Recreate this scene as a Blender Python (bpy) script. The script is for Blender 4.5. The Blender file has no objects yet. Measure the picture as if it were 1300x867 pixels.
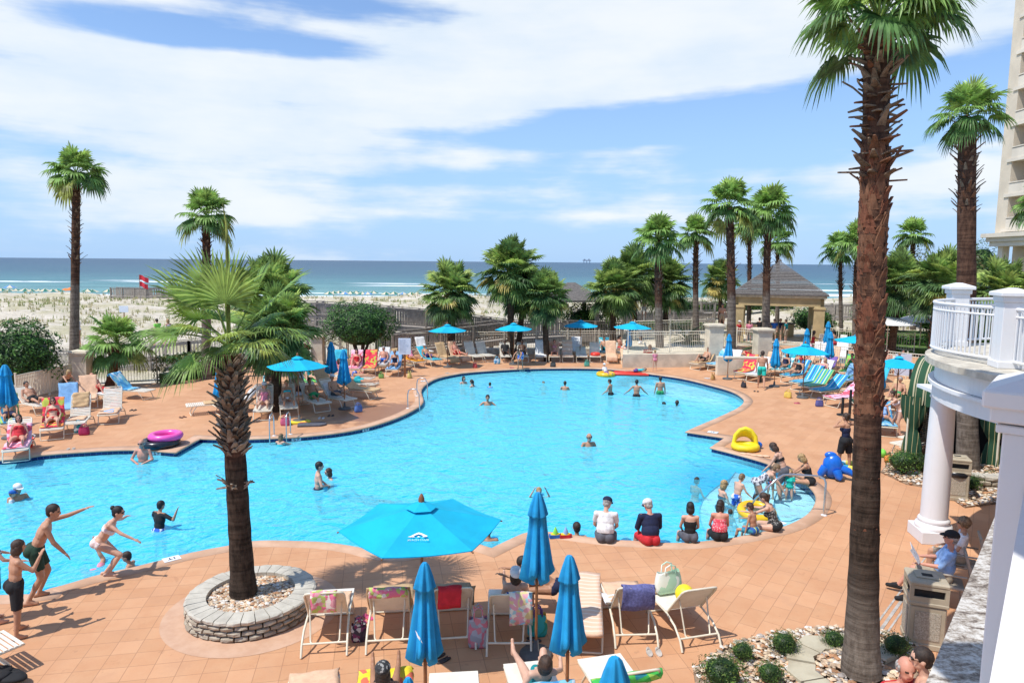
import bpy, bmesh, math, random
import numpy as np
from mathutils import Vector, Matrix, noise, geometry
R = math.radians
PI = math.pi
random.seed(7)
S = bpy.context.scene
COL = S.collection
def rnd(a, b): return random.uniform(a, b)

# ------------------------------------------------------------------ camera
CAM_H = 5.8; FPX = 870.0; PITCH = math.atan(101.0/870.0); ROLL = R(0.49)
Fv = Vector((0, math.cos(PITCH), -math.sin(PITCH)))
R0 = Vector((1, 0, 0)); U0 = Vector((0, math.sin(PITCH), math.cos(PITCH)))
Rv = R0*math.cos(ROLL) + U0*math.sin(ROLL)
Uv = U0*math.cos(ROLL) - R0*math.sin(ROLL)
CAMP = Vector((0, 0, CAM_H))
def ray(px, py): return Fv + Rv*((px-650)/FPX) + Uv*((433.5-py)/FPX)
def G(px, py, z=0.0):
    d = ray(px, py); t = (z-CAM_H)/d.z
    return CAMP + d*t
def AY(px, py, Y):
    d = ray(px, py); return CAMP + d*(Y/d.y)
def XY(px, Y, z=0):            # point on plane z at depth Y seen in column px (approx. solve)
    p = AY(px, 333, Y)
    for _ in range(4):
        d = Vector((p.x, p.y, z)) - CAMP
        py = 433.5 - FPX*d.dot(Uv)/d.dot(Fv)
        p = AY(px, py, Y)
    return Vector((p.x, Y, z))
def proj(p):
    d = Vector(p) - CAMP; return (650+FPX*d.dot(Rv)/d.dot(Fv), 433.5-FPX*d.dot(Uv)/d.dot(Fv))
def ZY(py, Y, px=650):          # height seen at row py at depth Y
    return AY(px, py, Y).z
cam = bpy.data.cameras.new('camera'); camo = bpy.data.objects.new('camera', cam); COL.objects.link(camo)
cam.sensor_width = 36; cam.lens = 36*FPX/1300; cam.clip_end = 60000; cam.clip_start = .05
camo.matrix_world = Matrix.Translation(CAMP) @ Matrix((Rv, Uv, -Fv)).transposed().to_4x4()
S.camera = camo

# ------------------------------------------------------------------ materials
class NT:
    def __init__(s, tree): s.t = tree; s.n = tree.nodes; s.l = tree.links
    def add(s, typ, **kw):
        n = s.n.new(typ)
        for k, v in kw.items(): setattr(n, k, v)
        return n
    def put(s, sock, v):
        if isinstance(v, bpy.types.NodeSocket): s.l.new(v, sock)
        elif v is not None:
            if isinstance(v, (tuple, list)) and len(v) == 3 and sock.type == 'RGBA': v = (*v, 1)
            sock.default_value = v
    def m(s, op, a, b=None, c=None, clamp=False):
        n = s.add('ShaderNodeMath', operation=op, use_clamp=clamp)
        s.put(n.inputs[0], a); s.put(n.inputs[1], b); s.put(n.inputs[2], c); return n.outputs[0]
    def mix(s, f, a, b, blend='MIX'):
        n = s.add('ShaderNodeMix', data_type='RGBA', blend_type=blend)
        s.put(n.inputs[0], f); s.put(n.inputs[6], a); s.put(n.inputs[7], b); return n.outputs[2]
    def noise(s, vec, scale, detail=3, rough=.55, dist=0, out=0):
        n = s.add('ShaderNodeTexNoise'); s.put(n.inputs['Vector'], vec); n.inputs['Scale'].default_value = scale
        n.inputs['Detail'].default_value = detail; n.inputs['Roughness'].default_value = rough; n.inputs['Distortion'].default_value = dist
        return n.outputs[out]
    def ramp(s, f, stops, interp='LINEAR'):
        n = s.add('ShaderNodeValToRGB'); e = n.color_ramp.elements; n.color_ramp.interpolation = interp
        while len(e) < len(stops): e.new(.5)
        for i, (p, c) in enumerate(stops):
            e[i].position = p; e[i].color = (*c, 1) if len(c) == 3 else c
        s.put(n.inputs[0], f); return n.outputs[0]
    def rng(s, v, a, b, c=0., d=1., smooth=True):
        n = s.add('ShaderNodeMapRange', interpolation_type='SMOOTHSTEP' if smooth else 'LINEAR')
        s.put(n.inputs[0], v); n.inputs[1].default_value = a; n.inputs[2].default_value = b; n.inputs[3].default_value = c; n.inputs[4].default_value = d
        return n.outputs[0]
    def bump(s, h, strength=.3, dist=.02):
        n = s.add('ShaderNodeBump'); n.inputs['Strength'].default_value = strength; n.inputs['Distance'].default_value = dist
        s.put(n.inputs['Height'], h); return n.outputs[0]
    def mapping(s, vec, loc=(0,0,0), rot=(0,0,0), scale=(1,1,1)):
        n = s.add('ShaderNodeMapping'); s.put(n.inputs[0], vec)
        n.inputs[1].default_value = loc; n.inputs[2].default_value = rot; n.inputs[3].default_value = scale; return n.outputs[0]
def newmat(name):
    m = bpy.data.materials.new(name); m.use_nodes = True; t = NT(m.node_tree)
    b = t.n['Principled BSDF']; tc = t.add('ShaderNodeTexCoord')
    return m, t, b, tc
def pm(name, col, rough=.7, var=.12, scale=6., bump=0., metal=0., col2=None, spec=.5, bscale=None, sss=0, trans=0):
    """procedural material: colour with noise variation (and optional second colour), optional bump"""
    m, t, b, tc = newmat(name)
    v = tc.outputs['Object']
    n = t.noise(v, scale, 4, .6)
    c2 = col2 or tuple(c*(1-var*2) for c in col); c1 = col if col2 else tuple(min(1, c*(1+var)) for c in col)
    t.put(b.inputs['Base Color'], t.mix(t.rng(n, .35, .65), c2, c1))
    b.inputs['Roughness'].default_value = rough; b.inputs['Metallic'].default_value = metal
    b.inputs['Specular IOR Level'].default_value = spec
    if bump: t.put(b.inputs['Normal'], t.bump(t.noise(v, bscale or scale*4, 4, .6), bump, .02))
    if sss:
        b.inputs['Subsurface Weight'].default_value = sss; b.inputs['Subsurface Scale'].default_value = .01
    if trans:
        # thin cloth or leaf: part of the light passes through
        tr = t.add('ShaderNodeBsdfTranslucent'); t.put(tr.inputs[0], t.mix(t.rng(n, .35, .65), c2, c1))
        mx = t.add('ShaderNodeMixShader'); mx.inputs[0].default_value = trans
        t.l.new(b.outputs[0], mx.inputs[1]); t.l.new(tr.outputs[0], mx.inputs[2])
        t.l.new(mx.outputs[0], t.n['Material Output'].inputs[0])
    return m
def stripes(name, cols, period, axis=0, rough=.8, dirs=None, obj='Object'):
    """bands of colours along an axis of the object"""
    m, t, b, tc = newmat(name)
    sep = t.add('ShaderNodeSeparateXYZ'); t.put(sep.inputs[0], tc.outputs[obj])
    f = t.m('FRACT', t.m('ADD', t.m('DIVIDE', sep.outputs[axis], period), 50.0))
    stops = []
    tot = sum(w for w, c in cols); p = 0
    for w, c in cols: stops.append((p, c)); p += w/tot
    t.put(b.inputs['Base Color'], t.ramp(f, stops, 'CONSTANT')); b.inputs['Roughness'].default_value = rough
    return m
def dots(name, base, dot, scale=40, thr=.3, rough=.8):
    m, t, b, tc = newmat(name)
    v = t.add('ShaderNodeTexVoronoi'); t.put(v.inputs['Vector'], tc.outputs['Object']); v.inputs['Scale'].default_value = scale
    t.put(b.inputs['Base Color'], t.mix(t.rng(v.outputs[0], thr, thr+.08), dot, base)); b.inputs['Roughness'].default_value = rough
    return m
def blotch(name, cols, scale=12, rough=.85):
    """printed cloth: patches of several colours"""
    m, t, b, tc = newmat(name)
    v = t.add('ShaderNodeTexVoronoi'); t.put(v.inputs['Vector'], t.mix(.06, tc.outputs['Object'], t.noise(tc.outputs['Object'], 9, 2, out=1))); v.inputs['Scale'].default_value = scale
    sp = t.add('ShaderNodeSeparateColor'); t.put(sp.inputs[0], v.outputs['Color'])
    n = len(cols)
    t.put(b.inputs['Base Color'], t.ramp(sp.outputs[0], [(i/n, c) for i, c in enumerate(cols)], 'CONSTANT')); b.inputs['Roughness'].default_value = rough
    return m

# ------------------------------------------------------------------ mesh builder
class MB:
    def __init__(s): s.v = []; s.f = []; s.mi = []; s.cur = 0; s.sm = []; s.smooth = False
    def add(s, vs, fs, smooth=None):
        o = len(s.v); s.v.extend([tuple(v) for v in vs])
        s.f.extend([tuple(i+o for i in f) for f in fs]); s.mi.extend([s.cur]*len(fs))
        s.sm.extend([s.smooth if smooth is None else smooth]*len(fs)); return s
    def box(s, c, d, rz=0., M=None, bev=0.):
        x, y, z = d[0]/2, d[1]/2, d[2]/2
        ca, sa = math.cos(rz), math.sin(rz)
        if bev > 0:
            b = min(bev, x*.9, y*.9, z*.9); pts = []
            bm = bmesh.new(); bmesh.ops.create_cube(bm, size=1)
            for v in bm.verts: v.co = Vector((v.co.x*2*x, v.co.y*2*y, v.co.z*2*z))
            bmesh.ops.bevel(bm, geom=bm.edges[:], offset=b, segments=1, affect='EDGES', clamp_overlap=True)
            vs = [v.co.copy() for v in bm.verts]; bm.verts.index_update(); fs = [tuple(v.index for v in f.verts) for f in bm.faces]; bm.free()
        else:
            vs = [Vector((a*x, b_*y, c_*z)) for a in (-1,1) for b_ in (-1,1) for c_ in (-1,1)]
            fs = [(0,1,3,2),(4,6,7,5),(0,4,5,1),(2,3,7,6),(0,2,6,4),(1,5,7,3)]
        out = []
        for v in vs:
            if M is not None: v = M @ v
            else: v = Vector((v.x*ca-v.y*sa, v.x*sa+v.y*ca, v.z))
            out.append(v + Vector(c))
        return s.add(out, fs, False)
    def tube(s, path, rad, n=8, caps=True, closed=False, smooth=True):
        P = [Vector(p) for p in path]; k = len(P)
        rs = rad if isinstance(rad, (list, tuple)) else [rad]*k
        vs = []; prev = None
        for i, p in enumerate(P):
            if closed: d = P[(i+1) % k]-P[i-1]
            else: d = P[min(i+1, k-1)]-P[max(i-1, 0)]
            if d.length < 1e-9: d = Vector((0,0,1))
            d.normalize()
            if prev is None:
                a = Vector((0,0,1)) if abs(d.z) < .9 else Vector((1,0,0)); u = d.cross(a).normalized()
            else:
                u = (prev - d*prev.dot(d))
                u = u.normalized() if u.length > 1e-6 else d.orthogonal().normalized()
            prev = u; w = d.cross(u)
            for j in range(n):
                t = 2*PI*j/n; vs.append(p + (u*math.cos(t)+w*math.sin(t))*rs[i])
        fs = []
        for i in range(k if closed else k-1):
            a = i*n; b = ((i+1) % k)*n
            for j in range(n): fs.append((a+j, a+(j+1) % n, b+(j+1) % n, b+j))
        s.add(vs, fs, smooth)
        if caps and not closed:
            s.add(vs[:n], [tuple(range(n))[::-1]], False); s.add(vs[-n:], [tuple(range(n))], False)
        return s
    def lathe(s, prof, n=16, c=(0,0,0), smooth=True, sc=(1,1), ph=0.):
        vs = []; fs = []
        for r, z in prof:
            for j in range(n):
                t = 2*PI*j/n+ph; vs.append((c[0]+r*math.cos(t)*sc[0], c[1]+r*math.sin(t)*sc[1], c[2]+z))
        for i in range(len(prof)-1):
            for j in range(n): fs.append((i*n+j, i*n+(j+1) % n, (i+1)*n+(j+1) % n, (i+1)*n+j))
        s.add(vs, fs, smooth)
        if prof[0][0] > 1e-4: s.add(vs[:n], [tuple(range(n))[::-1]], False)
        if prof[-1][0] > 1e-4: s.add(vs[-n:], [tuple(range(n))], False)
        return s
    def ell(s, c, r, M=None, nu=10, nv=7, jit=0.):
        vs = [Vector((0,0,-1))]; fs = []
        for i in range(1, nv):
            a = -PI/2+PI*i/nv
            for j in range(nu):
                t = 2*PI*j/nu; vs.append(Vector((math.cos(a)*math.cos(t), math.cos(a)*math.sin(t), math.sin(a))))
        vs.append(Vector((0,0,1))); L = len(vs)-1
        for j in range(nu): fs.append((0, 1+(j+1) % nu, 1+j))
        for i in range(nv-2):
            for j in range(nu):
                a = 1+i*nu; fs.append((a+j, a+(j+1) % nu, a+nu+(j+1) % nu, a+nu+j))
        a = 1+(nv-2)*nu
        for j in range(nu): fs.append((a+j, a+(j+1) % nu, L))
        out = []
        for v in vs:
            k = 1+rnd(-jit, jit) if jit else 1
            w = Vector((v.x*r[0]*k, v.y*r[1]*k, v.z*r[2]*k))
            if M is not None: w = M @ w
            out.append(w+Vector(c))
        return s.add(out, fs, True)
    def prism(s, poly, z0, z1, smooth=False):
        n = len(poly); vs = [(p[0], p[1], z0) for p in poly]+[(p[0], p[1], z1) for p in poly]
        fs = [tuple(range(n))[::-1], tuple(range(n, 2*n))]+[(i, (i+1) % n, n+(i+1) % n, n+i) for i in range(n)]
        return s.add(vs, fs, smooth)
    def build(s, name, mat=None, parent=None, loc=(0,0,0), rz=0.):
        me = bpy.data.meshes.new(name)
        if s.v:
            me.from_pydata(s.v, [], s.f)
            me.polygons.foreach_set('material_index', s.mi); me.polygons.foreach_set('use_smooth', s.sm)
        me.validate(clean_customdata=False); me.update()
        for m in (mat if isinstance(mat, (list, tuple)) else [mat]):
            if m: me.materials.append(m)
        o = bpy.data.objects.new(name, me); COL.objects.link(o)
        o.location = loc; o.rotation_euler = (0, 0, rz)
        if parent: o.parent = parent
        return o
def tag(o, label=None, cat=None, group=None, kind=None):
    if label: o['label'] = label
    if cat: o['category'] = cat
    if group: o['group'] = group
    if kind: o['kind'] = kind
    return o
def empty(name, loc=(0,0,0), rz=0., label=None, cat=None, group=None):
    o = bpy.data.objects.new(name, None); COL.objects.link(o); o.location = loc; o.rotation_euler = (0, 0, rz)
    o.empty_display_size = .2
    return tag(o, label, cat, group)
def struct(o): o['kind'] = 'structure'; return o
KIDS = {}
def copy_tree(o, parent=None):
    c = o.copy(); COL.objects.link(c)
    if parent: c.parent = parent
    for ch in list(o.children): copy_tree(ch, c)
    return c
def catmull(pts, sub=6, corners=()):
    """smooth closed polyline; indices in corners stay sharp"""
    n = len(pts); out = []
    for i in range(n):
        p1, p2 = pts[i], pts[(i+1) % n]
        p0 = pts[i-1] if i not in corners else p1
        p3 = pts[(i+2) % n] if (i+1) % n not in corners else p2
        for k in range(sub):
            t = k/sub
            out.append(tuple(.5*((2*p1[a])+(-p0[a]+p2[a])*t+(2*p0[a]-5*p1[a]+4*p2[a]-p3[a])*t*t+(-p0[a]+3*p1[a]-3*p2[a]+p3[a])*t**3) for a in range(2)))
    return out
def inpoly(x, y, poly):
    c = False; n = len(poly); j = n-1
    for i in range(n):
        xi, yi = poly[i]; xj, yj = poly[j]
        if (yi > y) != (yj > y) and x < (xj-xi)*(y-yi)/(yj-yi)+xi: c = not c
        j = i
    return c
def offset_poly(poly, d):
    n = len(poly); A = sum(poly[i][0]*poly[(i+1) % n][1]-poly[(i+1) % n][0]*poly[i][1] for i in range(n))
    sg = 1 if A > 0 else -1; out = []
    for i in range(n):
        a = Vector(poly[i-1]); b = Vector(poly[i]); c = Vector(poly[(i+1) % n])
        e1 = (b-a); e2 = (c-b)
        e1 = e1.normalized() if e1.length > 1e-9 else e2.normalized(); e2 = e2.normalized() if e2.length > 1e-9 else e1
        n1 = Vector((e1.y, -e1.x))*sg; n2 = Vector((e2.y, -e2.x))*sg
        m = n1+n2; m = m.normalized() if m.length > 1e-6 else n1
        k = 1/max(.5, m.dot(n1)); out.append((b.x+m.x*d*k, b.y+m.y*d*k))
    return out

# ------------------------------------------------------------------ world and sun
SUN_DIR = Vector((.49, .29, 0)).normalized()*math.cos(R(61)) + Vector((0, 0, -math.sin(R(61))))   # direction the light travels
sl = bpy.data.lights.new('sun', 'SUN'); sl.energy = 4.3; sl.angle = R(.53); sl.color = (1, .955, .88)
so = bpy.data.objects.new('sun', sl); COL.objects.link(so); so.rotation_euler = SUN_DIR.to_track_quat('-Z', 'Y').to_euler(); so.location = (0, 0, 40)
W = bpy.data.worlds.new('World'); S.world = W; W.use_nodes = True
t = NT(W.node_tree); bg = t.n['Background']
sky = t.add('ShaderNodeTexSky', sky_type='NISHITA', sun_disc=False, sun_elevation=R(61), sun_rotation=math.atan2(-SUN_DIR.x, -SUN_DIR.y), altitude=0, air_density=1.0, dust_density=.35, ozone_density=1.5)
tc = t.add('ShaderNodeTexCoord'); sep = t.add('ShaderNodeSeparateXYZ'); t.put(sep.inputs[0], tc.outputs['Generated'])
x, y, z = sep.outputs
hyp = t.m('MAXIMUM', t.m('SQRT', t.m('ADD', t.m('MULTIPLY', x, x), t.m('MULTIPLY', y, y))), .001)
u = t.m('ARCTAN2', x, y)                     # azimuth from +Y
w = t.m('DIVIDE', z, hyp)                    # tan(elevation)
def ellm(px, py, rx, ry, ang=0, gain=1.):
    """soft elliptical cloud bank centred on a direction (given as azimuth and height)"""
    u0 = math.atan((px-650)/870); w0 = (332-py)/870*math.cos(u0)
    a = R(ang); ca, sa = math.cos(a), math.sin(a)
    du = t.m('SUBTRACT', u, u0); dw = t.m('SUBTRACT', w, w0)
    p = t.m('DIVIDE', t.m('ADD', t.m('MULTIPLY', du, ca), t.m('MULTIPLY', dw, sa)), rx/870)
    q = t.m('DIVIDE', t.m('SUBTRACT', t.m('MULTIPLY', dw, ca), t.m('MULTIPLY', du, sa)), ry/870)
    r = t.m('SQRT', t.m('ADD', t.m('MULTIPLY', p, p), t.m('MULTIPLY', q, q)))
    return t.m('MULTIPLY', t.m('SUBTRACT', 1.0, t.rng(r, .45, 1.5)), gain)
comb = t.add('ShaderNodeCombineXYZ'); t.put(comb.inputs[0], u); t.put(comb.inputs[1], t.m('MULTIPLY', w, 2.4)); comb.inputs[2].default_value = 3.1
n1 = t.noise(comb.outputs[0], 4.2, 6, .55, 0)
comb2 = t.add('ShaderNodeCombineXYZ'); t.put(comb2.inputs[0], u); t.put(comb2.inputs[1], t.m('MULTIPLY', w, 7.0)); comb2.inputs[2].default_value = 9.4
n2 = t.noise(comb2.outputs[0], 3.0, 4, .6, 0)
banks = [(430,140,330,65,4,1.1),(250,110,130,40,10,.45),(800,70,340,70,6,1.15),(620,20,200,60,0,.5),(1150,40,220,60,8,.9),(60,75,110,70,0,.75),(330,230,300,50,0,.5),(150,20,260,20,0,.4),(740,200,150,18,0,.30),(1010,235,190,26,3,.5),(1180,225,150,20,0,.4),
         (270,58,190,20,-2,-.95),(800,160,300,24,5,-.95),(1150,140,200,28,5,-.8),(510,173,60,9,0,-.45),(760,285,300,40,0,-.25),(230,295,330,26,0,.1),(900,265,260,18,0,.2),(560,250,160,14,0,.2),(120,250,200,30,0,.4),(640,285,500,18,0,.18),(1150,285,200,20,0,.3)]
mask = None
for b_ in banks:
    e = ellm(*b_); mask = e if mask is None else t.m('ADD', mask, e)
f = t.m('ADD', t.m('ADD', mask, t.m('MULTIPLY', t.m('SUBTRACT', n1, .5), 2.6)), t.m('MULTIPLY', t.m('SUBTRACT', n2, .5), 2.4))
dens = t.rng(f, -.02, .98)
shade = t.rng(t.m('ADD', n1, t.m('MULTIPLY', n2, .4)), .45, .95)
dens = t.m('MULTIPLY', dens, t.rng(w, -.005, .07, .7, 1.))
cloud = t.mix(shade, (6.9, 8.0, 9.2), (8.7, 9.1, 9.4))
# blue of the air, corrected towards the clear maritime sky, with a pale band low down
skyc = t.mix(1.0, sky.outputs[0], (1.35, 1.5, 1.75), 'MULTIPLY')
skyc = t.mix(t.rng(w, -.02, .34, .85, .15), skyc, (3.5, 5.8, 9.3))
t.put(bg.inputs[0], t.mix(t.m('MULTIPLY', dens, .93), skyc, cloud)); bg.inputs[1].default_value = .1
S.view_settings.view_transform = 'Standard'; S.view_settings.look = 'None'; S.view_settings.exposure = 0.12; S.view_settings.gamma = 1
W.cycles.sampling_method = 'MANUAL'; W.cycles.sample_map_resolution = 256
S.render.engine = 'CYCLES'; S.cycles.max_bounces = 6; S.cycles.transparent_max_bounces = 12; S.cycles.caustics_reflective = False; S.cycles.caustics_refractive = False
# ------------------------------------------------------------------ pool outline (deck edge), traced once, then built in metres
WATER_Z = -.16
PX = [(0,583),(51,577),(101,573),(165,570),(223,573.5),(254,556),(290,557),(330,556),(376,554),(427,549),(465,542),(498,532),(523,521),(537,510),(535,494),(551,481.5),(577,475),(605,471.5),(663,468),(714,467),(757,467.5),(793,470),(828,474.5),(866,480),(904,489),(928,496),(941,503),(945,509.5),(936,518),(911,530),(885,541),(871,547.5),(921,555),(902,567.5),(936,576),(974,587),(999,599),(1016,608),(1029,617.5),(1036,627),(1036.5,636),(1030,648),(1018,657.5),(1003,665),(985,671),(960,676.5),(931,682),(892,687),(850,689),(812,686.5),(780,685),(748,681.6),(715,677),(690,674.5),(668,676),(648,684),(624,695.5),(592,687),(560,691),(520,702),(488,702),(453,694),(420,689),(392,687),(330,686),(292,692),(249,700),(208,710),(172,719),(121,730.6),(64,746.5),(0,755)]
CORN_PX = [(223,573.5),(254,556),(871,547.5),(921,555),(902,567.5),(624,695.5)]
pts = [(G(px, py).x, G(px, py).y) for px, py in PX]
first = pts[0]; last = pts[-1]
pts += [(-14.5, last[1]+.0), (-20, 13.5), (-22, 17), (-19, first[1]-.6)]
corners = {PX.index(c) for c in CORN_PX}
POOL = catmull(pts, 4, corners)
n = len(POOL)
WALL = offset_poly(POOL, .03)
# --- deck sheet with the pool cut out
DX0, DX1, DY0, DY1 = -45, 48, -6, 62
def cdt(outer, hole, extra=()):
    vs = [Vector(p) for p in outer]+[Vector(p) for p in hole]+[Vector(p) for p in extra]
    no, nh = len(outer), len(hole)
    ed = [(i, (i+1) % no) for i in range(no)]+[(no+i, no+(i+1) % nh) for i in range(nh)]
    r = geometry.delaunay_2d_cdt(vs, ed, [], 0, 1e-5)
    V = [(v.x, v.y) for v in r[0]]
    F = []
    for f in r[2]:
        cx = sum(V[i][0] for i in f)/3; cy = sum(V[i][1] for i in f)/3
        if not inpoly(cx, cy, hole) and inpoly(cx, cy, outer): F.append(tuple(f))
    return V, F
# deck boundary: follows the fences round the far side
DECK_PX = [(-420,520),(0,497),(100,489),(200,486),(290,470),(340,462),(404,459),(470,452),(560,447),(640,446),(760,445),(860,440),(905,441),(965,438),(1040,440),(1180,455),(1300,470),(1500,480)]
deck_outer = [(G(a, b).x, G(a, b).y) for a, b in DECK_PX] + [(20, -6), (-20, -6)]
COPING = offset_poly(POOL, .34)
V, F = cdt(deck_outer, COPING)
def deck_mat():
    m, t, b, tc = newmat('stamped_deck')
    v = tc.outputs['Object']
    sp = t.add('ShaderNodeSeparateXYZ'); t.put(sp.inputs[0], v)
    wob = t.mix(.004, v, t.noise(v, 3, 3, out=1), 'ADD')
    def grid(rot, w_, h_, off):
        br = t.add('ShaderNodeTexBrick', offset=off, squash=1); t.put(br.inputs['Vector'], t.mapping(wob, rot=(0, 0, rot)))
        br.inputs['Scale'].default_value = 1; br.inputs['Mortar Size'].default_value = .0055; br.inputs['Mortar Smooth'].default_value = .3
        br.inputs['Brick Width'].default_value = w_; br.inputs['Row Height'].default_value = h_
        br.inputs['Color1'].default_value = (0, 0, 0, 1); br.inputs['Color2'].default_value = (1, 1, 1, 1); br.inputs['Mortar'].default_value = (.5, .5, .5, 1)
        return br
    g1 = grid(R(-11), .36, .36, 0.0); g2 = grid(R(-55), .60, .30, .5)
    sel = t.m('GREATER_THAN', t.m('ADD', sp.outputs[0], t.m('MULTIPLY', sp.outputs[1], -.16)), 1.3)
    band = t.m('LESS_THAN', t.m('ABSOLUTE', t.m('SUBTRACT', t.m('ADD', sp.outputs[0], t.m('MULTIPLY', sp.outputs[1], -.16)), 1.42)), .12)
    tone = t.mix(sel, g1.outputs[0], g2.outputs[0]); fac = t.m('ADD', t.m('MULTIPLY', g1.outputs[1], t.m('SUBTRACT', 1., sel)), t.m('MULTIPLY', g2.outputs[1], sel))
    big = t.noise(v, .35, 4, .6); med = t.noise(v, 2.2, 5, .65); fine = t.noise(v, 40, 3, .6)
    c = t.mix(t.rng(big, .35, .68), (.49, .235, .115), (.58, .295, .150))
    c = t.mix(t.m('MULTIPLY', t.rng(med, .35, .7), .5), c, (.63, .375, .21))
    c = t.mix(t.m('MULTIPLY', t.rng(t.noise(v, 1.1, 5, .7), .50, .68), .45), c, (.42, .19, .10))
    c = t.mix(.22, c, t.mix(tone, (.40, .19, .085), (.66, .38, .22)))
    c = t.mix(t.m('MULTIPLY', fine, .10), c, (.8, .58, .42))
    c = t.mix(t.m('MULTIPLY', t.rng(t.noise(v, 1.7, 6, .75, .4), .60, .68), .30), c, (.33, .155, .08))
    c = t.mix(t.m('MULTIPLY', t.rng(t.noise(v, 5.5, 3, .6), .66, .72), .35), c, (.36, .19, .11))
    # puddle of splashed water on the far left bulge of the deck
    wp = G(492, 525)
    dx = t.m('DIVIDE', t.m('SUBTRACT', sp.outputs[0], wp.x), 3.4); dy = t.m('DIVIDE', t.m('SUBTRACT', sp.outputs[1], wp.y), 2.6)
    dd = t.m('ADD', t.m('SQRT', t.m('ADD', t.m('MULTIPLY', dx, dx), t.m('MULTIPLY', dy, dy))), t.m('MULTIPLY', t.m('SUBTRACT', med, .5), 1.8))
    wet = t.m('SUBTRACT', 1., t.rng(dd, .55, .95))
    c = t.mix(t.m('MULTIPLY', wet, .75), c, (.24, .10, .045))
    far = t.rng(sp.outputs[1], 12., 24., 1., .18)
    c = t.mix(t.m('MULTIPLY', t.m('MULTIPLY', fac, .6), far), c, (.25, .125, .07))
    t.put(b.inputs['Base Color'], c)
    t.put(b.inputs['Roughness'], t.m('SUBTRACT', .78, t.m('MULTIPLY', wet, .45)))
    b.inputs['Specular IOR Level'].default_value = .35
    t.put(b.inputs['Normal'], t.bump(t.m('SUBTRACT', t.m('MULTIPLY', t.noise(v, 14, 4), .35), t.m('MULTIPLY', fac, .6)), .25, .02))
    return m
DECKM = deck_mat()
mb = MB(); mb.add([(a, b, 0) for a, b in V], F); deck = struct(mb.build('pool_deck', DECKM))
# coping ring
cop = pm('coping_stone', (.60, .385, .26), .75, .1, 1.5, .15, col2=(.50, .30, .19))
mb = MB(); prof = [(.34, 0.0), (.34, .006), (.05, .012), (.0, .004), (-.03, -.03), (-.02, -.055), (.035, -.06)]
rings = []
for off, z_ in prof: rings.append([(a, b, z_) for a, b in offset_poly(POOL, off)])
vs = sum(rings, []); fs = [(k*n+i, k*n+(i+1) % n, (k+1)*n+(i+1) % n, (k+1)*n+i) for k in range(len(prof)-1) for i in range(n)]
mb.add(vs, fs, True); struct(mb.build('pool_coping', cop))
# wall with tile band
def tile_mat():
    m, t, b, tc = newmat('blue_tile')
    uv = t.add('ShaderNodeUVMap'); uv.uv_map = 'uv'
    br = t.add('ShaderNodeTexBrick', offset=0.0); t.put(br.inputs['Vector'], uv.outputs[0]); br.inputs['Scale'].default_value = 1
    br.inputs['Mortar Size'].default_value = .006; br.inputs['Brick Width'].default_value = .152; br.inputs['Row Height'].default_value = .152
    br.inputs['Color1'].default_value = (.006, .012, .10, 1); br.inputs['Color2'].default_value = (.010, .022, .16, 1); br.inputs['Mortar'].default_value = (.10, .16, .30, 1)
    t.put(b.inputs['Base Color'], br.outputs[0]); b.inputs['Roughness'].default_value = .15
    return m
plaster = pm('pool_plaster', (.05, .68, .95), .8, .04, .6)
plaster_w = pm('step_plaster', (.86, .92, .93), .8, .05, .8)
mb = MB(); zs = [-.05, -.30, -.84]; INN = offset_poly(POOL, -.42)
L = [0.]
for i in range(n): L.append(L[-1]+math.dist(WALL[i], WALL[(i+1) % n]))
uvs = []
for k in range(2):
    mb.cur = k
    for i in range(n):
        a, b = WALL[i], WALL[(i+1) % n]
        a2_, b2_ = (WALL[i], WALL[(i+1) % n]) if k == 0 else (INN[i], INN[(i+1) % n])
        mb.add([(a[0], a[1], zs[k]), (b[0], b[1], zs[k]), (b2_[0], b2_[1], zs[k+1]), (a2_[0], a2_[1], zs[k+1])], [(0, 1, 2, 3)])
        uvs += [(L[i], -zs[k]-.05), (L[i+1], -zs[k]-.05), (L[i+1], -zs[k+1]-.05), (L[i], -zs[k+1]-.05)]
wallo = struct(mb.build('pool_wall', [tile_mat(), plaster]))
ul = wallo.data.uv_layers.new(name='uv')
for i, q in enumerate(uvs): ul.data[i].uv = q
# floor
def fill(poly, z_, name, mat, par=None):
    r = geometry.delaunay_2d_cdt([Vector(p) for p in poly], [(i, (i+1) % len(poly)) for i in range(len(poly))], [], 1, 1e-5)
    mb = MB(); mb.add([(v.x, v.y, z_) for v in r[0]], [tuple(f) for f in r[2]]); return mb.build(name, mat, par)
struct(fill(WALL, -.80, 'pool_floor', plaster))
# entry steps in the round bay: nested slabs under the water
def bay(i0, i1, bulge):
    """boundary points between two traced vertices, closed by a curve"""
    a, b = i0*4, i1*4
    arc = WALL[a:b+1]; p, q = Vector(arc[-1]), Vector(arc[0])
    m = []
    d = q-p; nrm = Vector((-d.y, d.x)).normalized()
    for k in range(1, 10):
        s_ = k/10; m.append(tuple(p+d*s_+nrm*bulge*math.sin(PI*s_)))
    return arc+m
i_c = PX.index((902,567.5))
steps = [(i_c+1, PX.index((931,682)), .9, -.68), (i_c+1, PX.index((960,676.5)), .55, -.54), (i_c+2, PX.index((985,671)), .45, -.40), (i_c+3, PX.index((1003,665)), .35, -.27)]
for a, b_, bu, z_ in steps:
    poly = bay(a, b_, bu if True else bu)
    mb = MB(); mb.prism(offset_poly(poly, -.01), -.79, z_)
    struct(mb.build('pool_step', plaster_w))
    nos = MB(); k = len(poly)-9
    nos.tube([(p[0], p[1], z_+.012) for p in poly[k-1:]+[poly[0]]], .018, 5); struct(nos.build('pool_step_nosing', pm('nosing', (.22, .42, .58), .4)))
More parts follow.
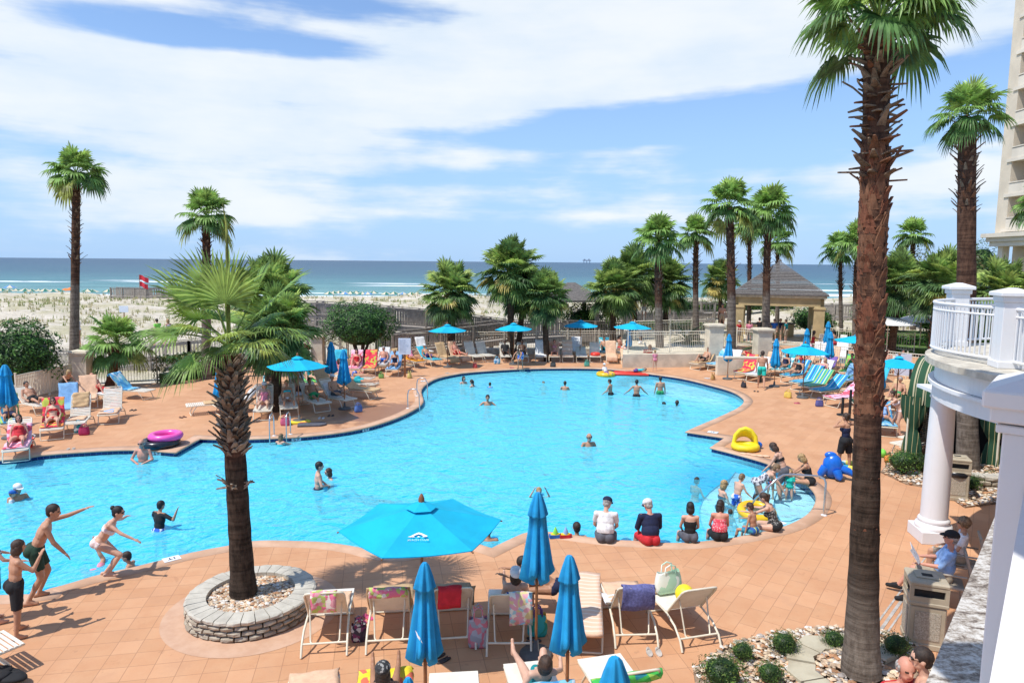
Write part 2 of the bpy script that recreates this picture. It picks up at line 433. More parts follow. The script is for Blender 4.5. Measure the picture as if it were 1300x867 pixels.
poly = bay(PX.index((793,470)), PX.index((941,503)), 1.0)
mb = MB(); mb.prism(offset_poly(poly, -.01), -.79, -.55); struct(mb.build('pool_step', plaster_w))
poly = bay(PX.index((828,474.5)), PX.index((928,496)), .6)
mb = MB(); mb.prism(offset_poly(poly, -.01), -.79, -.33); struct(mb.build('pool_step', plaster_w))
# water surface
def water_mat():
    m, t, b, tc = newmat('pool_water')
    t.n.remove(b); v = tc.outputs['Object']
    h = t.m('ADD', t.noise(v, 1.5, 3, .5, .6), t.m('MULTIPLY', t.noise(v, 5.5, 3, .55, .8), .35))
    bp = t.bump(h, .75, .16)
    tr = t.add('ShaderNodeBsdfTransparent'); gl = t.add('ShaderNodeBsdfGlossy'); gl.inputs['Roughness'].default_value = .04; t.put(gl.inputs['Normal'], bp)
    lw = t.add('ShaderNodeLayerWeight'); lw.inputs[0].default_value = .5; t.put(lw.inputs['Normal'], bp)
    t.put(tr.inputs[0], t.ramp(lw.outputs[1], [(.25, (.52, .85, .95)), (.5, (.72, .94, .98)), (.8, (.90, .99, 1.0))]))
    df = t.add('ShaderNodeBsdfDiffuse'); t.put(df.inputs[0], t.ramp(lw.outputs[1], [(.3, (.0, .44, .84)), (.5, (.05, .66, .96)), (.75, (.22, .84, 1.0))])); t.put(df.inputs['Normal'], t.bump(h, .9, .16))  # colour ramps by viewing angle paint in caustic mottling and sky reflection
    sp = t.add('ShaderNodeSeparateXYZ'); t.put(sp.inputs[0], v); fac = 0.58
    for (px, py, rad, low) in ((1000, 628, 2.8, .54), (890, 490, 3.4, .25)):
        q = G(px, py, WATER_Z); dx = t.m('SUBTRACT', sp.outputs[0], q.x); dy = t.m('SUBTRACT', sp.outputs[1], q.y); d = t.m('SQRT', t.m('ADD', t.m('MULTIPLY', dx, dx), t.m('MULTIPLY', dy, dy)))
        fac = t.m('SUBTRACT', fac, t.m('MULTIPLY', t.m('SUBTRACT', 1., t.rng(d, rad*.35, rad*1.45)), low))
    m0 = t.add('ShaderNodeMixShader'); t.put(m0.inputs[0], fac); t.l.new(tr.outputs[0], m0.inputs[1]); t.l.new(df.outputs[0], m0.inputs[2])
    fr = t.add('ShaderNodeFresnel'); fr.inputs[0].default_value = 1.33; t.put(fr.inputs['Normal'], bp)
    mx = t.add('ShaderNodeMixShader'); t.put(mx.inputs[0], t.m('MULTIPLY', fr.outputs[0], .65)); t.l.new(m0.outputs[0], mx.inputs[1]); t.l.new(gl.outputs[0], mx.inputs[2])
    t.l.new(mx.outputs[0], t.n['Material Output'].inputs[0])
    return m
struct(fill(WALL, WATER_Z, 'pool_water', water_mat()))
# depth-marker tiles: white tiles in the blue band and on the coping
wt = pm('white_tile', (.75, .78, .80), .3, .05); dk = pm('dark_print', (.03, .04, .08), .5, 0)
def marker_wall(px, py):
    p = G(px, py); k = min(range(n), key=lambda i: (WALL[i][0]-p.x)**2+(WALL[i][1]-p.y)**2)
    a = Vector((*WALL[k-1], 0)); b = Vector((*WALL[(k+1) % n], 0)); d = (b-a).normalized(); c = Vector((*WALL[k], 0)); nn = Vector((d.y, -d.x, 0))
    if inpoly(c.x-nn.x*.2, c.y-nn.y*.2, WALL) : nn = -nn
    o = empty('depth_marker', (c.x, c.y, -.105), math.atan2(d.y, d.x))
    s_ = 1 if Vector((-math.sin(o.rotation_euler.z), math.cos(o.rotation_euler.z), 0)).dot(nn) > 0 else -1
    mb = MB(); mb.box((0, s_*.004, 0), (.30, .008, .15)); mb.build('tile_face', wt, o)
    mb = MB()
    for bx_ in [(-.07,0,.02,.09),(0,.04,.15,.018),(-.045,-.035,.05,.018),(-.02,-.02,.018,.04),(.05,0,.018,.09),(.085,.035,.06,.018),(.075,0,.05,.018)]:
        mb.box((bx_[0], s_*.010, bx_[1]), (bx_[2], .003, bx_[3]))
    mb.build('printed_figures', dk, o); return o
for i, (px, py, lb) in enumerate([(376,554,'white depth tile in the blue band nearest the left pool ladder'), (467,542,'white depth tile in the blue band where the deck bulges into the pool'), (656,468,'left of the two white depth tiles in the far pool edge'), (668,468,'right of the two white depth tiles in the far pool edge'), (205,572,'white depth tile in the blue band under the pink pool float')]):
    tag(marker_wall(px, py), lb, 'depth marker', 'depth marker tiles')
def marker_deck(px, py, lb, w=.3, d=.22):
    p = G(px, py); k = min(range(n), key=lambda i: (POOL[i][0]-p.x)**2+(POOL[i][1]-p.y)**2)
    a = Vector(POOL[k-1]); b = Vector(POOL[(k+1) % n]); an = math.atan2(b.y-a.y, b.x-a.x)
    o = empty('deck_marker', (p.x, p.y, .012), an, lb, 'depth marker', 'depth marker tiles')
    mb = MB(); mb.box((0, 0, .004), (w, d, .008)); mb.build('tile_face', wt, o)
    mb = MB(); mb.box((-.05, 0, .0095), (.02, .1, .003)); mb.box((.03, .035, .0095), (.08, .02, .003)); mb.box((.03, -.02, .0095), (.02, .08, .003)); mb.build('printed_figures', dk, o)
marker_deck(218, 710, 'white tile on the coping left of the stone planter ring')
marker_deck(989, 665, 'white tile on the coping beside the steel handrail', .3, .2)
marker_deck(905, 549, 'white tile on the deck near the pointed pool corner', .35, .25)
marker_deck(1156/1300*0+898, 480.5, 'white tile on the coping by the far right curve of the pool')
marker_deck(537, 484, 'white tile on the deck above the left pool ladder')

# ------------------------------------------------------------------ dunes, beach, sea
def gh(x, y):
    """ground height beyond the deck"""
    d = max(0, min(1, (y-38)/14))
    h = -1.1
    nz = noise.noise(Vector((x*.035, y*.05, 1)))*1.3 + noise.noise(Vector((x*.11, y*.13, 5)))*.55 + noise.noise(Vector((x*.3, y*.35, 9)))*.2
    dune = (.3+nz*1.0)*max(0, min(1, (y-44)/20))
    # a higher ridge along the back of the dunes on the left half, white humps on the right
    dune += .25*math.exp(-((y-112)/16)**2)*max(0, min(1, (20-x)/30))
    if x > 40: dune += 2.4*math.exp(-((x-74)/14)**2-((y-120)/16)**2) + 1.2*math.exp(-((x-60)/10)**2-((y-138)/10)**2)
    b = max(0, min(1, (y-122)/26)); b = b*b*(3-2*b)
    z = (h+dune)*(1-b) + b*(-3.1-.012*max(0, y-148)*1.6)
    if y > 165: z = -3.5-(y-165)*.06
    return z
mb = MB(); xs = [-400, -300, -220, -160]+[-130+2.5*i for i in range(105)]+[160, 220, 300, 400]; ys = [-60, -20, 0, 20]+[34+1.6*i for i in range(90)]+[185, 200, 240]
def gz(x, y):
    if y < 62 and inpoly(x, y, deck_outer): return -2.2
    dd = gh(x, y)
    return min(dd, -.25) if y < 46 else dd
# keep ground well under the deck, just under its rim elsewhere
hull = offset_poly(deck_outer, -2.0)
def gz(x, y):
    if inpoly(x, y, hull): return -2.4
    dd = gh(x, y); return min(dd, -.2) if y < 60 and abs(x) < 60 and inpoly(x, y, offset_in) else dd
offset_in = offset_poly(deck_outer, 6.0)
vs = [(a, b, gz(a, b)) for b in ys for a in xs]; nx = len(xs)
mb.add(vs, [(j*nx+i, j*nx+i+1, (j+1)*nx+i+1, (j+1)*nx+i) for j in range(len(ys)-1) for i in range(nx-1)], True)
def sand_mat():
    m, t, b, tc = newmat('dune_sand'); v = tc.outputs['Object']
    sp = t.add('ShaderNodeSeparateXYZ'); t.put(sp.inputs[0], v)
    c = t.mix(t.rng(t.noise(v, .25, 5, .65), .35, .65), (.53, .465, .36), (.68, .61, .50))
    vs_ = t.mapping(v, scale=(1, 1.0, 1))
    g = t.rng(t.m('ADD', t.noise(vs_, .16, 6, .7), t.m('MULTIPLY', t.noise(vs_, 1.3, 4, .7), .25)), .56, .74)
    g = t.m('MULTIPLY', g, t.rng(sp.outputs[1], 118, 134, .75, 0))
    c = t.mix(g, c, (.42, .38, .21))
    t.put(b.inputs['Base Color'], c); b.inputs['Roughness'].default_value = .95
    t.put(b.inputs['Normal'], t.bump(t.noise(v, .9, 6, .7), .8, .6))
    return m
struct(mb.build('sand_dunes', sand_mat()))
def sea_mat():
    m, t, b, tc = newmat('sea_water'); v = tc.outputs['Object']
    sp = t.add('ShaderNodeSeparateXYZ'); t.put(sp.inputs[0], v); y_ = sp.outputs[1]; x_ = sp.outputs[0]
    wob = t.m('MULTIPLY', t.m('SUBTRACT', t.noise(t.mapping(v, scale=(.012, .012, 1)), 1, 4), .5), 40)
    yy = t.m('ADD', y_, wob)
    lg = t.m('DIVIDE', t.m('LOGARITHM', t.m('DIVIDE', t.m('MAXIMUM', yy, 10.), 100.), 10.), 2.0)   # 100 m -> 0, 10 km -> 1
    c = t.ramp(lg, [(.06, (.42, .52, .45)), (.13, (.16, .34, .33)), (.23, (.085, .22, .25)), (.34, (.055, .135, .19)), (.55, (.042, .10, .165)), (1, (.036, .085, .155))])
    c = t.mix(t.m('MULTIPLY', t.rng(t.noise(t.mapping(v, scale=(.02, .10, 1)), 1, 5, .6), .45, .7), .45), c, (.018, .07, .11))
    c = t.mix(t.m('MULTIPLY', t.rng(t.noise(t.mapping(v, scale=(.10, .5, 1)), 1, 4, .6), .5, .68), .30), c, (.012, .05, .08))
    foam = None
    for (yc, wd, x0, x1, sd) in [(156, 8, -400, 400, 1), (172, 4, -400, 400, 2), (262, 9, -320, -172, 3), (285, 7, -168, -150, 4), (272, 8, -150, -120, 7), (275, 7, -60, -35, 5), (250, 7, -52, -22, 5), (190, 3, -60, 30, 8), (240, 9, 95, 420, 6), (205, 9, 80, 420, 9), (320, 3, 60, 400, 7)]:
        nn_ = t.m('MULTIPLY', t.m('SUBTRACT', t.noise(t.mapping(v, loc=(sd*13, 0, 0), scale=(.03, .03, 1)), 1, 5, .65), .5), 20)
        d = t.m('ABSOLUTE', t.m('SUBTRACT', t.m('ADD', y_, nn_), float(yc)))
        e = t.m('SUBTRACT', 1., t.rng(d, wd*.4, wd))
        e = t.m('MULTIPLY', e, t.m('MULTIPLY', t.rng(x_, x0-12, x0+12), t.m('SUBTRACT', 1., t.rng(x_, x1-12, x1+12))))
        foam = e if foam is None else t.m('MAXIMUM', foam, e)
    foam = t.m('MULTIPLY', foam, t.rng(t.noise(t.mapping(v, scale=(.15, .5, 1)), 1, 4, .7), .3, .5))
    t.put(b.inputs['Base Color'], t.mix(foam, c, (.85, .88, .88)))
    t.put(b.inputs['Roughness'], t.m('ADD', .35, t.m('MULTIPLY', foam, .5)))
    b.inputs['Specular IOR Level'].default_value = .06
    t.put(b.inputs['Normal'], t.bump(t.m('ADD', t.noise(t.mapping(v, scale=(.12, .45, 1)), 1, 5, .65), t.m('MULTIPLY', t.noise(t.mapping(v, scale=(.03, .09, 1)), 1, 3), 1.5)), .5, 1.5))
    return m
mb = MB(); mb.add([(-30000, 140, -3.25), (30000, 140, -3.25), (30000, 45000, -3.25), (-30000, 45000, -3.25)], [(0, 1, 2, 3)]); struct(mb.build('sea', sea_mat()))
# ------------------------------------------------------------------ plants
def leafmat(name, col, tr=.34, rough=.45, var=.3): return pm(name, col, rough, var, 3.0, trans=tr, spec=.3)
LG = [leafmat('frond_young', (0.454, 0.586, 0.142)), leafmat('frond_green', (0.217, 0.331, 0.085)), leafmat('frond_deep', (0.095, 0.180, 0.061)), leafmat('frond_old', (0.567, 0.454, 0.132)), leafmat('frond_dry', (0.491, 0.284, 0.123), .15, .8)]
LW = [leafmat('fan_young', (0.420, 0.588, 0.140)), leafmat('fan_green', (0.238, 0.406, 0.098)), leafmat('fan_deep', (0.119, 0.238, 0.070)), leafmat('fan_old', (0.350, 0.392, 0.098)), leafmat('fan_dry', (0.420, 0.266, 0.126), .15, .8)]
def bark_mat(name, c1, c2, ring=14, bs=.6):
    m, t, b, tc = newmat(name); v = tc.outputs['Object']
    a = t.noise(t.mapping(v, scale=(3, 3, 1)), 4, 6, .7); r_ = t.noise(t.mapping(v, scale=(1, 1, ring)), 1.2, 3, .6); s_ = t.noise(t.mapping(v, scale=(40, 40, 3)), 1, 2, .6)
    f = t.m('ADD', t.m('MULTIPLY', a, .5), t.m('ADD', t.m('MULTIPLY', r_, .35), t.m('MULTIPLY', s_, .25)))
    t.put(b.inputs['Base Color'], t.mix(t.rng(f, .4, .68), c2, c1)); b.inputs['Roughness'].default_value = .9; b.inputs['Specular IOR Level'].default_value = .15
    t.put(b.inputs['Normal'], t.bump(f, bs, .04)); return m
BARK_G = bark_mat('bark_grey', (.20, .165, .135), (.085, .065, .052)); BARK_D = bark_mat('bark_dark', (.10, .068, .048), (.030, .020, .014))
BARK_R = bark_mat('bark_red', (.23, .095, .055), (.075, .030, .020), 6, .9); BOOT = bark_mat('leaf_base', (.26, .20, .145), (.085, .055, .036), 4)
BOOT_R = bark_mat('leaf_base_red', (.24, .12, .07), (.075, .038, .024), 5)
BOOT_G = bark_mat('leaf_base_pale', (.36, .31, .25), (.13, .095, .07), 4)
def trunk_mat(lo, hi, z, w=.25, base=None, zb=1.1, wb=.5):
    m, t, b, tc = newmat('palm_bark'); v = tc.outputs['Object']
    a = t.noise(t.mapping(v, scale=(3, 3, 1)), 4, 6, .7); r_ = t.noise(t.mapping(v, scale=(1, 1, 12)), 1.2, 3, .6)
    f = t.m('ADD', t.m('MULTIPLY', a, .6), t.m('MULTIPLY', r_, .5))
    sp = t.add('ShaderNodeSeparateXYZ'); t.put(sp.inputs[0], v)
    k = t.rng(t.m('ADD', sp.outputs[2], t.m('MULTIPLY', t.m('SUBTRACT', t.noise(v, 3, 4, .6), .5), w*4)), z-w, z+w)
    ff = t.rng(f, .42, .70)
    lo0 = t.mix(ff, lo[1], lo[0])
    if base: lo0 = t.mix(t.rng(t.m('ADD', sp.outputs[2], t.m('MULTIPLY', t.m('SUBTRACT', a, .5), wb*3)), zb-wb, zb+wb), t.mix(ff, base[1], base[0]), lo0)
    t.put(b.inputs['Base Color'], t.mix(k, lo0, t.mix(ff, hi[1], hi[0]))); b.inputs['Roughness'].default_value = .9; b.inputs['Specular IOR Level'].default_value = .15
    t.put(b.inputs['Normal'], t.bump(f, .7, .05)); return m
TG = ((.23, .19, .155), (.10, .078, .062)); TD = ((.075, .052, .038), (.022, .015, .011)); TR = ((.135, .072, .046), (.045, .023, .016))
def fan(mb, O, az, el, pl, r, nseg, droop, cup=.12, spread=125, wide=1., pw=.02, stations=4, petiole=True, ci=1, lengthen=1.):
    d = Vector((math.cos(el)*math.cos(az), math.cos(el)*math.sin(az), math.sin(el))); O = Vector(O)
    path = [O]; p = O.copy(); dd = d.copy(); st = 4
    for i in range(st):
        dd = (dd+Vector((0, 0, -.11*droop*(i+1)/st*1.2))).normalized(); p = p+dd*pl/st; path.append(p.copy())
    mb.cur = ci
    if petiole: mb.tube(path, [pw, pw*.8, pw*.7, pw*.6, pw*.5], 4, caps=False)
    T = path[-1]; f = (dd+Vector((0, 0, -.10*droop))).normalized()
    side = f.cross(Vector((0, 0, 1))); side = side.normalized() if side.length > .05 else Vector((1, 0, 0))
    tw = rnd(-.35, .35); nr = side.cross(f).normalized(); side = (side*math.cos(tw)+nr*math.sin(tw)); nr = side.cross(f)
    vs = []; fs = []
    for k in range(nseg):
        a = R(spread)*(2*(k+.5)/nseg-1)*1.0; ph = a+rnd(-.02, .02)
        e = (f*math.cos(ph)+side*math.sin(ph)+nr*(cup+.25*abs(math.sin(ph))*cup)).normalized()
        cr = (side*math.cos(ph)-f*math.sin(ph))
        L = r*(1-.30*abs(a)/R(spread)) * rnd(.9, 1.06)
        w = r*R(spread)*2/nseg*.29*wide
        o = len(vs); gdrop = droop*(.55+rnd(-.12, .2))
        for q in range(stations+1):
            t_ = q/stations
            c = T+e*L*t_*(1-.20*t_*t_*min(1.3, gdrop))+Vector((0, 0, -1))*L*gdrop*(.85*(max(0, t_-.35)**2)*1.7)
            ww = w*([.10, .62, 1., .68, .0][q] if stations == 4 else [.12, .9, .9, 0][q])
            fold = nr*ww*.35*(1 if k % 2 else -1)
            if q < stations: vs += [c-cr*ww+fold, c+cr*ww-fold]
            else: vs.append(c)
        for q in range(stations-1): fs.append((o+2*q, o+2*q+1, o+2*q+3, o+2*q+2))
        q = stations-1; fs.append((o+2*q, o+2*q+1, o+2*stations))
    mb.add(vs, fs, False)
def crown(kind, seed, nleaf, nseg, pl, r, stations=4):
    random.seed(seed); mb = MB()
    for i in range(nleaf):
        t_ = (i+.5)/nleaf; az = i*2.39996+rnd(-.25, .25)
        if kind == 'wash':
            el = R(82-108*t_+rnd(-9, 9)); ci = 0 if t_ < .22 else 1 if t_ < .72 else 2 if random.random() < .75 else 3
            fan(mb, (0, 0, rnd(-.12, .12)), az, el, pl*rnd(.8, 1.15)*(1-.25*(1-t_)), r*rnd(.85, 1.08), nseg, .35+1.25*t_, ci=ci, pw=.022, stations=stations)
        else:
            el = R(86-138*t_**1.1+rnd(-12, 12)); x_ = random.random(); ci = (0 if x_ < .25 else 1) if t_ < .5 else (1 if x_ < .5 else 2 if x_ < .9 else 3)
            fan(mb, (0, 0, rnd(-.2, .25)), az, el, pl*rnd(.55, 1.1), r*rnd(.8, 1.15), nseg, .35+.85*t_, ci=ci, spread=120, cup=.22, wide=.9, pw=.02, stations=stations)
    return mb
CROWNS = {}
def crown_mesh(kind, k):
    key = (kind, k)
    if key not in CROWNS:
        if kind == 'wash': mb = crown('wash', 100+k, 30, 22, .85, .95)
        elif kind == 'sabal': mb = crown('sabal', 200+k, 88, 24, 1.0, .84, 3)
        elif kind == 'shrubfan': mb = crown('wash', 300+k, 34, 20, .9, .75)
        elif kind == 'near': mb = crown('wash', 400+k, 26, 34, .95, 1.05)
        o = mb.build('crown', LW if kind != 'sabal' else LG); CROWNS[key] = o.data; bpy.data.objects.remove(o)
    return CROWNS[key]
def trunk_mb(base, top, r0, r1, bend=.0, n=12, flare=1.25, split=.5, seg=16):
    B = Vector(base); T = Vector(top); L = (T-B).length; mb = MB(); pts = []; rs = []
    side = Vector((rnd(-1, 1), rnd(-1, 1), 0))*bend
    for i in range(seg+1):
        t_ = i/seg; pts.append(B.lerp(T, t_)+side*math.sin(PI*t_)); rs.append((r0+(r1-r0)*t_)*(1+(flare-1)*math.exp(-t_*9))*(1+.03*math.sin(i*2.3)))
    k = int(seg*split)
    mb.cur = 0; mb.tube(pts[:k+1], rs[:k+1], n, caps=False); mb.cur = 1; mb.tube(pts[k:], rs[k:], n, caps=True)
    return mb, pts, rs
def boots(pts, rs, f0, f1, cnt, ln, wd, out=.8, mats=1, droopy=.0):
    mb = MB(); k = len(pts)-1
    for i in range(cnt):
        f = f0+(f1-f0)*((i+rnd(0, 1))/cnt); q = f*k; a = int(min(k-1, q)); p = pts[a].lerp(pts[a+1], q-a); rr = rs[a]
        az = i*2.39996+rnd(-.3, .3); o = Vector((math.cos(az), math.sin(az), 0)); s_ = Vector((-math.sin(az), math.cos(az), 0)); up = Vector((0, 0, 1))
        l = ln*(rnd(.5, 1.2) if random.random() < .8 else rnd(1.2, 1.9)); w = wd*rnd(.7, 1.2); ou = out*rnd(.5, 1.3)
        dd = (up*(1-droopy*rnd(0, 1.9))+o*ou).normalized(); nn = dd.cross(s_)
        a0 = p+o*rr*.85-up*.03; a1 = a0+dd*l*.6; a2 = a0+dd*l+o*l*.10*rnd(-1, 2)
        mb.cur = 0 if mats == 1 or random.random() < .6 else 1
        vs = [a0-s_*w, a0+s_*w, a1-s_*w*.6, a1+s_*w*.6, a2-s_*w*.28, a2+s_*w*.28]
        th = -nn*wd*.30
        vs2 = [v+th for v in vs]; V_ = vs+vs2
        mb.add(V_, [(0,1,3,2),(2,3,5,4),(6,8,9,7),(8,10,11,9),(0,2,8,6),(2,4,10,8),(1,7,9,3),(3,9,11,5),(4,5,11,10),(0,6,7,1)], False)
    return mb
def palm(name, base, top, r0, r1, kind='wash', k=0, cs=1., label='', group=None, boot=(.6, 1., 60, .22, .05, .8), split=.5, mats=None, rot=None, n=10, bend=.05, flare=1.25, bootmat=None, droopy=0., loctop=None):
    random.seed(hash(label) % 1000 if False else sum(map(ord, label)))
    e = empty(name, base, 0, label, 'palm tree', group)
    B = Vector(base); T = Vector(top)-B
    mb, pts, rs = trunk_mb((0, 0, 0), T, r0, r1, bend, n, flare, split)
    tm_ = mats or [trunk_mat(TG, TR, T.z*split)]*2; mb.build('trunk', tm_, e)
    if boot:
        boots(pts, rs, *boot[:6], mats=2, droopy=droopy).build('dead_leaf_bases', bootmat or [BOOT, BOOT_R], e)
    c = bpy.data.objects.new('crown', crown_mesh(kind, k)); COL.objects.link(c); c.parent = e; c.location = T+Vector((0, 0, .05)); c.scale = (cs,)*3; c.rotation_euler = (0, 0, rot if rot is not None else rnd(0, 6.28))
    return e
def foliage(mb, c, r, n_, leaf, flat=.0, seed=0, shell=.35, lobes=6, cut=None, cis=(0, 1, 2)):
    """leaf-sized faces through an uneven ellipsoid"""
    rr = random.Random(seed); lob = [(Vector((rr.gauss(0, 1), rr.gauss(0, 1), rr.gauss(.2, .8))).normalized(), rr.uniform(-.16, .2)) for _ in range(lobes)]
    C = Vector(c)
    for i in range(n_):
        d = Vector((rr.gauss(0, 1), rr.gauss(0, 1), rr.gauss(0, 1))).normalized()
        if d.z < -.55: d.z *= -.6; d.normalize()
        k = 1+sum(a*max(0, d.dot(v))**3 for v, a in lob)+noise.noise(d*3.3+Vector((seed, 0, 0)))*.26+(.12*rr.random() if rr.random() < .06 else 0)
        s_ = 1-shell*rr.random()**1.7
        p = C+Vector((d.x*r[0], d.y*r[1], d.z*r[2]))*k*s_
        if cut is not None and p.z < cut: p.z = cut+rr.random()*.1
        nn = (d+Vector((rr.uniform(-.8, .8), rr.uniform(-.8, .8), rr.uniform(-.2, .9)))).normalized(); a = nn.orthogonal().normalized(); b = nn.cross(a)
        th = rr.uniform(0, 6.28); a, b = a*math.cos(th)+b*math.sin(th), b*math.cos(th)-a*math.sin(th)
        l = leaf*rr.uniform(.7, 1.4); w = l*.42
        x_ = rr.random(); mb.cur = cis[0] if x_ < .3 else cis[1] if x_ < .75 else cis[2]
        mb.add([p-a*l, p-b*w+nn*w*.3, p+a*l, p+b*w+nn*w*.3], [(0, 1, 2, 3)], False)
BUSH = [leafmat('bush_light', (0.093, 0.221, 0.037), .15), leafmat('bush_mid', (0.051, 0.133, 0.027), .12), leafmat('bush_dark', (0.022, 0.065, 0.017), .1)]
BUSHY = [leafmat('shrub_light', (.16, .25, .045), .2), leafmat('shrub_mid', (.07, .15, .03), .15), leafmat('shrub_dark', (.03, .075, .018), .1)]
OLIVE = [leafmat('scrub_light', (.20, .22, .07), .15), leafmat('scrub_mid', (.10, .13, .04), .15), leafmat('scrub_dark', (.045, .065, .022), .1)]
CORE = pm('bush_core', (.010, .022, .008), .95, .2); STEM = pm('stem', (.06, .04, .028), .9, .2)
def bush(p, r, label, n_=2500, leaf=.06, mats=None, name='round_bush', cat='bush', group=None, seed=1, h=None, lift=.0, stems=True):
    e = empty(name, p, 0, label, cat, group)
    hz = h or r[2]; mb = MB(); mb.cur = 2
    mb.ell((0, 0, lift+hz*.95), (r[0]*.72, r[1]*.72, hz*.72), nu=12, nv=8, jit=.05)
    foliage(mb, (0, 0, lift+hz*.95), (r[0], r[1], hz), n_, leaf, seed=seed, cut=max(.02, lift*.9))
    mb.build('foliage', mats or BUSH, e)
    if stems:
        mb = MB()
        for i in range(5): a = i*1.3; mb.tube([(0, 0, -.05), (math.cos(a)*r[0]*.2, math.sin(a)*r[1]*.2, (lift+hz)*.5), (math.cos(a)*r[0]*.45, math.sin(a)*r[1]*.45, lift+hz)], [.05*r[0], .04*r[0], .02*r[0]], 6)
        mb.build('stem', STEM, e)
    return e
def sago(p, r, label, n_=26, group='sago palms in the planting beds', seed=3):
    """cycad: arching feather fronds from a short stout trunk"""
    rr = random.Random(seed); e = empty('sago_palm', p, 0, label, 'sago palm', group); mb = MB()
    for i in range(n_):
        t_ = (i+.5)/n_; az = i*2.4+rr.uniform(-.2, .2); el = R(75-70*t_); L = r*rr.uniform(.85, 1.1); path = []; q = Vector((0, 0, .25)); d = Vector((math.cos(el)*math.cos(az), math.cos(el)*math.sin(az), math.sin(el)))
        mb.cur = 1 if t_ < .5 else 2
        for k in range(9):
            path.append(q.copy()); d = (d+Vector((0, 0, -.10-.05*k*.3))).normalized(); q = q+d*L/8
        mb.tube(path, .012*r, 3, caps=False)
        for k in range(1, 9):
            for s_ in (0, .5):
                if k == 8 and s_: continue
                a = path[k] if s_ == 0 else path[k].lerp(path[min(8, k+1)], .5); dd = (path[min(8, k+1)]-path[k-1]).normalized(); sd = dd.cross(Vector((0, 0, 1))).normalized()
                ln = r*.26*math.sin(PI*(k+s_+.8)/10.5)
                for sg in (-1, 1):
                    tip = a+(sd*sg+dd*.55+Vector((0, 0, .18))).normalized()*ln; w = dd*.018*r*1.6
                    mb.add([a-w, a+w, tip], [(0, 1, 2)], False)
    mb.build('fronds', [LG[1], LG[2], BUSH[1]], e)
    mb = MB(); mb.lathe([(.16*r, 0), (.19*r, .12), (.15*r, .3), (.05*r, .38)], 10); mb.build('trunk', BARK_D, e)
    return e
GRAV = [pm('pebble_tan', (.55, .40, .27), .8, .2), pm('pebble_rust', (.46, .24, .12), .8, .2), pm('pebble_white', (.70, .65, .58), .8, .1), pm('pebble_grey', (.33, .29, .26), .8, .2), pm('pebble_cream', (.66, .52, .36), .8, .1)]
def pebbles(name, inside, bounds, n_, size, z, label=None, seed=5, parent=None):
    rr = random.Random(seed); mb = MB(); k = 0; mb.smooth = False
    x0, x1, y0, y1 = bounds
    t_ = (1+5**.5)/2
    while k < n_:
        x, y = rr.uniform(x0, x1), rr.uniform(y0, y1)
        if not inside(x, y): n_ -= 1 if rr.random() < .002 else 0; continue
        k += 1; s_ = size*rr.uniform(.5, 1.3); a = rr.uniform(0, 6.28)
        sx, sy, sz = s_, s_*rr.uniform(.55, .9), s_*rr.uniform(.4, .65); ca, sa = math.cos(a), math.sin(a); zz = z+rr.uniform(-.2, .5)*size
        x_ = rr.random(); mb.cur = 0 if x_ < .3 else 1 if x_ < .5 else 2 if x_ < .68 else 3 if x_ < .8 else 4
        vs = []
        for (u_, v_, w_) in ((0,0,1),(1,0,.25),(.35,.95,.2),(-.8,.6,.3),(-.85,-.55,.2),(.3,-.95,.3),(.5,.2,-.8),(-.4,.1,-.8)):
            X, Y = u_*sx, v_*sy; vs.append((x+X*ca-Y*sa, y+X*sa+Y*ca, zz+w_*sz))
        mb.add(vs, [(0,1,2),(0,2,3),(0,3,4),(0,4,5),(0,5,1),(1,6,2),(2,6,7,3),(3,7,4),(4,7,6,5),(5,6,1)], False)
    o = mb.build(name, GRAV, parent)
    if label: tag(o, label, 'gravel', kind='stuff')
    return o

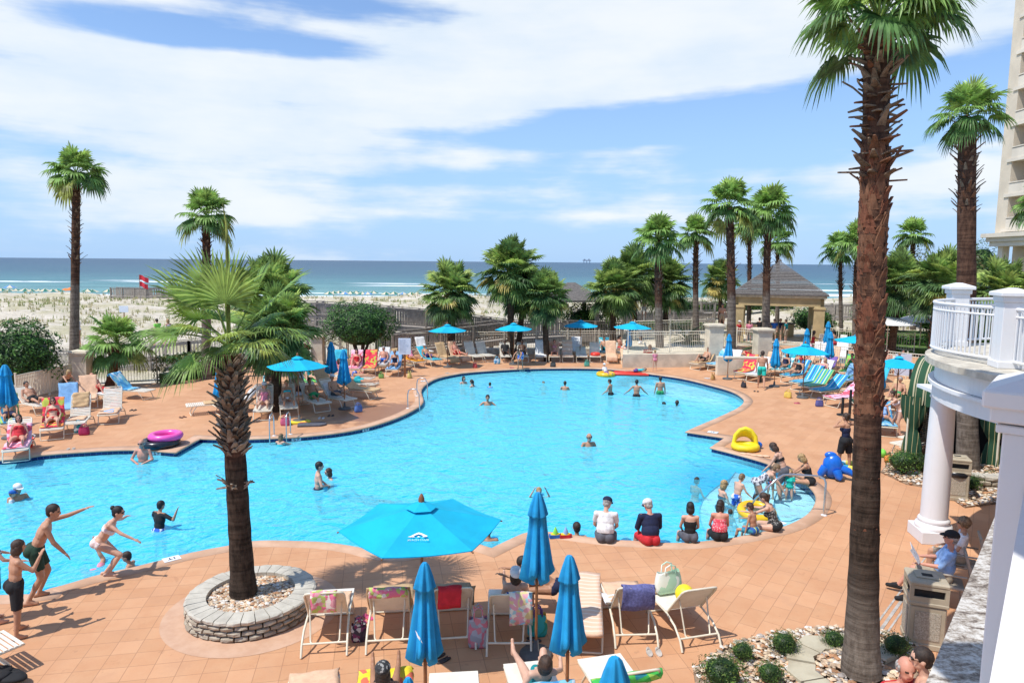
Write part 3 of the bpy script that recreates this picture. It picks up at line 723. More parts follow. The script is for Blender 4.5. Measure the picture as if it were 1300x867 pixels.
# --- near palm in the stone ring
PB = G(309, 751, .35); PB = G(309, 748, .30)
RC = G(313, 766, .30)
near_base = Vector((PB.x, PB.y, .25))
def stone_ring(c, r_out, courses, label, name='stone_planter', gravel=True, zt=.34, nb=30, npeb=1500, peb=.035, inner=.30):
    e = empty(name, (c[0], c[1], 0), 0, label, 'planter')
    hh = zt/courses; rr = random.Random(int(r_out*100)); STN = pm('wall_stone', (.48, .42, .33), .9, .25, 5, .5, col2=(.30, .25, .19), bscale=18); CAPM = pm('cap_stone', (.54, .50, .42), .85, .1, 3, .3, col2=(.42, .385, .32), bscale=25)
    mb = MB()
    for q in range(courses):
        ca_ = q == courses-1; off = (q % 2)*.5
        for i in range(nb):
            a0 = 2*PI*(i+off)/nb; da = 2*PI/nb; g = .06*da if not ca_ else .03*da; ro = r_out*(1+rr.uniform(-.012, .012))+(.015 if ca_ else -.03*(courses-1-q)*0); ri = r_out-inner
            z0 = q*hh+.003; z1 = (q+1)*hh-.006; mb.cur = 1 if ca_ else 0
            # rough bevelled front face
            mid = ro+.03*(0 if ca_ else 1)+(.02 if ca_ else 0); vs = []
            for (rad, z_) in ((ri, z0), (ro-.01, z0), (mid, z0+hh*.3), (mid, z1-hh*.2), (ro-.01, z1), (ri, z1)):
                for a_ in (a0+g, a0+da*.5, a0+da-g):
                    rj = rad+(rr.uniform(-.012, .012) if rad > ri else 0)-(.012 if a_ != a0+da*.5 and rad > ri else 0); vs.append((rj*math.cos(a_), rj*math.sin(a_), z_+(rr.uniform(-.004, .004) if rad > ri else 0)))
            fs = []
            for k in range(6):
                k2 = (k+1) % 6
                for j in range(2): fs.append((k*3+j, k*3+j+1, k2*3+j+1, k2*3+j))
            fs += [(0, 3, 6, 9, 12, 15), (2, 17, 14, 11, 8, 5)]
            mb.add(vs, fs, False)
    mb.build('stone_wall', [STN, CAPM], e)
    if gravel:
        mb = MB(); mb.prism([((r_out-inner+.01)*math.cos(2*PI*i/40), (r_out-inner+.01)*math.sin(2*PI*i/40)) for i in range(40)], -.01, zt-.10); mb.build('soil', pm('soil', (.16, .11, .075), .95, .3), e)
        rI = r_out-inner
        g_ = pebbles('gravel', lambda x, y: x*x+y*y < (rI)**2, (-rI, rI, -rI, rI), npeb, peb, zt-.085, None, 5, e); g_['kind'] = 'stuff'
    return e
ringR = (G(400, 762, .35)-G(226, 772, .35)).length/2
rc = (G(400, 762, .35)+G(226, 772, .35))/2
stone_ring((rc.x-.12, rc.y+.48), ringR*.95, 4, 'round grey stone planter ring full of pebbles around the front left palm', nb=30, npeb=2400, peb=.036)
# paving ring round the planter
mb = MB(); k = 60; vs = []
for rad in (ringR-.05, ringR+.36): vs += [(rc.x-.09+rad*math.cos(2*PI*i/k), rc.y+.48+rad*math.sin(2*PI*i/k), .004) for i in range(k)]
mb.add(vs, [(i, (i+1) % k, k+(i+1) % k, k+i) for i in range(k)]); struct(mb.build('paved_ring', pm('ring_paving', (.58, .37, .25), .8, .1, 3, .1, col2=(.52, .31, .20))))
random.seed(11)
nb_ = Vector((G(309, 750, .33).x, G(309, 750, .33).y, .30)); nt_ = AY(291, 450, nb_.y-.05)
e = empty('fan_palm', nb_, 0, 'stout palm with bright drooping fans growing in the round stone planter ring', 'palm tree')
mb, pts, rs = trunk_mb((0, 0, 0), nt_-nb_, .178, .155, .03, 16, 1.25, .62, 22); tm_ = trunk_mat(TD, ((.14, .07, .045), (.045, .022, .015)), 2.3, .15); mb.build('trunk', [tm_, tm_], e)
bo = boots(pts, rs, .60, .98, 230, .17, .062, .75, 2, .22); b2 = boots(pts, rs, .46, .49, 14, .16, .05, 1.1, 2, .6)
b2.build('dead_leaf_bases', [BOOT_G, BOOT], e)
bo.build('dead_leaf_bases', [BOOT_G, BOOT], e)
# hand-set fans: (azimuth seen from the camera: 0 = right, 90 = away), elevation, stalk, blade
mb = MB(); C0 = nt_-nb_+Vector((0, 0, .12))
FANS = [(172,48,.95,1.2,.5,0),(8,44,1.0,1.2,.5,1),(148,62,.9,1.1,.35,0),(35,60,.9,1.1,.45,1),(-80,74,.7,.95,.5,0),(95,76,.8,1.0,.3,0),(186,14,1.05,1.2,.9,1),(-6,16,1.0,1.1,1.0,1),
        (-70,30,.6,.9,1.1,0),(-125,34,.7,.95,1.0,0),(-30,22,.8,.95,1.1,0),(60,34,.9,1.0,.8,1),(120,30,.9,1.0,.8,1),(208,-6,.7,.95,1.4,1),(-92,4,.4,.75,1.5,1),(165,20,.9,.95,1.0,2),(25,2,.7,.8,1.3,3),(230,40,.8,.95,.8,1)]
for i_, (az, el, pl, r_, dr, ci) in enumerate(FANS):
    k_ = 1.2 if i_ < 6 else .98
    fan(mb, C0+Vector((0, 0, rnd(-.1, .1))), R(az), R(el+5), pl*.76*k_, r_*.78*k_, 40, dr*.85, ci=ci, pw=.020, spread=108, wide=.72)
LN = [leafmat('front_fan_young', (.36, .48, .11)), leafmat('front_fan_green', (.22, .35, .08)), leafmat('front_fan_deep', (.12, .22, .055)), LW[3]]
mb.cur = 3; mb.tube([C0, C0+Vector((.02, 0, 1.0)), C0+Vector((.03, .02, 1.9)), C0+Vector((-.02, .02, 2.25))], [.035, .03, .018, .004], 6)
mb.build('crown', LN, e)

# --- tall palm on the right, close to the camera
rb = G(1093, 853, .12); rtop = AY(1115, 34, rb.y+.15)
random.seed(5)
e = empty('fan_palm', rb, 0, 'tall thick palm with shaggy red brown trunk in the front gravel bed', 'palm tree')
mb, pts, rs = trunk_mb((0, 0, 0), rtop-rb, .178, .155, .04, 18, 1.48, .45, 40); tm_ = trunk_mat(TD, TR, 3.3, .6, TG, 1.1, .6); mb.build('trunk', [tm_, tm_], e)
bo = boots(pts, rs, .22, .47, 340, .045, .030, .22, 2); bo.build('bark_fringe', [BARK_D, BARK_R], e)
bo = boots(pts, rs, .42, .82, 330, .15, .075, .13, 2); bo.build('bark_scales', [BOOT_R, BARK_R], e)
bo = boots(pts, rs, .78, .99, 130, .19, .060, .95, 2, .6); bo.build('dead_leaf_bases', [BOOT, BOOT_R], e)
mb = MB(); C0 = rtop-rb; 
for i in range(30):
    t_ = (i+.5)/30; az = i*2.39996; el = R(80-84*t_+rnd(-8, 8))
    fan(mb, C0+Vector((0, 0, rnd(-.1, .15))), az, el, rnd(.5, .68), rnd(.62, .76), 38, .5+1.0*t_, ci=0 if t_ < .3 else 1 if t_ < .8 else 2, pw=.018, spread=125)
fan(mb, C0, R(-100), R(14), .35, .70, 34, 1.5, ci=1)
mb.build('crown', LW, e)
# --- second right palm behind the balcony column
b2_ = G(1229, 592, .35)
palm('fan_palm', (b2_.x, b2_.y, .3), AY(1228, 150, b2_.y), .25, .20, 'near', 1, .62, 'tall palm rising from the small stone planter behind the white column', None, (.74, 1., 90, .2, .05, 1.0), .38, rot=.4, n=14, flare=1.15)
stone_ring((b2_.x+.1, b2_.y), 1.05, 3, 'small cream stone planter ring at the foot of the palm behind the white column', zt=.4, nb=20, npeb=500, peb=.045, inner=.28)

# --- far palms: (column px, depth m, row of crown base px, kind, variant, scale, trunk radius, label)
def fp(px, Y, pyb, kind, k, cs, r, label, base_px=None, group='palms around the pool', gz_=0., boot='w', split=.45, name='fan_palm', lean=0, rot=None, mats=None):
    bx = XY(base_px if base_px is not None else px, Y, gz_); tp = AY(px, pyb, Y)
    bt = {'w': (.55, 1., 75, .26, .06, 1.0), 's': (.85, 1., 30, .2, .05, .9), 'm': (.30, 1., 90, .22, .055, .8), None: None}[boot]
    return palm(name, (bx.x, bx.y, gz_), tp, r, r*.8, kind, k, cs, label, group, bt, split, rot=rot, bend=.08, mats=mats)
fp(97, 37, 222, 'wash', 0, 1.10, .24, 'tall lone palm behind the cream pier on the far left', 94, gz_=-.3)
fp(262, 33, 277, 'wash', 1, .98, .22, 'palm whose top shows above the fans of the front left palm', 262, gz_=-.3)
fp(835, 41, 305, 'wash', 2, 1.15, .24, 'slim palm left of the sago palm bed, lights ringing its trunk', 838)
fp(884, 45, 298, 'wash', 0, 1.00, .20, 'slim palm growing behind the sago palm on the terrace', 884, rot=2, gz_=.6)
fp(926, 38.5, 264, 'wash', 1, 1.18, .25, 'tall pale trunked palm just right of the left terrace pier', 928, rot=1)
fp(976, 42, 270, 'wash', 2, 1.25, .24, 'tall palm in front of the gazebo roof', 973, rot=4)
fp(951, 56, 287, 'wash', 0, 1.15, .18, 'palm behind the gazebo, between the two tall palms', 950, gz_=-.3, rot=3)
fp(987, 60, 310, 'wash', 1, 1.15, .18, 'palm poking above the gazebo roof on its right side', 986, gz_=-.3, rot=5)
fp(1067, 54, 317, 'wash', 2, 1.1, .16, 'slim palm at the far right, left of the pair near the dunes', 1068, gz_=-.2, rot=.5)
fp(1089, 46, 308, 'wash', 0, 1.12, .20, 'palm half hidden by the big right trunk', 1086, gz_=0, rot=2.5)
fp(1159, 62, 300, 'wash', 1, 1.2, .2, 'palm standing above the scrub left of the hotel tower', 1159, gz_=0, rot=1.4)
# cabbage palms
SM = [BARK_D, BARK_D]
fp(572, 41, 376, 'sabal', 0, 1.25, .24, 'round headed cabbage palm left of the three in the middle', 573, split=.9, name='cabbage_palm', boot='s', mats=SM)
fp(648, 41, 350, 'sabal', 1, 1.40, .23, 'tallest cabbage palm in the middle, with a ragged open head', 648, split=.9, name='cabbage_palm', boot='s', mats=SM)
fp(664, 43, 372, 'sabal', 2, 1.15, .2, 'cabbage palm with a dark trunk just right of the tallest one', 657, split=.9, name='cabbage_palm', boot='s', mats=SM)
fp(693, 40, 381, 'sabal', 1, 1.08, .19, 'leaning cabbage palm on the right of the middle group', 687+8, split=.9, name='cabbage_palm', boot='s', rot=2.2, mats=SM)
fp(779, 46, 372, 'sabal', 0, 1.30, .2, 'cabbage palm on the left of the group behind the open pool umbrella', 779, gz_=-.2, split=.9, name='cabbage_palm', boot='s', rot=1.2, mats=SM)
fp(803, 49, 354, 'sabal', 2, 1.40, .2, 'higher cabbage palm second in the group behind the open pool umbrella', 808, gz_=-.2, split=.9, name='cabbage_palm', boot='s', rot=3, mats=SM)
fp(846, 50, 365, 'sabal', 1, 1.45, .22, 'broad cabbage palm with golden lower fronds behind the slim palm', 846, gz_=-.2, split=.9, name='cabbage_palm', boot='s', rot=4, mats=SM)
fp(915, 66, 358, 'sabal', 0, 1.3, .22, 'cabbage palm seen left of the gazebo roof', 915, gz_=-.2, split=.9, name='cabbage_palm', boot='s', rot=5, mats=SM)
fp(1195, 36, 366, 'sabal', 1, 1.25, .24, 'cabbage palm with golden tips right of the big right trunk', 1178+2, gz_=0, split=.9, name='cabbage_palm', boot='m', rot=.7, mats=[BARK_R, BARK_R])
fp(1140, 44, 362, 'sabal', 2, 1.30, .24, 'cabbage palm in shade behind the white parasols', 1131, gz_=0, split=.9, name='cabbage_palm', boot='s', rot=2.7, mats=SM)
fp(1272, 33, 378, 'sabal', 0, 1.10, .24, 'cabbage palm at the foot of the hotel tower', 1272, gz_=0, split=.9, name='cabbage_palm', boot='s', rot=2.7, mats=SM)
fp(1322, 24, 262, 'wash', 2, .62, .2, 'palm at the right edge with fronds hanging in front of the tower', 1345, gz_=0, rot=2.7)
fp(345, 27.5, 385, 'sabal', 1, 1.20, .24, 'big cabbage palm behind the front left palm', 345, split=.9, name='cabbage_palm', boot='m', rot=1.9, mats=SM)
fp(352, 26, 428, 'sabal', 2, 1.16, .2, 'silvery low fan palm beside the open umbrella on the left', 352, split=.9, name='cabbage_palm', boot=None, rot=.9, mats=SM)
fp(148, 31, 437, 'shrubfan', 0, 1.12, .22, 'short bushy palm beside the cream pier', 141, split=.9, name='cabbage_palm', boot='m', rot=.9, mats=[BARK_R, BARK_R])

# bushes
def bushpx(px, py, z, rpx, label, hratio=.8, mats=None, n_=2600, leaf=None, seed=1, name='round_bush', cat='bush', group=None, depth=None, lift=0.):
    p = G(px, py, z); k = (p-CAMP).dot(Fv)/FPX; r = rpx*k
    return bush((p.x, p.y, z), (r, r*(depth or .9), r*hratio), label, n_, leaf or r*.055, mats, name, cat, group, seed, lift=lift)
bushpx(28, 500, 0, 46, 'big dark green bush at the left edge behind the red towel loungers', 1.02, n_=5200, leaf=.075, seed=4)
bushpx(458, 462, 0, 45, 'clipped dome bush behind the red pool loungers', .70, n_=9000, leaf=.06, seed=2, lift=.75)
bushpx(741, 433, 0, 29, 'clipped dome bush behind the fence right of the dark pavilion', .82, n_=3200, seed=3)
bushpx(1030, 424, 0, 26, 'dark dome bush at the right corner of the gazebo', .66, n_=2600, seed=5)
bushpx(863, 410, 0, 20, 'dark bush between the slim palms behind the terrace fence', .9, n_=1800, seed=6)
bushpx(1132, 420, 0, 16, 'round dark bush just right of the big right trunk', .9, n_=1400, seed=7)
sp_ = G(873, 440, .55); sago((sp_.x, sp_.y, .55), 1.25, 'sago palm in the raised terrace bed')
sp_ = G(967, 455, 0); sago((sp_.x, sp_.y, .1), 1.35, 'sago palm beside the right terrace pier', seed=9, n_=30)
sp_ = G(1090, 490, 0); sago((sp_.x, sp_.y, .1), 1.05, 'sago palm among the loungers, partly behind the big right trunk', seed=10)
sp_ = G(946, 470, 0); sago((sp_.x, sp_.y, .05), .75, 'small sago palm behind the white loungers', seed=12, n_=18)
# gravel bed, front right
BED_PX = [(868,900),(880,852),(905,833),(930,818),(985,806),(1040,799),(1085,800),(1130,806),(1165,822),(1190,850),(1200,900)]
bed = [(G(a, b).x, G(a, b).y) for a, b in BED_PX]; bed[0] = (bed[0][0], 7.2); bed[-1] = (bed[-1][0], 7.2)
mb = MB(); mb.prism(bed, -.01, .05); struct(mb.build('planting_bed', pm('bed_soil', (.30, .21, .14), .95, .2)))
bx_ = [p[0] for p in bed]; by_ = [p[1] for p in bed]
pebbles('gravel', lambda x, y: inpoly(x, y, bed) and (x-rb.x)**2+(y-rb.y)**2 > .88**2, (min(bx_), max(bx_), min(by_), max(by_)), 3600, .045, .065, 'tan and white pebbles covering the planting bed at the front right', 8)
def small_shrub(px, py, rpx, label, seed, mats=BUSHY): return bushpx(px, py, .05, rpx, label, .78, mats, 1100, None, seed, 'shrub', 'shrub', 'small shrubs in the gravel beds', lift=0)
for i, a in enumerate([(942,838,17,'bushy green shrub in the gravel, upper left of the bed'),(995,830,20,'rounded shrub in the gravel, middle of the top row'),(1058,822,16,'shrub in the gravel touching the left side of the big trunk'),(916,874,30,'largest yellow green shrub in the gravel bed'),(977,868,20,'shrub in the gravel between the largest one and the flagstones'),(1137,832,20,'shrub in the gravel right of the big trunk'),
    (1146,602,22,'left shrub in the gravel bed by the striped cabana'),(1168,598,16,'right shrub in the gravel bed by the striped cabana'),(1232,622,14,'shrub right of the litter bin behind the white column'),(1258,612,10,'small shrub by the planter behind the white column')]): small_shrub(*a, seed=20+i)
FL = pm('flagstone', (.50, .45, .33), .85, .15, 3, .3, col2=(.40, .35, .25))
ea = empty('flagstone_ring', (rb.x, rb.y, .05), 0, 'buff flagstones laid round the foot of the big right palm', 'paving')
for i in range(9):
    a0 = R(30+i*33); mb = MB(); rr_ = random.Random(i); poly = []
    for rad, aa in ((.56, a0+.02), (.60, a0+.28), (.56, a0+.53), (.92, a0+.55), (.98, a0+.28), (.9, a0+.01)):
        poly.append((rad*1.05*math.cos(aa), rad*1.05*math.sin(aa)))
    mb.prism(poly, 0, .075+.01*(i % 2)); mb.build('flagstone', FL, ea)
pebbles('gravel', lambda x, y: .27**2 < (x-rb.x)**2+(y-rb.y)**2 < .6**2, (rb.x-.6, rb.x+.6, rb.y-.6, rb.y+.6), 420, .055, .09, 'larger pebbles filling the ring at the foot of the big right palm', 12)
# gravel bed, right middle
bed2_px = [(1118,600),(1150,615),(1190,622),(1225,645),(1262,640),(1330,640),(1330,600),(1200,590),(1130,588)]
bed2 = [(G(a, b).x, G(a, b).y) for a, b in bed2_px]
mb = MB(); mb.prism(bed2, -.01, .04); struct(mb.build('planting_bed', bpy.data.materials['bed_soil']))
bx_ = [p[0] for p in bed2]; by_ = [p[1] for p in bed2]
pebbles('gravel', lambda x, y: inpoly(x, y, bed2), (min(bx_), max(bx_), min(by_), max(by_)), 2200, .06, .05, 'pale pebbles in the bed by the striped cabana', 9)
# hedges, oleander strip, ground cover
def strip(px0, py0, px1, py1, w, h, label, mats, n_, leaf, name='hedge', cat='hedge', z=0, seed=2):
    a = G(px0, py0, z); b = G(px1, py1, z); c = (a+b)/2; L = (b-a).length; an = math.atan2(b.y-a.y, b.x-a.x)
    e = empty(name, (c.x, c.y, z), an, label, cat); mb = MB(); mb.cur = 2; lo_ = name == 'border_shrubs'; mb.box((0, 0, h*(.2 if lo_ else .42)), (L*.98, w*(.3 if lo_ else .7), h*(.4 if lo_ else .8))); rr = random.Random(seed)
    for i in range(n_):
        x_ = rr.uniform(-L/2, L/2); hh = h*(1+.25*noise.noise(Vector((x_*.9, seed, 0))))
        if rr.random() < .5: p = Vector((x_, rr.uniform(-w/2, w/2), hh*rr.uniform(.85, 1.05)))
        else: p = Vector((x_, rr.choice((-1, 1))*w/2*rr.uniform(.8, 1.1), hh*rr.random()))
        nn = Vector((rr.gauss(0, 1), rr.gauss(0, 1), rr.gauss(.5, 1))).normalized(); a_ = nn.orthogonal().normalized(); b_ = nn.cross(a_); l = leaf*rr.uniform(.6, 1.4)
        x2 = rr.random(); mb.cur = 0 if x2 < .3 else 1 if x2 < .75 else 2
        mb.add([p-a_*l, p-b_*l*.4, p+a_*l, p+b_*l*.4], [(0, 1, 2, 3)], False)
    mb.build('foliage', mats, e); return e
strip(478, 446, 640, 433, 1.2, .95, 'long low hedge behind the back row of loungers in the middle', BUSHY, 3200, .10)
strip(800, 424, 900, 424, 1.6, .9, 'clipped hedge inside the terrace fence', BUSHY, 2000, .10, z=.3)
strip(850, 397, 1005, 392, 1.4, 1.1, 'light green hedge on the far side of the gazebo', BUSHY, 2200, .13, seed=8)
strip(1030, 430, 1200, 440, 1.4, .6, 'low leafy border behind the right hand fence', BUSH, 1800, .12, seed=12, z=.0)
strip(1085, 398, 1210, 402, 2.5, 1.3, 'green shrubs lining the far garden lawn', BUSHY, 2200, .14, seed=9)
strip(205, 487, 300, 471, 1.3, 1.15, 'loose flowering shrubs along the left hand fence', [OLIVE[0], BUSHY[1], BUSH[1]], 2600, .09, 'border_shrubs', 'shrub', seed=11)
strip(345, 468, 395, 462, 1.2, 1.0, 'dark red leaved shrubs behind the shaded sunbathers', [pm('leaf_red', (.25, .03, .02), .6), BUSHY[1], BUSH[2]], 1300, .09, 'border_shrubs', 'shrub', seed=13)
# far scrub on the right
def scrub(px, py, rpx, Y, label, seed, mats=OLIVE, hr=.6, n_=1500):
    p = AY(px, py, Y); k = Y/FPX; r = rpx*k; h = (p.z+.2)/1.9
    e = empty('scrub_tree', (p.x, Y, -.2), 0, label, 'tree', 'scrubby trees behind the far garden'); mb = MB(); mb.cur = 2
    mb.ell((0, 0, h*.95), (r*.75, r*.6, h*.75), nu=10, nv=7, jit=.08); foliage(mb, (0, 0, h*.95), (r, r*.8, h), n_, r*.055, seed=seed, lobes=9); mb.build('crown', mats, e)
    mb = MB(); mb.tube([(0, 0, -.3), (.1, 0, h*.5), (0, .1, h)], [.22, .16, .08], 6); mb.build('trunk', BARK_D, e)
scrub(1168, 322, 40, 70, 'olive green scrub tree behind the white parasols', 31)
scrub(1215, 318, 38, 66, 'rusty tinted scrub tree left of the tower', 32, [pm('leaf_rust', (.26, .17, .07), .7), OLIVE[0], OLIVE[1]])
scrub(1248, 304, 28, 72, 'bright green tree close against the tower', 33, BUSHY)
scrub(1128, 330, 30, 74, 'low scrub tree seen right of the big trunk', 34)
scrub(1195, 345, 45, 58, 'dark scrub tree low behind the golden tipped palm', 35, BUSHY)
scrub(1262, 352, 40, 46, 'leafy dark tree at the foot of the tower', 36, BUSH)
scrub(1210, 382, 36, 44, 'dark undergrowth tree left of the balcony pier', 37, BUSH)
scrub(1120, 372, 34, 60, 'shady tree behind the lawn parasols', 38, BUSH)
# dune grass: one object
random.seed(21); mb = MB(); DG = [pm('dune_grass', (.46, .44, .20), .8, .2, trans=.3), pm('dune_grass_dry', (.58, .50, .30), .8, .2, trans=.3), pm('dune_grass_green', (.30, .35, .12), .8, .2, trans=.3)]
cnt = 0
while cnt < 4200:
    y = 40+95*random.random()**.8; x = rnd(-1, 1)*(.85*y+4)
    if inpoly(x, y, offset_in): continue
    dn = noise.noise(Vector((x*.09, y*.12, 3)))+noise.noise(Vector((x*.3, y*.3, 8)))*.6
    if dn < rnd(-.5, .6)+(.4 if x > 50 else 0): continue
    if y > 118 and random.random() > .4: continue
    cnt += 1; z_ = gh(x, y)
    mb.cur = random.choice((0, 1, 2)); h_ = rnd(.25, .75)
    for q in range(4):
        a = rnd(0, 6.28); w_ = .03+.015*y/40; dx, dy = math.cos(a), math.sin(a); l = rnd(.15, .5)*h_
        ox, oy = rnd(-.2, .2), rnd(-.2, .2)
        mb.add([(x+ox-dy*w_, y+oy+dx*w_, z_-.05), (x+ox+dy*w_, y+oy-dx*w_, z_-.05), (x+ox+dx*l, y+oy+dy*l, z_+h_*rnd(.7, 1))], [(0, 1, 2)], False)
tag(mb.build('dune_grass', DG), 'tufts of dry sea grass scattered over the white dunes', 'grass', kind='stuff')
# ------------------------------------------------------------------ pool furniture
FRM = pm('cream_metal', (.74, .68, .54), .35, .05, 3); STR = pm('vinyl_strap', (.78, .74, .64), .5, .05, 3); STRB = pm('vinyl_strap_beige', (.58, .46, .28), .5, .08, 3)
def lounger(back=55, label='', group='sun loungers round the pool', loc=(0, 0, 0), rz=0., hl=1.12, cache={}):
    """local frame: foot end at y = 0 facing +y, hinge at y = -1.12; feet on the ground"""
    key = (back, hl)
    if key not in cache:
        a = R(back); W2 = .31; zs_ = .37; hy = -hl; BL = .84 if hl > 1 else .72
        by, bz = hy-math.cos(a)*BL, zs_+math.sin(a)*BL
        f = MB(); r_ = .018
        for s_ in (-1, 1):
            x = s_*W2
            f.tube([(x*.8, .0, zs_-.01), (x*.95, -.0, zs_-.01), (x, -.05, zs_), (x, -.5, zs_-.005), (x, hy, zs_-.01), (x*1.04, hy-.30, zs_-.08), (x*1.06, hy-.48, .16), (x*1.06, hy-.56, .015)], r_, 6)
        f.tube([(-W2*.8, 0, zs_-.01), (W2*.8, 0, zs_-.01)], r_, 6)
        f.tube([(-W2*1.05, hy-.46, .17), (W2*1.05, hy-.46, .17)], r_*.9, 6)
        fl = MB()
        for s_ in (-1, 1): fl.tube([(s_*W2, -.34, zs_-.01), (s_*W2*1.02, -.22, .2), (s_*W2*1.02, -.14, .02), (s_*W2*.9, -.13, .018), (0, -.13, .018)], r_*.9, 6)
        bf = MB()
        c_, s2 = math.cos(a), math.sin(a)
        def bp(x, l, o=0.): return (x, hy-c_*l+s2*o*0-0, zs_+s2*l+o)
        path = [bp(-W2*.93, 0), bp(-W2*.93, BL-.07), bp(-W2*.86, BL-.01), bp(-W2*.7, BL+.005), bp(W2*.7, BL+.005), bp(W2*.86, BL-.01), bp(W2*.93, BL-.07), bp(W2*.93, 0)]
        bf.tube(path, r_*.95, 6)
        if back > 15:
            for s_ in (-1, 1): bf.tube([bp(s_*W2*.75, BL*.55), (s_*W2*.68, hy-.42, .19), (s_*W2*.6, hy-.46, .17)], r_*.75, 5)
        st = MB(); k = 17
        for i in range(k):
            y = -.03-i*((hl-.06)/(k-1)); st.box((0, y, zs_+.016), (W2*2+.02, .046, .008))
        sb = MB(); k = 13; M_ = Matrix.Rotation(-a, 3, 'X')
        for i in range(k):
            l = .06+i*(BL-.14)/(k-1); p = bp(0, l); o = (0, s2*.014, c_*.014)
            sb.box((p[0], p[1]+o[1], p[2]+o[2]), (W2*1.9, .044, .008), M=M_)
        root = empty('sun_lounger', (0, 0, 0)); f.build('frame', FRM, root); fl.build('front_leg', FRM, root); bf.build('back_frame', FRM, root)
        st.build('seat', STR, root); sb.build('backrest', STR, root); cache[key] = root; root['_proto'] = 1
        for c in root.children: c.hide_render = False
        r = root; first = True
    else: r = copy_tree(cache[key])
    if '_proto' in r: del r['_proto']
    r.location = loc; r.rotation_euler = (0, 0, rz); tag(r, label, 'sun lounger', group); r['_back'] = back; r['_hl'] = hl; 
    return r
LOUNGERS = {}
def LP(back, y, o=0., hl=1.12):
    """profile point on a lounger: y from the foot end (0) towards the head (positive distance)"""
    a = R(back)
    if y <= 1.12: return (-y*hl/1.12, .395+o)
    l = (y-1.12)*(1 if hl > 1 else .857); return (-hl-math.cos(a)*l+math.sin(a)*o, .39+math.sin(a)*l+math.cos(a)*o)
def towel(lg, mat, y0, y1, w=.6, label='', x0=0., over=0., name='towel', foot=0., cat='towel', thick=.012, group=None, wr=.012):
    """cloth following a lounger's seat and back; over = length hanging behind the top, foot = length hanging over the foot end"""
    back = lg['_back']; e = []
    n1 = 16; ys = [y0+(y1-y0)*i/n1 for i in range(n1+1)]
    prof = [LP(back, y, .022, lg['_hl']) for y in ys]; a = R(back)
    if over:
        top = prof[-1]; tp = (top[0]-.035, top[1]+.01); prof.append((top[0]-.03*math.sin(a)-.01, top[1]+.018)); 
        for k in range(1, 5): prof.append((tp[0]-.03+.10*over*k/4*math.cos(a)*0+ (math.cos(a)*over*k/4*.25), tp[1]-over*k/4))
    if foot:
        f0 = prof[0]; pre = [(f0[0]+.03, f0[1]-foot*k/3) for k in (3, 2, 1)]; prof = pre+[(f0[0]+.025, f0[1]-.005)]+prof
    k = len(prof); m_ = 8; mb = MB(); rr = random.Random(sum(map(ord, label)))
    ph = rr.uniform(0, 6); top_ = []; bot = []
    for i, (y, z) in enumerate(prof):
        # normal of profile
        a0 = prof[max(0, i-1)]; a1 = prof[min(k-1, i+1)]; ty, tz = a1[0]-a0[0], a1[1]-a0[1]; L = math.hypot(ty, tz) or 1; ny, nz = tz/L, -ty/L
        if nz < 0 and abs(nz) > .3: ny, nz = -ny, -nz
        for j in range(m_+1):
            x = x0+(j/m_-.5)*w*(1+.02*math.sin(i*.8+ph)); wv = wr*(math.sin(x*17+i*.55+ph)+.6*math.sin(i*1.3+x*7)); 
            top_.append((x+.012*math.sin(i*.9+ph), y+ny*(wv+thick), z+nz*(wv*.6+thick+.004))); bot.append((x, y, z))
    W_ = m_+1; nn = len(top_)
    fs = []
    for i in range(k-1):
        for j in range(m_):
            q = i*W_+j; fs.append((q, q+1, q+W_+1, q+W_)); fs.append((nn+q, nn+q+W_, nn+q+W_+1, nn+q+1))
    for i in range(k-1):
        q = i*W_; fs.append((q, q+W_, nn+q+W_, nn+q)); q += m_; fs.append((q, nn+q, nn+q+W_, q+W_))
    for j in range(m_): fs.append((j, nn+j, nn+j+1, j+1)); q = (k-1)*W_+j; fs.append((q, q+1, nn+q+1, nn+q))
    mb.add(top_+bot, fs, True)
    o = mb.build(name, mat, None, lg.location, lg.rotation_euler.z); tag(o, label, cat, group); return o
def on_lounger(lg, y, x=0., o=0.):
    py, pz = LP(lg['_back'], y, .03+o, lg['_hl']); v = Matrix.Rotation(lg.rotation_euler.z, 3, 'Z') @ Vector((x, py, pz)); return v+lg.location
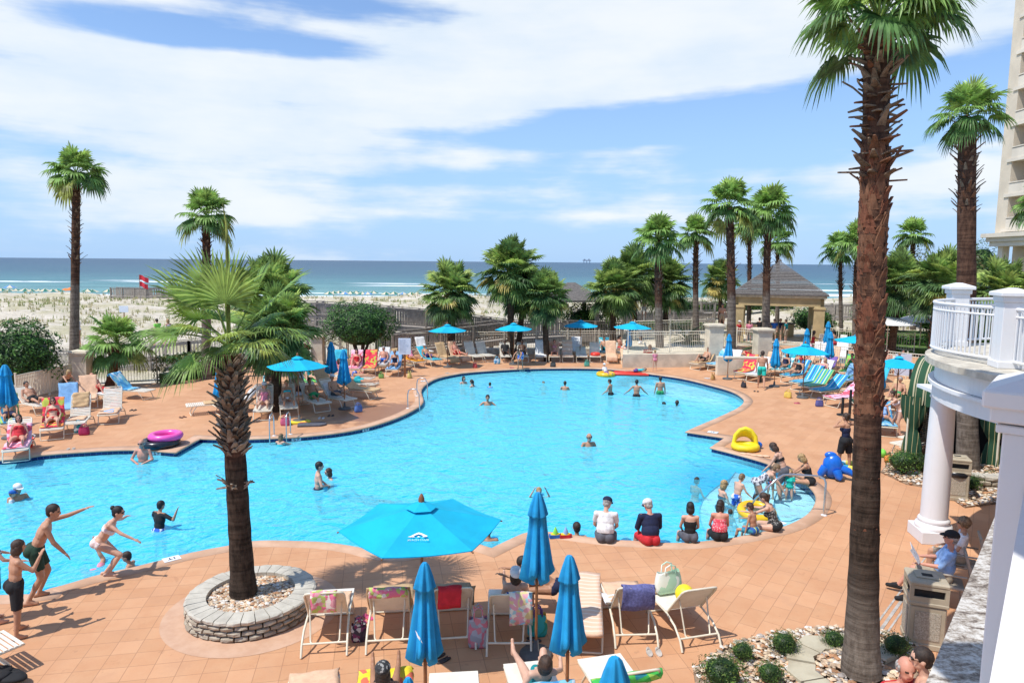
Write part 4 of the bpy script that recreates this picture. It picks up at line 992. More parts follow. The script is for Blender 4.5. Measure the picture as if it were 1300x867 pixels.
# umbrellas
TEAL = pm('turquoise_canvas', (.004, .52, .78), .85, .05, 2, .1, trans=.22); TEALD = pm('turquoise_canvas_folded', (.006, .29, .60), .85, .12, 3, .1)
WOOD = pm('umbrella_wood', (.24, .095, .035), .5, .15, 8); WOODP = pm('weathered_wood', (.40, .35, .30), .85, .2, 5, .3, col2=(.26, .23, .20)); BASE = pm('umbrella_base', (.10, .10, .10), .7, .1); WHT = pm('white_print', (.85, .88, .9), .6, .03)
def umbrella_open(loc, R_, zr, h, label, rz=0., sides=6, logo=False, tilt=0.):
    e = empty('pool_umbrella', loc, rz, label, 'umbrella', 'open turquoise umbrellas'); L = loc[2]
    mb = MB(); N = 8; n_ = sides; vs = [(0, 0, h)]; rings = 7
    for q in range(1, rings+1):
        t_ = q/rings
        for i in range(n_*N):
            s_ = i/N; k = int(s_); f = s_-k; a0 = 2*PI*k/n_; a1 = 2*PI*(k+1)/n_
            x = R_*t_*((1-f)*math.cos(a0)+f*math.cos(a1)); y = R_*t_*((1-f)*math.sin(a0)+f*math.sin(a1))
            sag = -.045*math.sin(PI*f)*t_*R_*.8*(1 if q < rings else .6)
            vs.append((x, y, h+(zr-h)*(t_**.93)+sag))
    M_ = n_*N; fs = [(0, 1+i, 1+(i+1) % M_) for i in range(M_)]
    for q in range(rings-1): fs += [(1+q*M_+i, 1+(q+1)*M_+i, 1+(q+1)*M_+(i+1) % M_, 1+q*M_+(i+1) % M_) for i in range(M_)]
    mb.add(vs, fs, False); mb.add([(x, y, z-.012) for x, y, z in vs], [f[::-1] for f in fs], False)
    o = len(mb.v)//2; q = (rings-1)*M_
    can = mb.build('canopy', TEAL, e)
    v_ = MB(); v_.lathe([(.0, h+.075), (R_*.17, h-.015), (R_*.20, h-.03)], 6, smooth=False); v_.build('vent_cap', TEAL, can)
    p = MB(); p.tube([(0, 0, .06), (0, 0, h+.02)], .021, 10); p.build('pole', WOOD, e)
    f_ = MB(); f_.lathe([(.045, 0), (.045, .05), (.02, .11), (0, .13)], 8, c=(0, 0, h+.05)); f_.build('finial', WOOD, e)
    for i in range(n_):
        a = 2*PI*i/n_; r = MB(); ca, sa = math.cos(a), math.sin(a)
        r.tube([(.03*ca, .03*sa, h-.03), ((R_+.02)*ca, (R_+.02)*sa, zr-.028)], .011, 5); r.build('rib', WOOD, e)
    st = MB()
    st.lathe([(.035, zr-.38), (.035, zr-.32)], 8)
    for i in range(n_): a = 2*PI*i/n_; st.tube([(.03*math.cos(a), .03*math.sin(a), zr-.35), (R_*.5*math.cos(a), R_*.5*math.sin(a), (zr+h)/2-.05)], .008, 4)
    st.build('strut_hub', WOOD, e)
    b = MB(); b.lathe([(.24, 0), (.25, .03), (.22, .07), (.05, .09), (.035, .25), (.0, .25)], 16); b.build('base', BASE, e)
    if logo:
        lg = MB()
        # white emblem: little gabled roofs in a row, with a line of small lettering under it, on one canopy panel
        def onp(u_, v_, k_=.8):   # u: across the panel, v: up the slope from the rim; panel centred at angle logo
            a = logo; u_ *= .78; v_ = .34+(v_-.34)*.78; d = R_*math.cos(PI/n_)*(1-v_); x = d*math.cos(a)-u_*math.sin(a); y = d*math.sin(a)+u_*math.cos(a)
            return (x, y, h+(zr-h)*((1-v_)**.93)-.012*(1-v_)+.012)
        def quad(pts_): lg.add([onp(*p_) for p_ in pts_], [tuple(range(len(pts_)))], False)
        roof = [(-.19, .345), (-.14, .362), (-.05, .43), (0, .452), (.06, .425), (.16, .358), (.13, .335), (.05, .385), (0, .408), (-.05, .385), (-.13, .335)]
        quad(roof[:4]+roof[8:]); quad([roof[3], roof[4], roof[5], roof[6], roof[7], roof[8]])
        for s_ in (-.09, 0., .09): quad([(s_-.03, .335), (s_, .365), (s_+.03, .335)])
        lg.build('emblem', WHT, can)
        txt = bpy.data.curves.new('lettering', 'FONT'); txt.body = 'BEACH CLUB'; txt.size = .062; txt.align_x = 'CENTER'; txt.extrude = .001
        to = bpy.data.objects.new('lettering', txt); COL.objects.link(to)
        bpy.context.view_layer.update(); me = bpy.data.meshes.new_from_object(to.evaluated_get(bpy.context.evaluated_depsgraph_get())); bpy.data.objects.remove(to)
        for v in me.vertices: q_ = onp(v.co.x, .245+v.co.y*.9); v.co = Vector(q_)
        me.materials.clear(); me.materials.append(WHT); lo = bpy.data.objects.new('lettering', me); COL.objects.link(lo); lo.parent = can
    return e
FOLD = {}
def umbrella_folded(loc, h, ln, label, r=.17, logo=False, rz=0., base=True):
    key = (round(h, 2), round(ln, 2), round(r, 2))
    if key in FOLD and not logo:
        e = copy_tree(FOLD[key]); e.location = loc; e.rotation_euler.z = rz; return tag(e, label, 'umbrella', 'folded turquoise umbrellas')
    e = empty('folded_umbrella', loc, rz, label, 'umbrella', 'folded turquoise umbrellas'); rr = random.Random(len(FOLD)+3)
    mb = MB(); n_ = 72; prof = [(.03, 0), (.055, -.03), (.10, -.16), (.125, -.27), (.13, -.285), (.105, -.30), (.115, -.45), (.14, -.65), (.165, -.9), (.185, -1.02), (.15, -1.06), (.06, -1.12)]
    vs = []; k = len(prof); ph = [rr.uniform(-.5, .5) for _ in range(12)]
    for i, (pr, pz) in enumerate(prof):
        f = min(1, -pz/1.12)
        for j in range(n_):
            a = 2*PI*j/n_; fo = 1+(.12+.20*f)*math.sin(6*a+ph[0]+f*.5)+(.06+.13*f)*math.sin(11*a+ph[1]+f*1.3)*(.3+f)+.03*math.sin(17*a+ph[2]*7+f*3)
            zz = pz*ln/1.12+(.05*ln*math.sin(3*a+ph[2]) if i >= k-3 else 0)+(.015*math.sin(6*a) if 2 < i < 5 else 0)
            vs.append((pr/.185*r*fo*math.cos(a), pr/.185*r*fo*math.sin(a), h+zz))
    mb.add(vs, [(i*n_+j, (i+1)*n_+j, (i+1)*n_+(j+1) % n_, i*n_+(j+1) % n_) for i in range(k-1) for j in range(n_)], True); mb.add(vs[:n_], [tuple(range(n_))])
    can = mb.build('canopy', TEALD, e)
    if logo:
        lg = MB()
        def onc(u_, z_):
            rad = r*1.0; a = -PI/2-.35+u_/rad; fz = -(z_-h)/ln; rr_ = r*(.62+.38*fz)*1.22; return (rr_*math.cos(a), rr_*math.sin(a), z_)
        for (x, z, w, t_) in ((-.04, .0, .03, .11), (-.01, -.04, .03, .10)): lg.add([onc(x, h-ln*.62+z), onc(x+w, h-ln*.62+z-.03), onc(x+w+.03, h-ln*.62+z-t_), onc(x+.03, h-ln*.62+z-t_+.04)], [(0, 1, 2, 3)])
        lg.build('emblem', WHT, can)
    p = MB(); p.tube([(0, 0, .06), (0, 0, h-.02)], .021, 8); p.build('pole', WOOD, e)
    if base: b = MB(); b.lathe([(.24, 0), (.25, .03), (.22, .07), (.05, .09), (.035, .25), (.0, .25)], 14); b.build('base', BASE, e)
    FOLD[key] = e; return e
# fences
CREAM = pm('cream_paint', (.72, .66, .53), .6, .06, 2); STUC = pm('cream_stucco', (.66, .585, .45), .9, .08, 2, .15, bscale=60); STUCD = pm('stucco_shadow_band', (.58, .50, .37), .9, .08, 2)
def fence(ptsxy, h, label, z=0., pitch=.115, post=2.2, mat=CREAM, name='picket_fence', cat='fence', bar=.016, zs=None, group=None):
    P = [Vector((a, b, (zs[i] if zs else z))) for i, (a, b) in enumerate(ptsxy)]
    o_ = P[0]; e = empty(name, o_, 0, label, cat, group)
    rails = MB(); pk = MB(); posts = []
    for i in range(len(P)-1):
        a, b = P[i]-o_, P[i+1]-o_; d = b-a; L = d.length; an = math.atan2(d.y, d.x); up = Vector((0, 0, 1)); hx = d/L
        for zz, th in ((h-.03, .04), (h-.18, .03), (.12, .035)): rails.tube([a+up*zz, b+up*zz], th*.55, 4, smooth=False)
        n_ = max(1, int(L/pitch)); 
        for k in range(1, n_): c = a+d*k/n_; pk.box((c.x, c.y, c.z+h/2+.03), (bar, bar, h-.16), an)
        m_ = max(1, round(L/post))
        for k in range(m_+(1 if i == len(P)-2 else 0)): posts.append((a+d*k/m_, an))
    rails.build('rails', mat, e); pk.build('pickets', mat, e)
    for c, an in posts: q = MB(); q.box((0, 0, (h+.06)/2), (.055, .055, h+.06)); q.box((0, 0, h+.07), (.075, .075, .02)); q.build('post', mat, e, c, an)
    return e
def pier(px, py, Y_or_none, w, h, label, z=0., mat=STUC):
    p = G(px, py, z) if Y_or_none is None else XY(px, Y_or_none, z); e = empty('stucco_pier', (p.x, p.y, z), R(3), label, 'pillar', 'cream piers in the pool fence')
    mb = MB(); mb.box((0, 0, h/2), (w, w, h), bev=.01); mb.box((0, 0, .12), (w+.06, w+.06, .24), bev=.01); mb.build('shaft', mat, e)
    mb = MB(); mb.box((0, 0, h+.04), (w+.10, w+.10, .08), bev=.01); mb.box((0, 0, h+.12), (w+.2, w+.2, .08), bev=.015); mb.box((0, 0, h+.18), (w+.12, w+.12, .05), bev=.01); mb.build('cap', mat, e)
    return e
# ------------------------------------------------------------------ buildings and fixed things
def white_mat():
    m, t, b, tc = newmat('white_paint'); v = tc.outputs['Object']
    st = t.noise(t.mapping(v, scale=(14, 14, .9)), 1, 4, .65); gr = t.noise(v, 2.2, 5, .7)
    c = t.mix(t.m('MULTIPLY', t.rng(st, .52, .78), .35), (.73, .73, .74), (.56, .55, .53)); c = t.mix(t.m('MULTIPLY', t.rng(gr, .5, .8), .3), c, (.60, .59, .57))
    t.put(b.inputs['Base Color'], c); b.inputs['Roughness'].default_value = .55; t.put(b.inputs['Normal'], t.bump(t.noise(v, 30, 4, .6), .12, .01)); return m
WHITE = white_mat(); LIME = pm('limestone', (.62, .57, .47), .85, .2, 4, .3, col2=(.42, .38, .31), bscale=40)
def g2(px, py, z=0): p = G(px, py, z); return (p.x, p.y)
# fences
fence([g2(22, 512), g2(100, 492)], 1.15, 'cream slatted gate fence between the dark bush and the pier on the left', pitch=.085, bar=.04)
pier(107, 494, None, .62, 1.55, 'cream pier beside the tall lone palm on the left')
fence([g2(122, 490), g2(200, 486), g2(290, 471), g2(345, 463), g2(396, 461)], 1.25, 'bronze green picket fence running behind the left hand loungers', mat=pm('olive_metal', (.30, .28, .20), .6))
pier(404, 463, None, .62, 1.5, 'cream pier left of the clipped dome bush')
fence([g2(412, 462), g2(470, 452), g2(560, 447), g2(640, 446), g2(760, 444), g2(856, 446)], 1.30, 'long cream picket fence behind the back row of loungers')
fence([g2(560, 441), g2(700, 436), g2(800, 434)], 1.35, 'second picket fence a few steps behind the long one', z=0.05, pitch=.13)
zt = .75
def zfence(pxs, z, h, label, **k): return fence([(XY(a, Y, z).x, Y) for a, Y in pxs], h, label, z=z, **k)
zfence([(797, 38), (850, 38.5), (900, 39)], .75, 1.25, 'upper terrace fence left of the sago palm bed')
zfence([(805, 44), (850, 45), (905, 46)], .9, 1.2, 'farther terrace fence seen over the upper one')
zfence([(912, 41), (925, 41.4)], .6, 1.2, 'short piece of fence between the left terrace pier and the slim palm', pitch=.14)
zfence([(935, 43), (962, 42)], .6, 1.2, 'short railing under the gazebo between the terrace piers', pitch=.14)
zfence([(978, 39.5), (1040, 37.5), (1105, 35.5), (1150, 34), (1192, 33)], .15, 1.3, 'long cream fence behind the right hand sunbathers')
zfence([(1030, 50), (1100, 47), (1160, 45)], .1, 1.2, 'fence round the far pool, seen over the right hand fence', pitch=.15)
# raised terrace
tw = empty('terrace_bed', (0, 0, 0), 0, 'raised cream walled bed holding the sago palm', 'planter')
poly = [g2(846, 457), g2(872, 459), g2(914, 452), g2(908, 441), g2(850, 441)]
mb = MB(); mb.prism(poly, 0, .55); mb.build('wall', STUC, tw); mb = MB(); mb.prism(offset_poly(poly, .05), .55, .63); mb.build('coping', LIME, tw); mb = MB(); mb.prism(offset_poly(poly, -.25), .6, .66); mb.build('soil', bpy.data.materials['bed_soil'], tw)
mb = MB(); pr = [(XY(790, 37.6).x, 37.6), (XY(905, 38.4).x, 38.4), (XY(905, 52).x, 52), (XY(790, 52).x, 52)]
mb.prism(pr, -.3, .75); struct(mb.build('upper_terrace', STUC))
pier(905, 0, 38.2, .80, 2.25, 'cream pier at the left of the terrace steps', 0.0); pier(966, 0, 38.0, .80, 2.05, 'cream pier at the right of the terrace steps', 0.0)
st = empty('terrace_steps', (XY(936, 37, 0).x, 37, 0), R(3), 'short flight of cream steps between the two terrace piers', 'steps')
for k in range(4): mb = MB(); mb.box((0, .35*k, .08+.16*k), (2.0, .36, .16)); mb.build('step', STUC, st)
mb = MB(); mb.box((0, 2.2, .3), (2.2, 1.6, .6)); mb.build('landing', STUC, st)
wl = tag(None or MB().box((0, 0, .5), (2.6, .3, 1.0), bev=.02).build('retaining_wall', STUC, None, (XY(940, 35.5).x, 35.5, 0), R(2)), 'low cream wall in front of the terrace steps', 'wall')
tb = empty('stone_ledge', (0, 0, 0), 0, 'long low stone ledge behind the back row loungers', 'wall'); mb = MB(); a, b = G(560, 449), G(850, 449)
mb.box(((a.x+b.x)/2, (a.y+b.y)/2-.1, .18), ((b-a).length, .5, .36), math.atan2(b.y-a.y, b.x-a.x)); mb.build('wall', LIME, tb)
rail_ = empty('grab_rail', XY(942, 33.5, 0), 0, 'dark green barrier rail with a pale bar by the sago palm', 'railing')
mb = MB(); mb.tube([(.9, 0, 0), (.9, 0, 1.35)], .07, 6); mb.build('post', pm('green_post', (.03, .06, .045), .5), rail_); mb = MB(); mb.tube([(-.9, 0, 1.2), (.9, 0, 1.2)], .08, 6); mb.build('bar', STUC, rail_)
# gazebo
SHG = pm('roof_shingle', (.17, .155, .145), .9, .3, 9, .4, col2=(.10, .092, .088), bscale=30); TAN = pm('tan_stucco', (.50, .385, .20), .85, .08, 1.5)
gx = XY(985, 53, 0).x; gz_ = empty('gazebo', (gx, 53, 0), 0, 'tan gazebo with grey shingled pyramid roof and square columns', 'gazebo')
near = Vector((2.0, -4.25, 0)); cs_ = [near, Vector((4.25, 2.0, 0)), -near, Vector((-4.25, -2.0, 0))]
mb = MB(); H0, H1 = 3.62, 6.05; ap = (0, 0, H1); k = 8; 
for i in range(4):
    a, b = cs_[i], cs_[(i+1) % 4]
    rows = 22
    for q in range(rows):
        t0, t1 = q/rows, (q+1)/rows; f0 = 1-t0; f1 = 1-t1; lift = .03
        z0 = H0+(H1-H0)*t0; z1 = H0+(H1-H0)*t1
        mb.add([(a.x*f0, a.y*f0, z0+lift), (b.x*f0, b.y*f0, z0+lift), (b.x*f1, b.y*f1, z1), (a.x*f1, a.y*f1, z1)], [(0, 1, 2, 3)])
mb.add([(c.x, c.y, H0) for c in cs_], [(3, 2, 1, 0)]); 
for i in range(4): a, b = cs_[i], cs_[(i+1) % 4]; mb.add([(a.x, a.y, H0-.1), (b.x, b.y, H0-.1), (b.x, b.y, H0+.03), (a.x, a.y, H0+.03)], [(0, 1, 2, 3)])
rf = mb.build('roof', SHG, gz_); mb = MB(); mb.lathe([(.16, 0), (.1, .12), (0, .2)], 8, c=(0, 0, H1-.04)); mb.build('finial', SHG, rf)
mb = MB()
for i in range(4):
    a, b = cs_[i]*.93, cs_[(i+1) % 4]*.93; c = (a+b)/2; an = math.atan2((b-a).y, (b-a).x); L = (b-a).length
    mb.cur = 1; mb.box((c.x, c.y, H0-.16), (L+.06, .22, .2), an); c = c*.91
    mb.cur = 0; mb.box((c.x, c.y, H0-.56), (L*.91-.02, .5, .62), an)
mb.build('beam', [TAN, pm('cream_fascia', (.68, .60, .42), .6)], gz_)
for i in range(4):
    for (f, off) in ((.83, 0),):
        c = cs_[i]*f; an = math.atan2(cs_[0].y, cs_[0].x)+PI/4; q = MB(); q.box((0, 0, 1.38), (.72, .72, 2.76), an, bev=.02); q.box((0, 0, .2), (.86, .86, .4), an, bev=.02); q.box((0, 0, 2.62), (.82, .82, .14), an, bev=.02); q.build('column', TAN, gz_, c)
mb = MB(); mb.prism([(c.x*.95, c.y*.95) for c in cs_], -.3, .06); mb.build('floor', STUC, gz_)
bc = empty('bar_counter', (gx+.3, 54.5, .06), R(8), 'shaded bar counter under the gazebo roof', 'bar'); mb = MB(); mb.box((0, 0, .5), (3.2, .7, 1.0)); mb.build('counter', TAN, bc); mb = MB(); mb.box((0, 0, 1.04), (3.4, .9, .07)); mb.build('top', SHG, bc)
# weathered pavilion in the dunes
px_ = XY(724, 50, 0).x; pv = empty('wooden_pavilion', (px_, 50, -.6), R(12), 'dark weathered pavilion with hipped shingle roof beside the boardwalk', 'pavilion')
mb = MB(); w_ = 2.0; z0 = 3.15+.6; z1 = 4.35+.6
mb.add([(-w_, -w_, z0), (w_, -w_, z0), (w_, w_, z0), (-w_, w_, z0), (-.3, 0, z1), (.3, 0, z1)], [(0, 1, 5, 4), (1, 2, 5), (2, 3, 4, 5), (3, 0, 4)]); mb.add([(-w_, -w_, z0-.14), (w_, -w_, z0-.14), (w_, w_, z0-.14), (-w_, w_, z0-.14), (-w_, -w_, z0), (w_, -w_, z0), (w_, w_, z0), (-w_, w_, z0)], [(0, 1, 5, 4), (1, 2, 6, 5), (2, 3, 7, 6), (3, 0, 4, 7), (3, 2, 1, 0)]); mb.build('roof', SHG, pv)
for a in (-1, 1):
    for b in (-1, 1): q = MB(); q.box((0, 0, z0/2-.08), (.26, .26, z0-.16)); q.build('post', WOODP, pv, (a*1.5, b*1.5, 0))
mb = MB(); mb.box((0, 0, .55), (3.4, 3.4, .15)); mb.build('deck', WOODP, pv)
# boardwalks
def boardwalk(P, h, label, plank=.15, w=1.8, gap=.02, brace=False, low=-1.6, solid=True):
    P = [Vector(p) for p in P]; o_ = P[0].copy(); e = empty('boardwalk', o_, 0, label, 'boardwalk'); P = [p-o_ for p in P]
    dk_ = MB(); RL = [MB(), MB()]; PLK = [MB(), MB()]
    for i in range(len(P)-1):
        a, b = P[i], P[i+1]; d = b-a; L = d.length; an = math.atan2(d.y, d.x); nx_ = Vector((-d.y, d.x, 0)).normalized()
        c = (a+b)/2+nx_*w/2; slope = math.atan2(d.z, math.hypot(d.x, d.y)); M_ = Matrix.Rotation(an, 3, 'Z') @ Matrix.Rotation(-slope, 3, 'Y')
        dk_.box(c+Vector((0, 0, -.05)), (L, w, .08), M=M_); dk_.box((a+b)/2+Vector((0, 0, -.22)), (L, .08, .26), M=M_)
        for s_ in (0, 1):
            off = nx_*w*s_; m_ = (a+b)/2+off; rl = RL[s_]; pl = PLK[s_]
            rl.box(m_+Vector((0, 0, h)), (L+.05, .14, .05), M=M_); rl.box(m_+Vector((0, 0, h-.14)), (L, .05, .1), M=M_); rl.box(m_+Vector((0, 0, .14)), (L, .05, .1), M=M_)
            n_ = int(L/(plank+gap if solid else .5))
            for k in range(n_):
                t_ = (k+.5)/n_; c = a.lerp(b, t_)+off; hh = h-.2+rnd(-.02, .02)
                pl.box(c+Vector((0, 0, hh/2+.1)), (plank*.86 if solid else .06, .03, hh), an)
            m2 = max(1, round(L/2.1))
            for k in range(m2+1):
                c = a.lerp(b, k/m2)+off; q = MB(); q.box((0, 0, (h+.02+low-c.z)/2+0), (.13, .13, h+.02-low+c.z)); 
                q.v = [(x, y, z if z > 0 else low-o_.z-c.z) for x, y, z in q.v]; q.v = [(x, y, (h+.03) if z > 0 else z) for x, y, z in q.v]
                q.build('post', WOODP, e, c-nx_*.06*(1 if s_ == 0 else -1), an)
            if brace:
                for k in range(m2):
                    c0 = a.lerp(b, k/m2)+off; c1 = a.lerp(b, (k+1)/m2)+off
                    rl.tube([c0+Vector((0, 0, -.3)), c1+Vector((0, 0, -1.5))], .05, 4, smooth=False); rl.tube([c1+Vector((0, 0, -.3)), c0+Vector((0, 0, -1.5))], .05, 4, smooth=False)
    dk_.build('deck', WOODP, e); [r_.build('rails', WOODP, e) for r_ in RL]; [p_.build('planks', WOODP, e) for p_ in PLK]; return e
random.seed(3)
def bwp(px, pytop, Y, h=1.15): p = AY(px, pytop, Y); return (p.x, Y, p.z-h)
boardwalk([bwp(300, 383, 43), bwp(400, 384.5, 43), bwp(500, 391, 44), bwp(580, 397, 45.5), bwp(640, 405, 47.5), bwp(655, 411, 48.5)], 1.15, 'grey weathered boardwalk climbing over the dunes behind the dome bush')
boardwalk([bwp(498, 424, 42), bwp(560, 418, 43), bwp(640, 409, 45), bwp(720, 406, 47.5), bwp(790, 408, 49)], 1.1, 'lower grey boardwalk leading from the pool gate to the dunes', plank=.10, gap=.10)
boardwalk([bwp(378, 399, 41.5, .9), bwp(431, 399, 41.5, .9)], .9, 'open cross braced wooden landing left of the dome bush', solid=False, brace=True)
boardwalk([bwp(-60, 452, 43), bwp(30, 448, 43), bwp(140, 444, 42), bwp(240, 432, 42), bwp(330, 424, 42)], 1.1, 'pale picketed walkway behind the left fence where two people walk', plank=.06, gap=.16)
boardwalk([bwp(140, 365, 112, 1.4), bwp(185, 366, 112, 1.4), bwp(245, 364, 114, 1.4), bwp(300, 363, 116, 1.4)], 1.4, 'far wooden walkover on the dune crest at the left by the red flag', plank=.3, gap=.05)
boardwalk([bwp(860, 386, 70), bwp(890, 384, 70), bwp(925, 383, 72)], 1.1, 'far open railed boardwalk to the left of the gazebo', solid=False, brace=True)
boardwalk([bwp(1030, 388, 66), bwp(1120, 386, 64), bwp(1240, 384, 62)], 1.2, 'long grey fence walk between the far garden and the beach', plank=.2, gap=.02)
boardwalk([bwp(790, 396, 56), bwp(830, 394, 57), bwp(905, 394, 58)], 1.0, 'wooden fence walk behind the slim palms left of the gazebo', plank=.2, gap=.02)
# hotel tower
HOT = pm('hotel_wall', (.66, .575, .45), .8, .05, .5); HOTB = pm('hotel_balcony', (.70, .63, .52), .7, .05, .5); DARK = pm('recess_shade_glass', (.16, .15, .13), .25, .2, 1); GLS = pm('window_glass', (.10, .13, .15), .1, .1, 1)
hx = AY(1263, 295, 61).x; ht = empty('hotel_tower', (hx, 61, -.5), 0, 'cream high rise hotel with stacked balconies at the right edge', 'building')
mb = MB(); mb.box((9.7, -14, 28), (16, 28, 56)); mb.build('wall', HOT, ht)
mb = MB(); mb.box((.85, -.65, 32.5), (1.7, 1.3, 47)); mb.box((.85, -15, 32.5), (1.7, 1.0, 47)); mb.box((.85, -8, 32.5), (1.7, .5, 47)); mb.build('fin_wall', HOT, ht)
for k in range(14):
    z0 = 9.35+2.95*k
    mb = MB(); mb.box((.80, -7.8, z0), (1.8, 14.0, .28)); mb.box((.05, -7.6, z0+.55), (.16, 12.7, .85)); mb.box((.03, -7.6, z0+1.06), (.22, 12.7, .09)); mb.build('balcony', HOTB, ht)
    mb = MB(); mb.box((1.68, -4.2, z0+1.35), (.06, 4.2, 2.2)); d_ = mb.build('patio_door', GLS, ht); mb = MB(); mb.box((1.62, -4.2, z0+1.35), (.05, .08, 2.25)); mb.box((1.62, -2.05, z0+1.35), (.06, .1, 2.3)); mb.box((1.62, -6.35, z0+1.35), (.06, .1, 2.3)); mb.build('frame', HOTB, d_)
mb = MB(); mb.box((.65, -10, 8.95), (2.7, 21.6, .35)); mb.box((.75, -10, 8.6), (2.3, 21.0, .4)); mb.box((.8, -10, 8.2), (2.0, 20.6, .4)); mb.build('cornice', HOTB, ht)
for y_ in (-.5, -4.4, -8.3, -12.2): q = MB(); q.box((.55, y_, 4.1), (.6, .6, 8.2)); q.build('column', HOTB, ht)
mb = MB(); mb.box((.9, -9, 4.9), (1.2, 18, .3)); mb.build('lower_slab', HOTB, ht)
# balcony on the right
BC = Vector((11.7, 11.4, 0))
bz = 4.08
bal = empty('round_balcony', (BC.x, BC.y, 0), 0, 'white curved balcony with railing and round column on the right', 'balcony')
def arc_pts(r, a0, a1, n_=40): return [(r*math.cos(a0+(a1-a0)*i/n_), r*math.sin(a0+(a1-a0)*i/n_)) for i in range(n_+1)]
A0, A1 = R(75), R(262)
def ring_slab(r, z0, z1): return MB().prism(arc_pts(r, A0, A1)+[(12, -r*.99), (12, 5)], z0, z1)
mb = MB(); 
for r, z0, z1 in ((3.92, 3.28, 3.55), (4.0, 3.56, 3.62), (3.90, 3.63, 3.96)): p = ring_slab(r, z0, z1); mb.add(p.v, p.f, False)
mb.build('fascia', WHITE, bal)
mb = ring_slab(4.08, 3.965, 4.08); mb.build('stone_ledge', LIME, bal)
# the pale paved floor just inside the railing is the ledge itself; posts, rails and balusters
def rpier(px, Y, w=.34, h=1.12, par=bal, loc=None):
    p = loc if loc is not None else Vector((XY(px, Y, bz).x, Y, bz)); q = MB(); q.box((0, 0, h/2), (w, w, h), bev=.008); q.box((0, 0, .06), (w+.06, w+.06, .12), bev=.01); pr_ = q.build('pier', WHITE, par, p-par.location, R(-14))
    c = MB(); c.box((0, 0, .05), (w+.06, w+.06, .10), bev=.012); c.box((0, 0, .13), (w+.16, w+.16, .07), bev=.012); hw = (w+.16)/2-.01; c.add([(-hw, -hw, .165), (hw, -hw, .165), (hw, hw, .165), (-hw, hw, .165), (-.05, -.05, .235), (.05, -.05, .235), (.05, .05, .235), (-.05, .05, .235)], [(0, 1, 5, 4), (1, 2, 6, 5), (2, 3, 7, 6), (3, 0, 4, 7), (4, 5, 6, 7)])
    c.build('pier_cap', WHITE, pr_, (0, 0, h)); return p
p1 = rpier(1211, 14.75); p2 = rpier(1277, 11.6, .36)
def balustrade(pa, pb, bulge, h=1.0, n_=22, label='railing', par=bal, sp_=.095):
    P = []; d = pb-pa; nr = Vector((-d.y, d.x, 0)).normalized()
    for i in range(25): s_ = i/24; P.append(pa+d*s_+nr*bulge*math.sin(PI*s_)-par.location)
    e = empty('railing', (0, 0, 0)); e.parent = par
    m = MB(); up = Vector((0, 0, 1))
    for z_, t_ in ((h, .035), (h-.13, .022), (.12, .028)): m.tube([p+up*z_ for p in P], t_, 6)
    m.build('rail', WHITE, e); L = sum((P[i+1]-P[i]).length for i in range(24)); k = int(L/sp_); m = MB()
    for i in range(1, k):
        s_ = i/k*24; a = int(s_); p = P[a].lerp(P[min(24, a+1)], s_-a); m.box(p+up*(h/2+.02), (.022, .022, h-.14))
    m.build('baluster', WHITE, e); return e
balustrade(p1, p2, -.75)
p3 = Vector((14.6, 15.3, bz)); rpier(0, 0, .34, 1.12, bal, p3); balustrade(p1, p3, .45)
p4 = Vector((9.05, 8.7, bz)); rpier(0, 0, .36, 1.12, bal, p4); balustrade(p2, p4, -.3)
# column
cp = G(1184, 684); 
cl = empty('balcony_column', (cp.x, cp.y+.02, 0), R(-8), 'white round column standing under the curved balcony', 'column')
mb = MB(); mb.box((0, 0, .13), (.72, .72, .26), bev=.01); mb.build('plinth', WHITE, cl)
mb = MB(); mb.lathe([(.35, .26), (.36, .30), (.34, .35), (.30, .37), (.29, .40), (.31, .43), (.29, .47), (.262, .49)], 40); mb.build('base', WHITE, cl)
mb = MB(); mb.lathe([(.260, .48), (.258, .9), (.252, 1.6), (.238, 2.4), (.226, 3.0), (.226, 3.05)], 40); mb.build('shaft', WHITE, cl)
mb = MB(); mb.lathe([(.226, 3.05), (.25, 3.07), (.25, 3.10), (.228, 3.12), (.29, 3.2), (.30, 3.21)], 40); mb.box((0, 0, 3.245), (.76, .76, .07)); mb.build('capital', WHITE, cl)
# ground floor wall behind and below the balcony
# the camera's own balcony: stone ledge, pier and rail cap
own = empty('stone_terrace_edge', (0, 0, 0), 0, 'speckled stone ledge with white pier in the lower right corner', 'balcony')
e0 = G(1175, 867, bz); e1 = G(1252, 682, bz); d = (e1-e0); d.z = 0; d.normalize(); a = e0-d*3.0; b = e0+d*6.2; nr = Vector((d.y, -d.x, 0))
def granite():
    m, t, b_, tc = newmat('speckled_stone'); v = tc.outputs['Object']
    n1_ = t.noise(t.mapping(v, rot=(0, 0, -.5), scale=(1, 2.2, 1)), 9, 6, .75, .6); n2_ = t.noise(v, 60, 3, .7)
    c = t.ramp(t.m('ADD', t.m('MULTIPLY', n1_, .75), t.m('MULTIPLY', n2_, .25)), [(.40, (.10, .075, .06)), (.48, (.34, .29, .24)), (.56, (.62, .59, .54)), (.7, (.74, .72, .68))])
    t.put(b_.inputs['Base Color'], c); b_.inputs['Roughness'].default_value = .55; t.put(b_.inputs['Normal'], t.bump(n1_, .3, .02)); return m
GRN = granite()
mb = MB(); mb.prism([(a.x, a.y), (b.x, b.y), (b+nr*5).to_2d()[:], (a+nr*5).to_2d()[:]], bz-.12, bz); mb.build('stone_ledge', GRN, own)
i0 = a+nr*.06; i1 = b+nr*.06
mb = MB(); mb.prism([(i0.x, i0.y), (i1.x, i1.y), (i1+nr*4.9).to_2d()[:], (i0+nr*4.9).to_2d()[:]], 3.3, bz-.122); mb.build('fascia', WHITE, own)
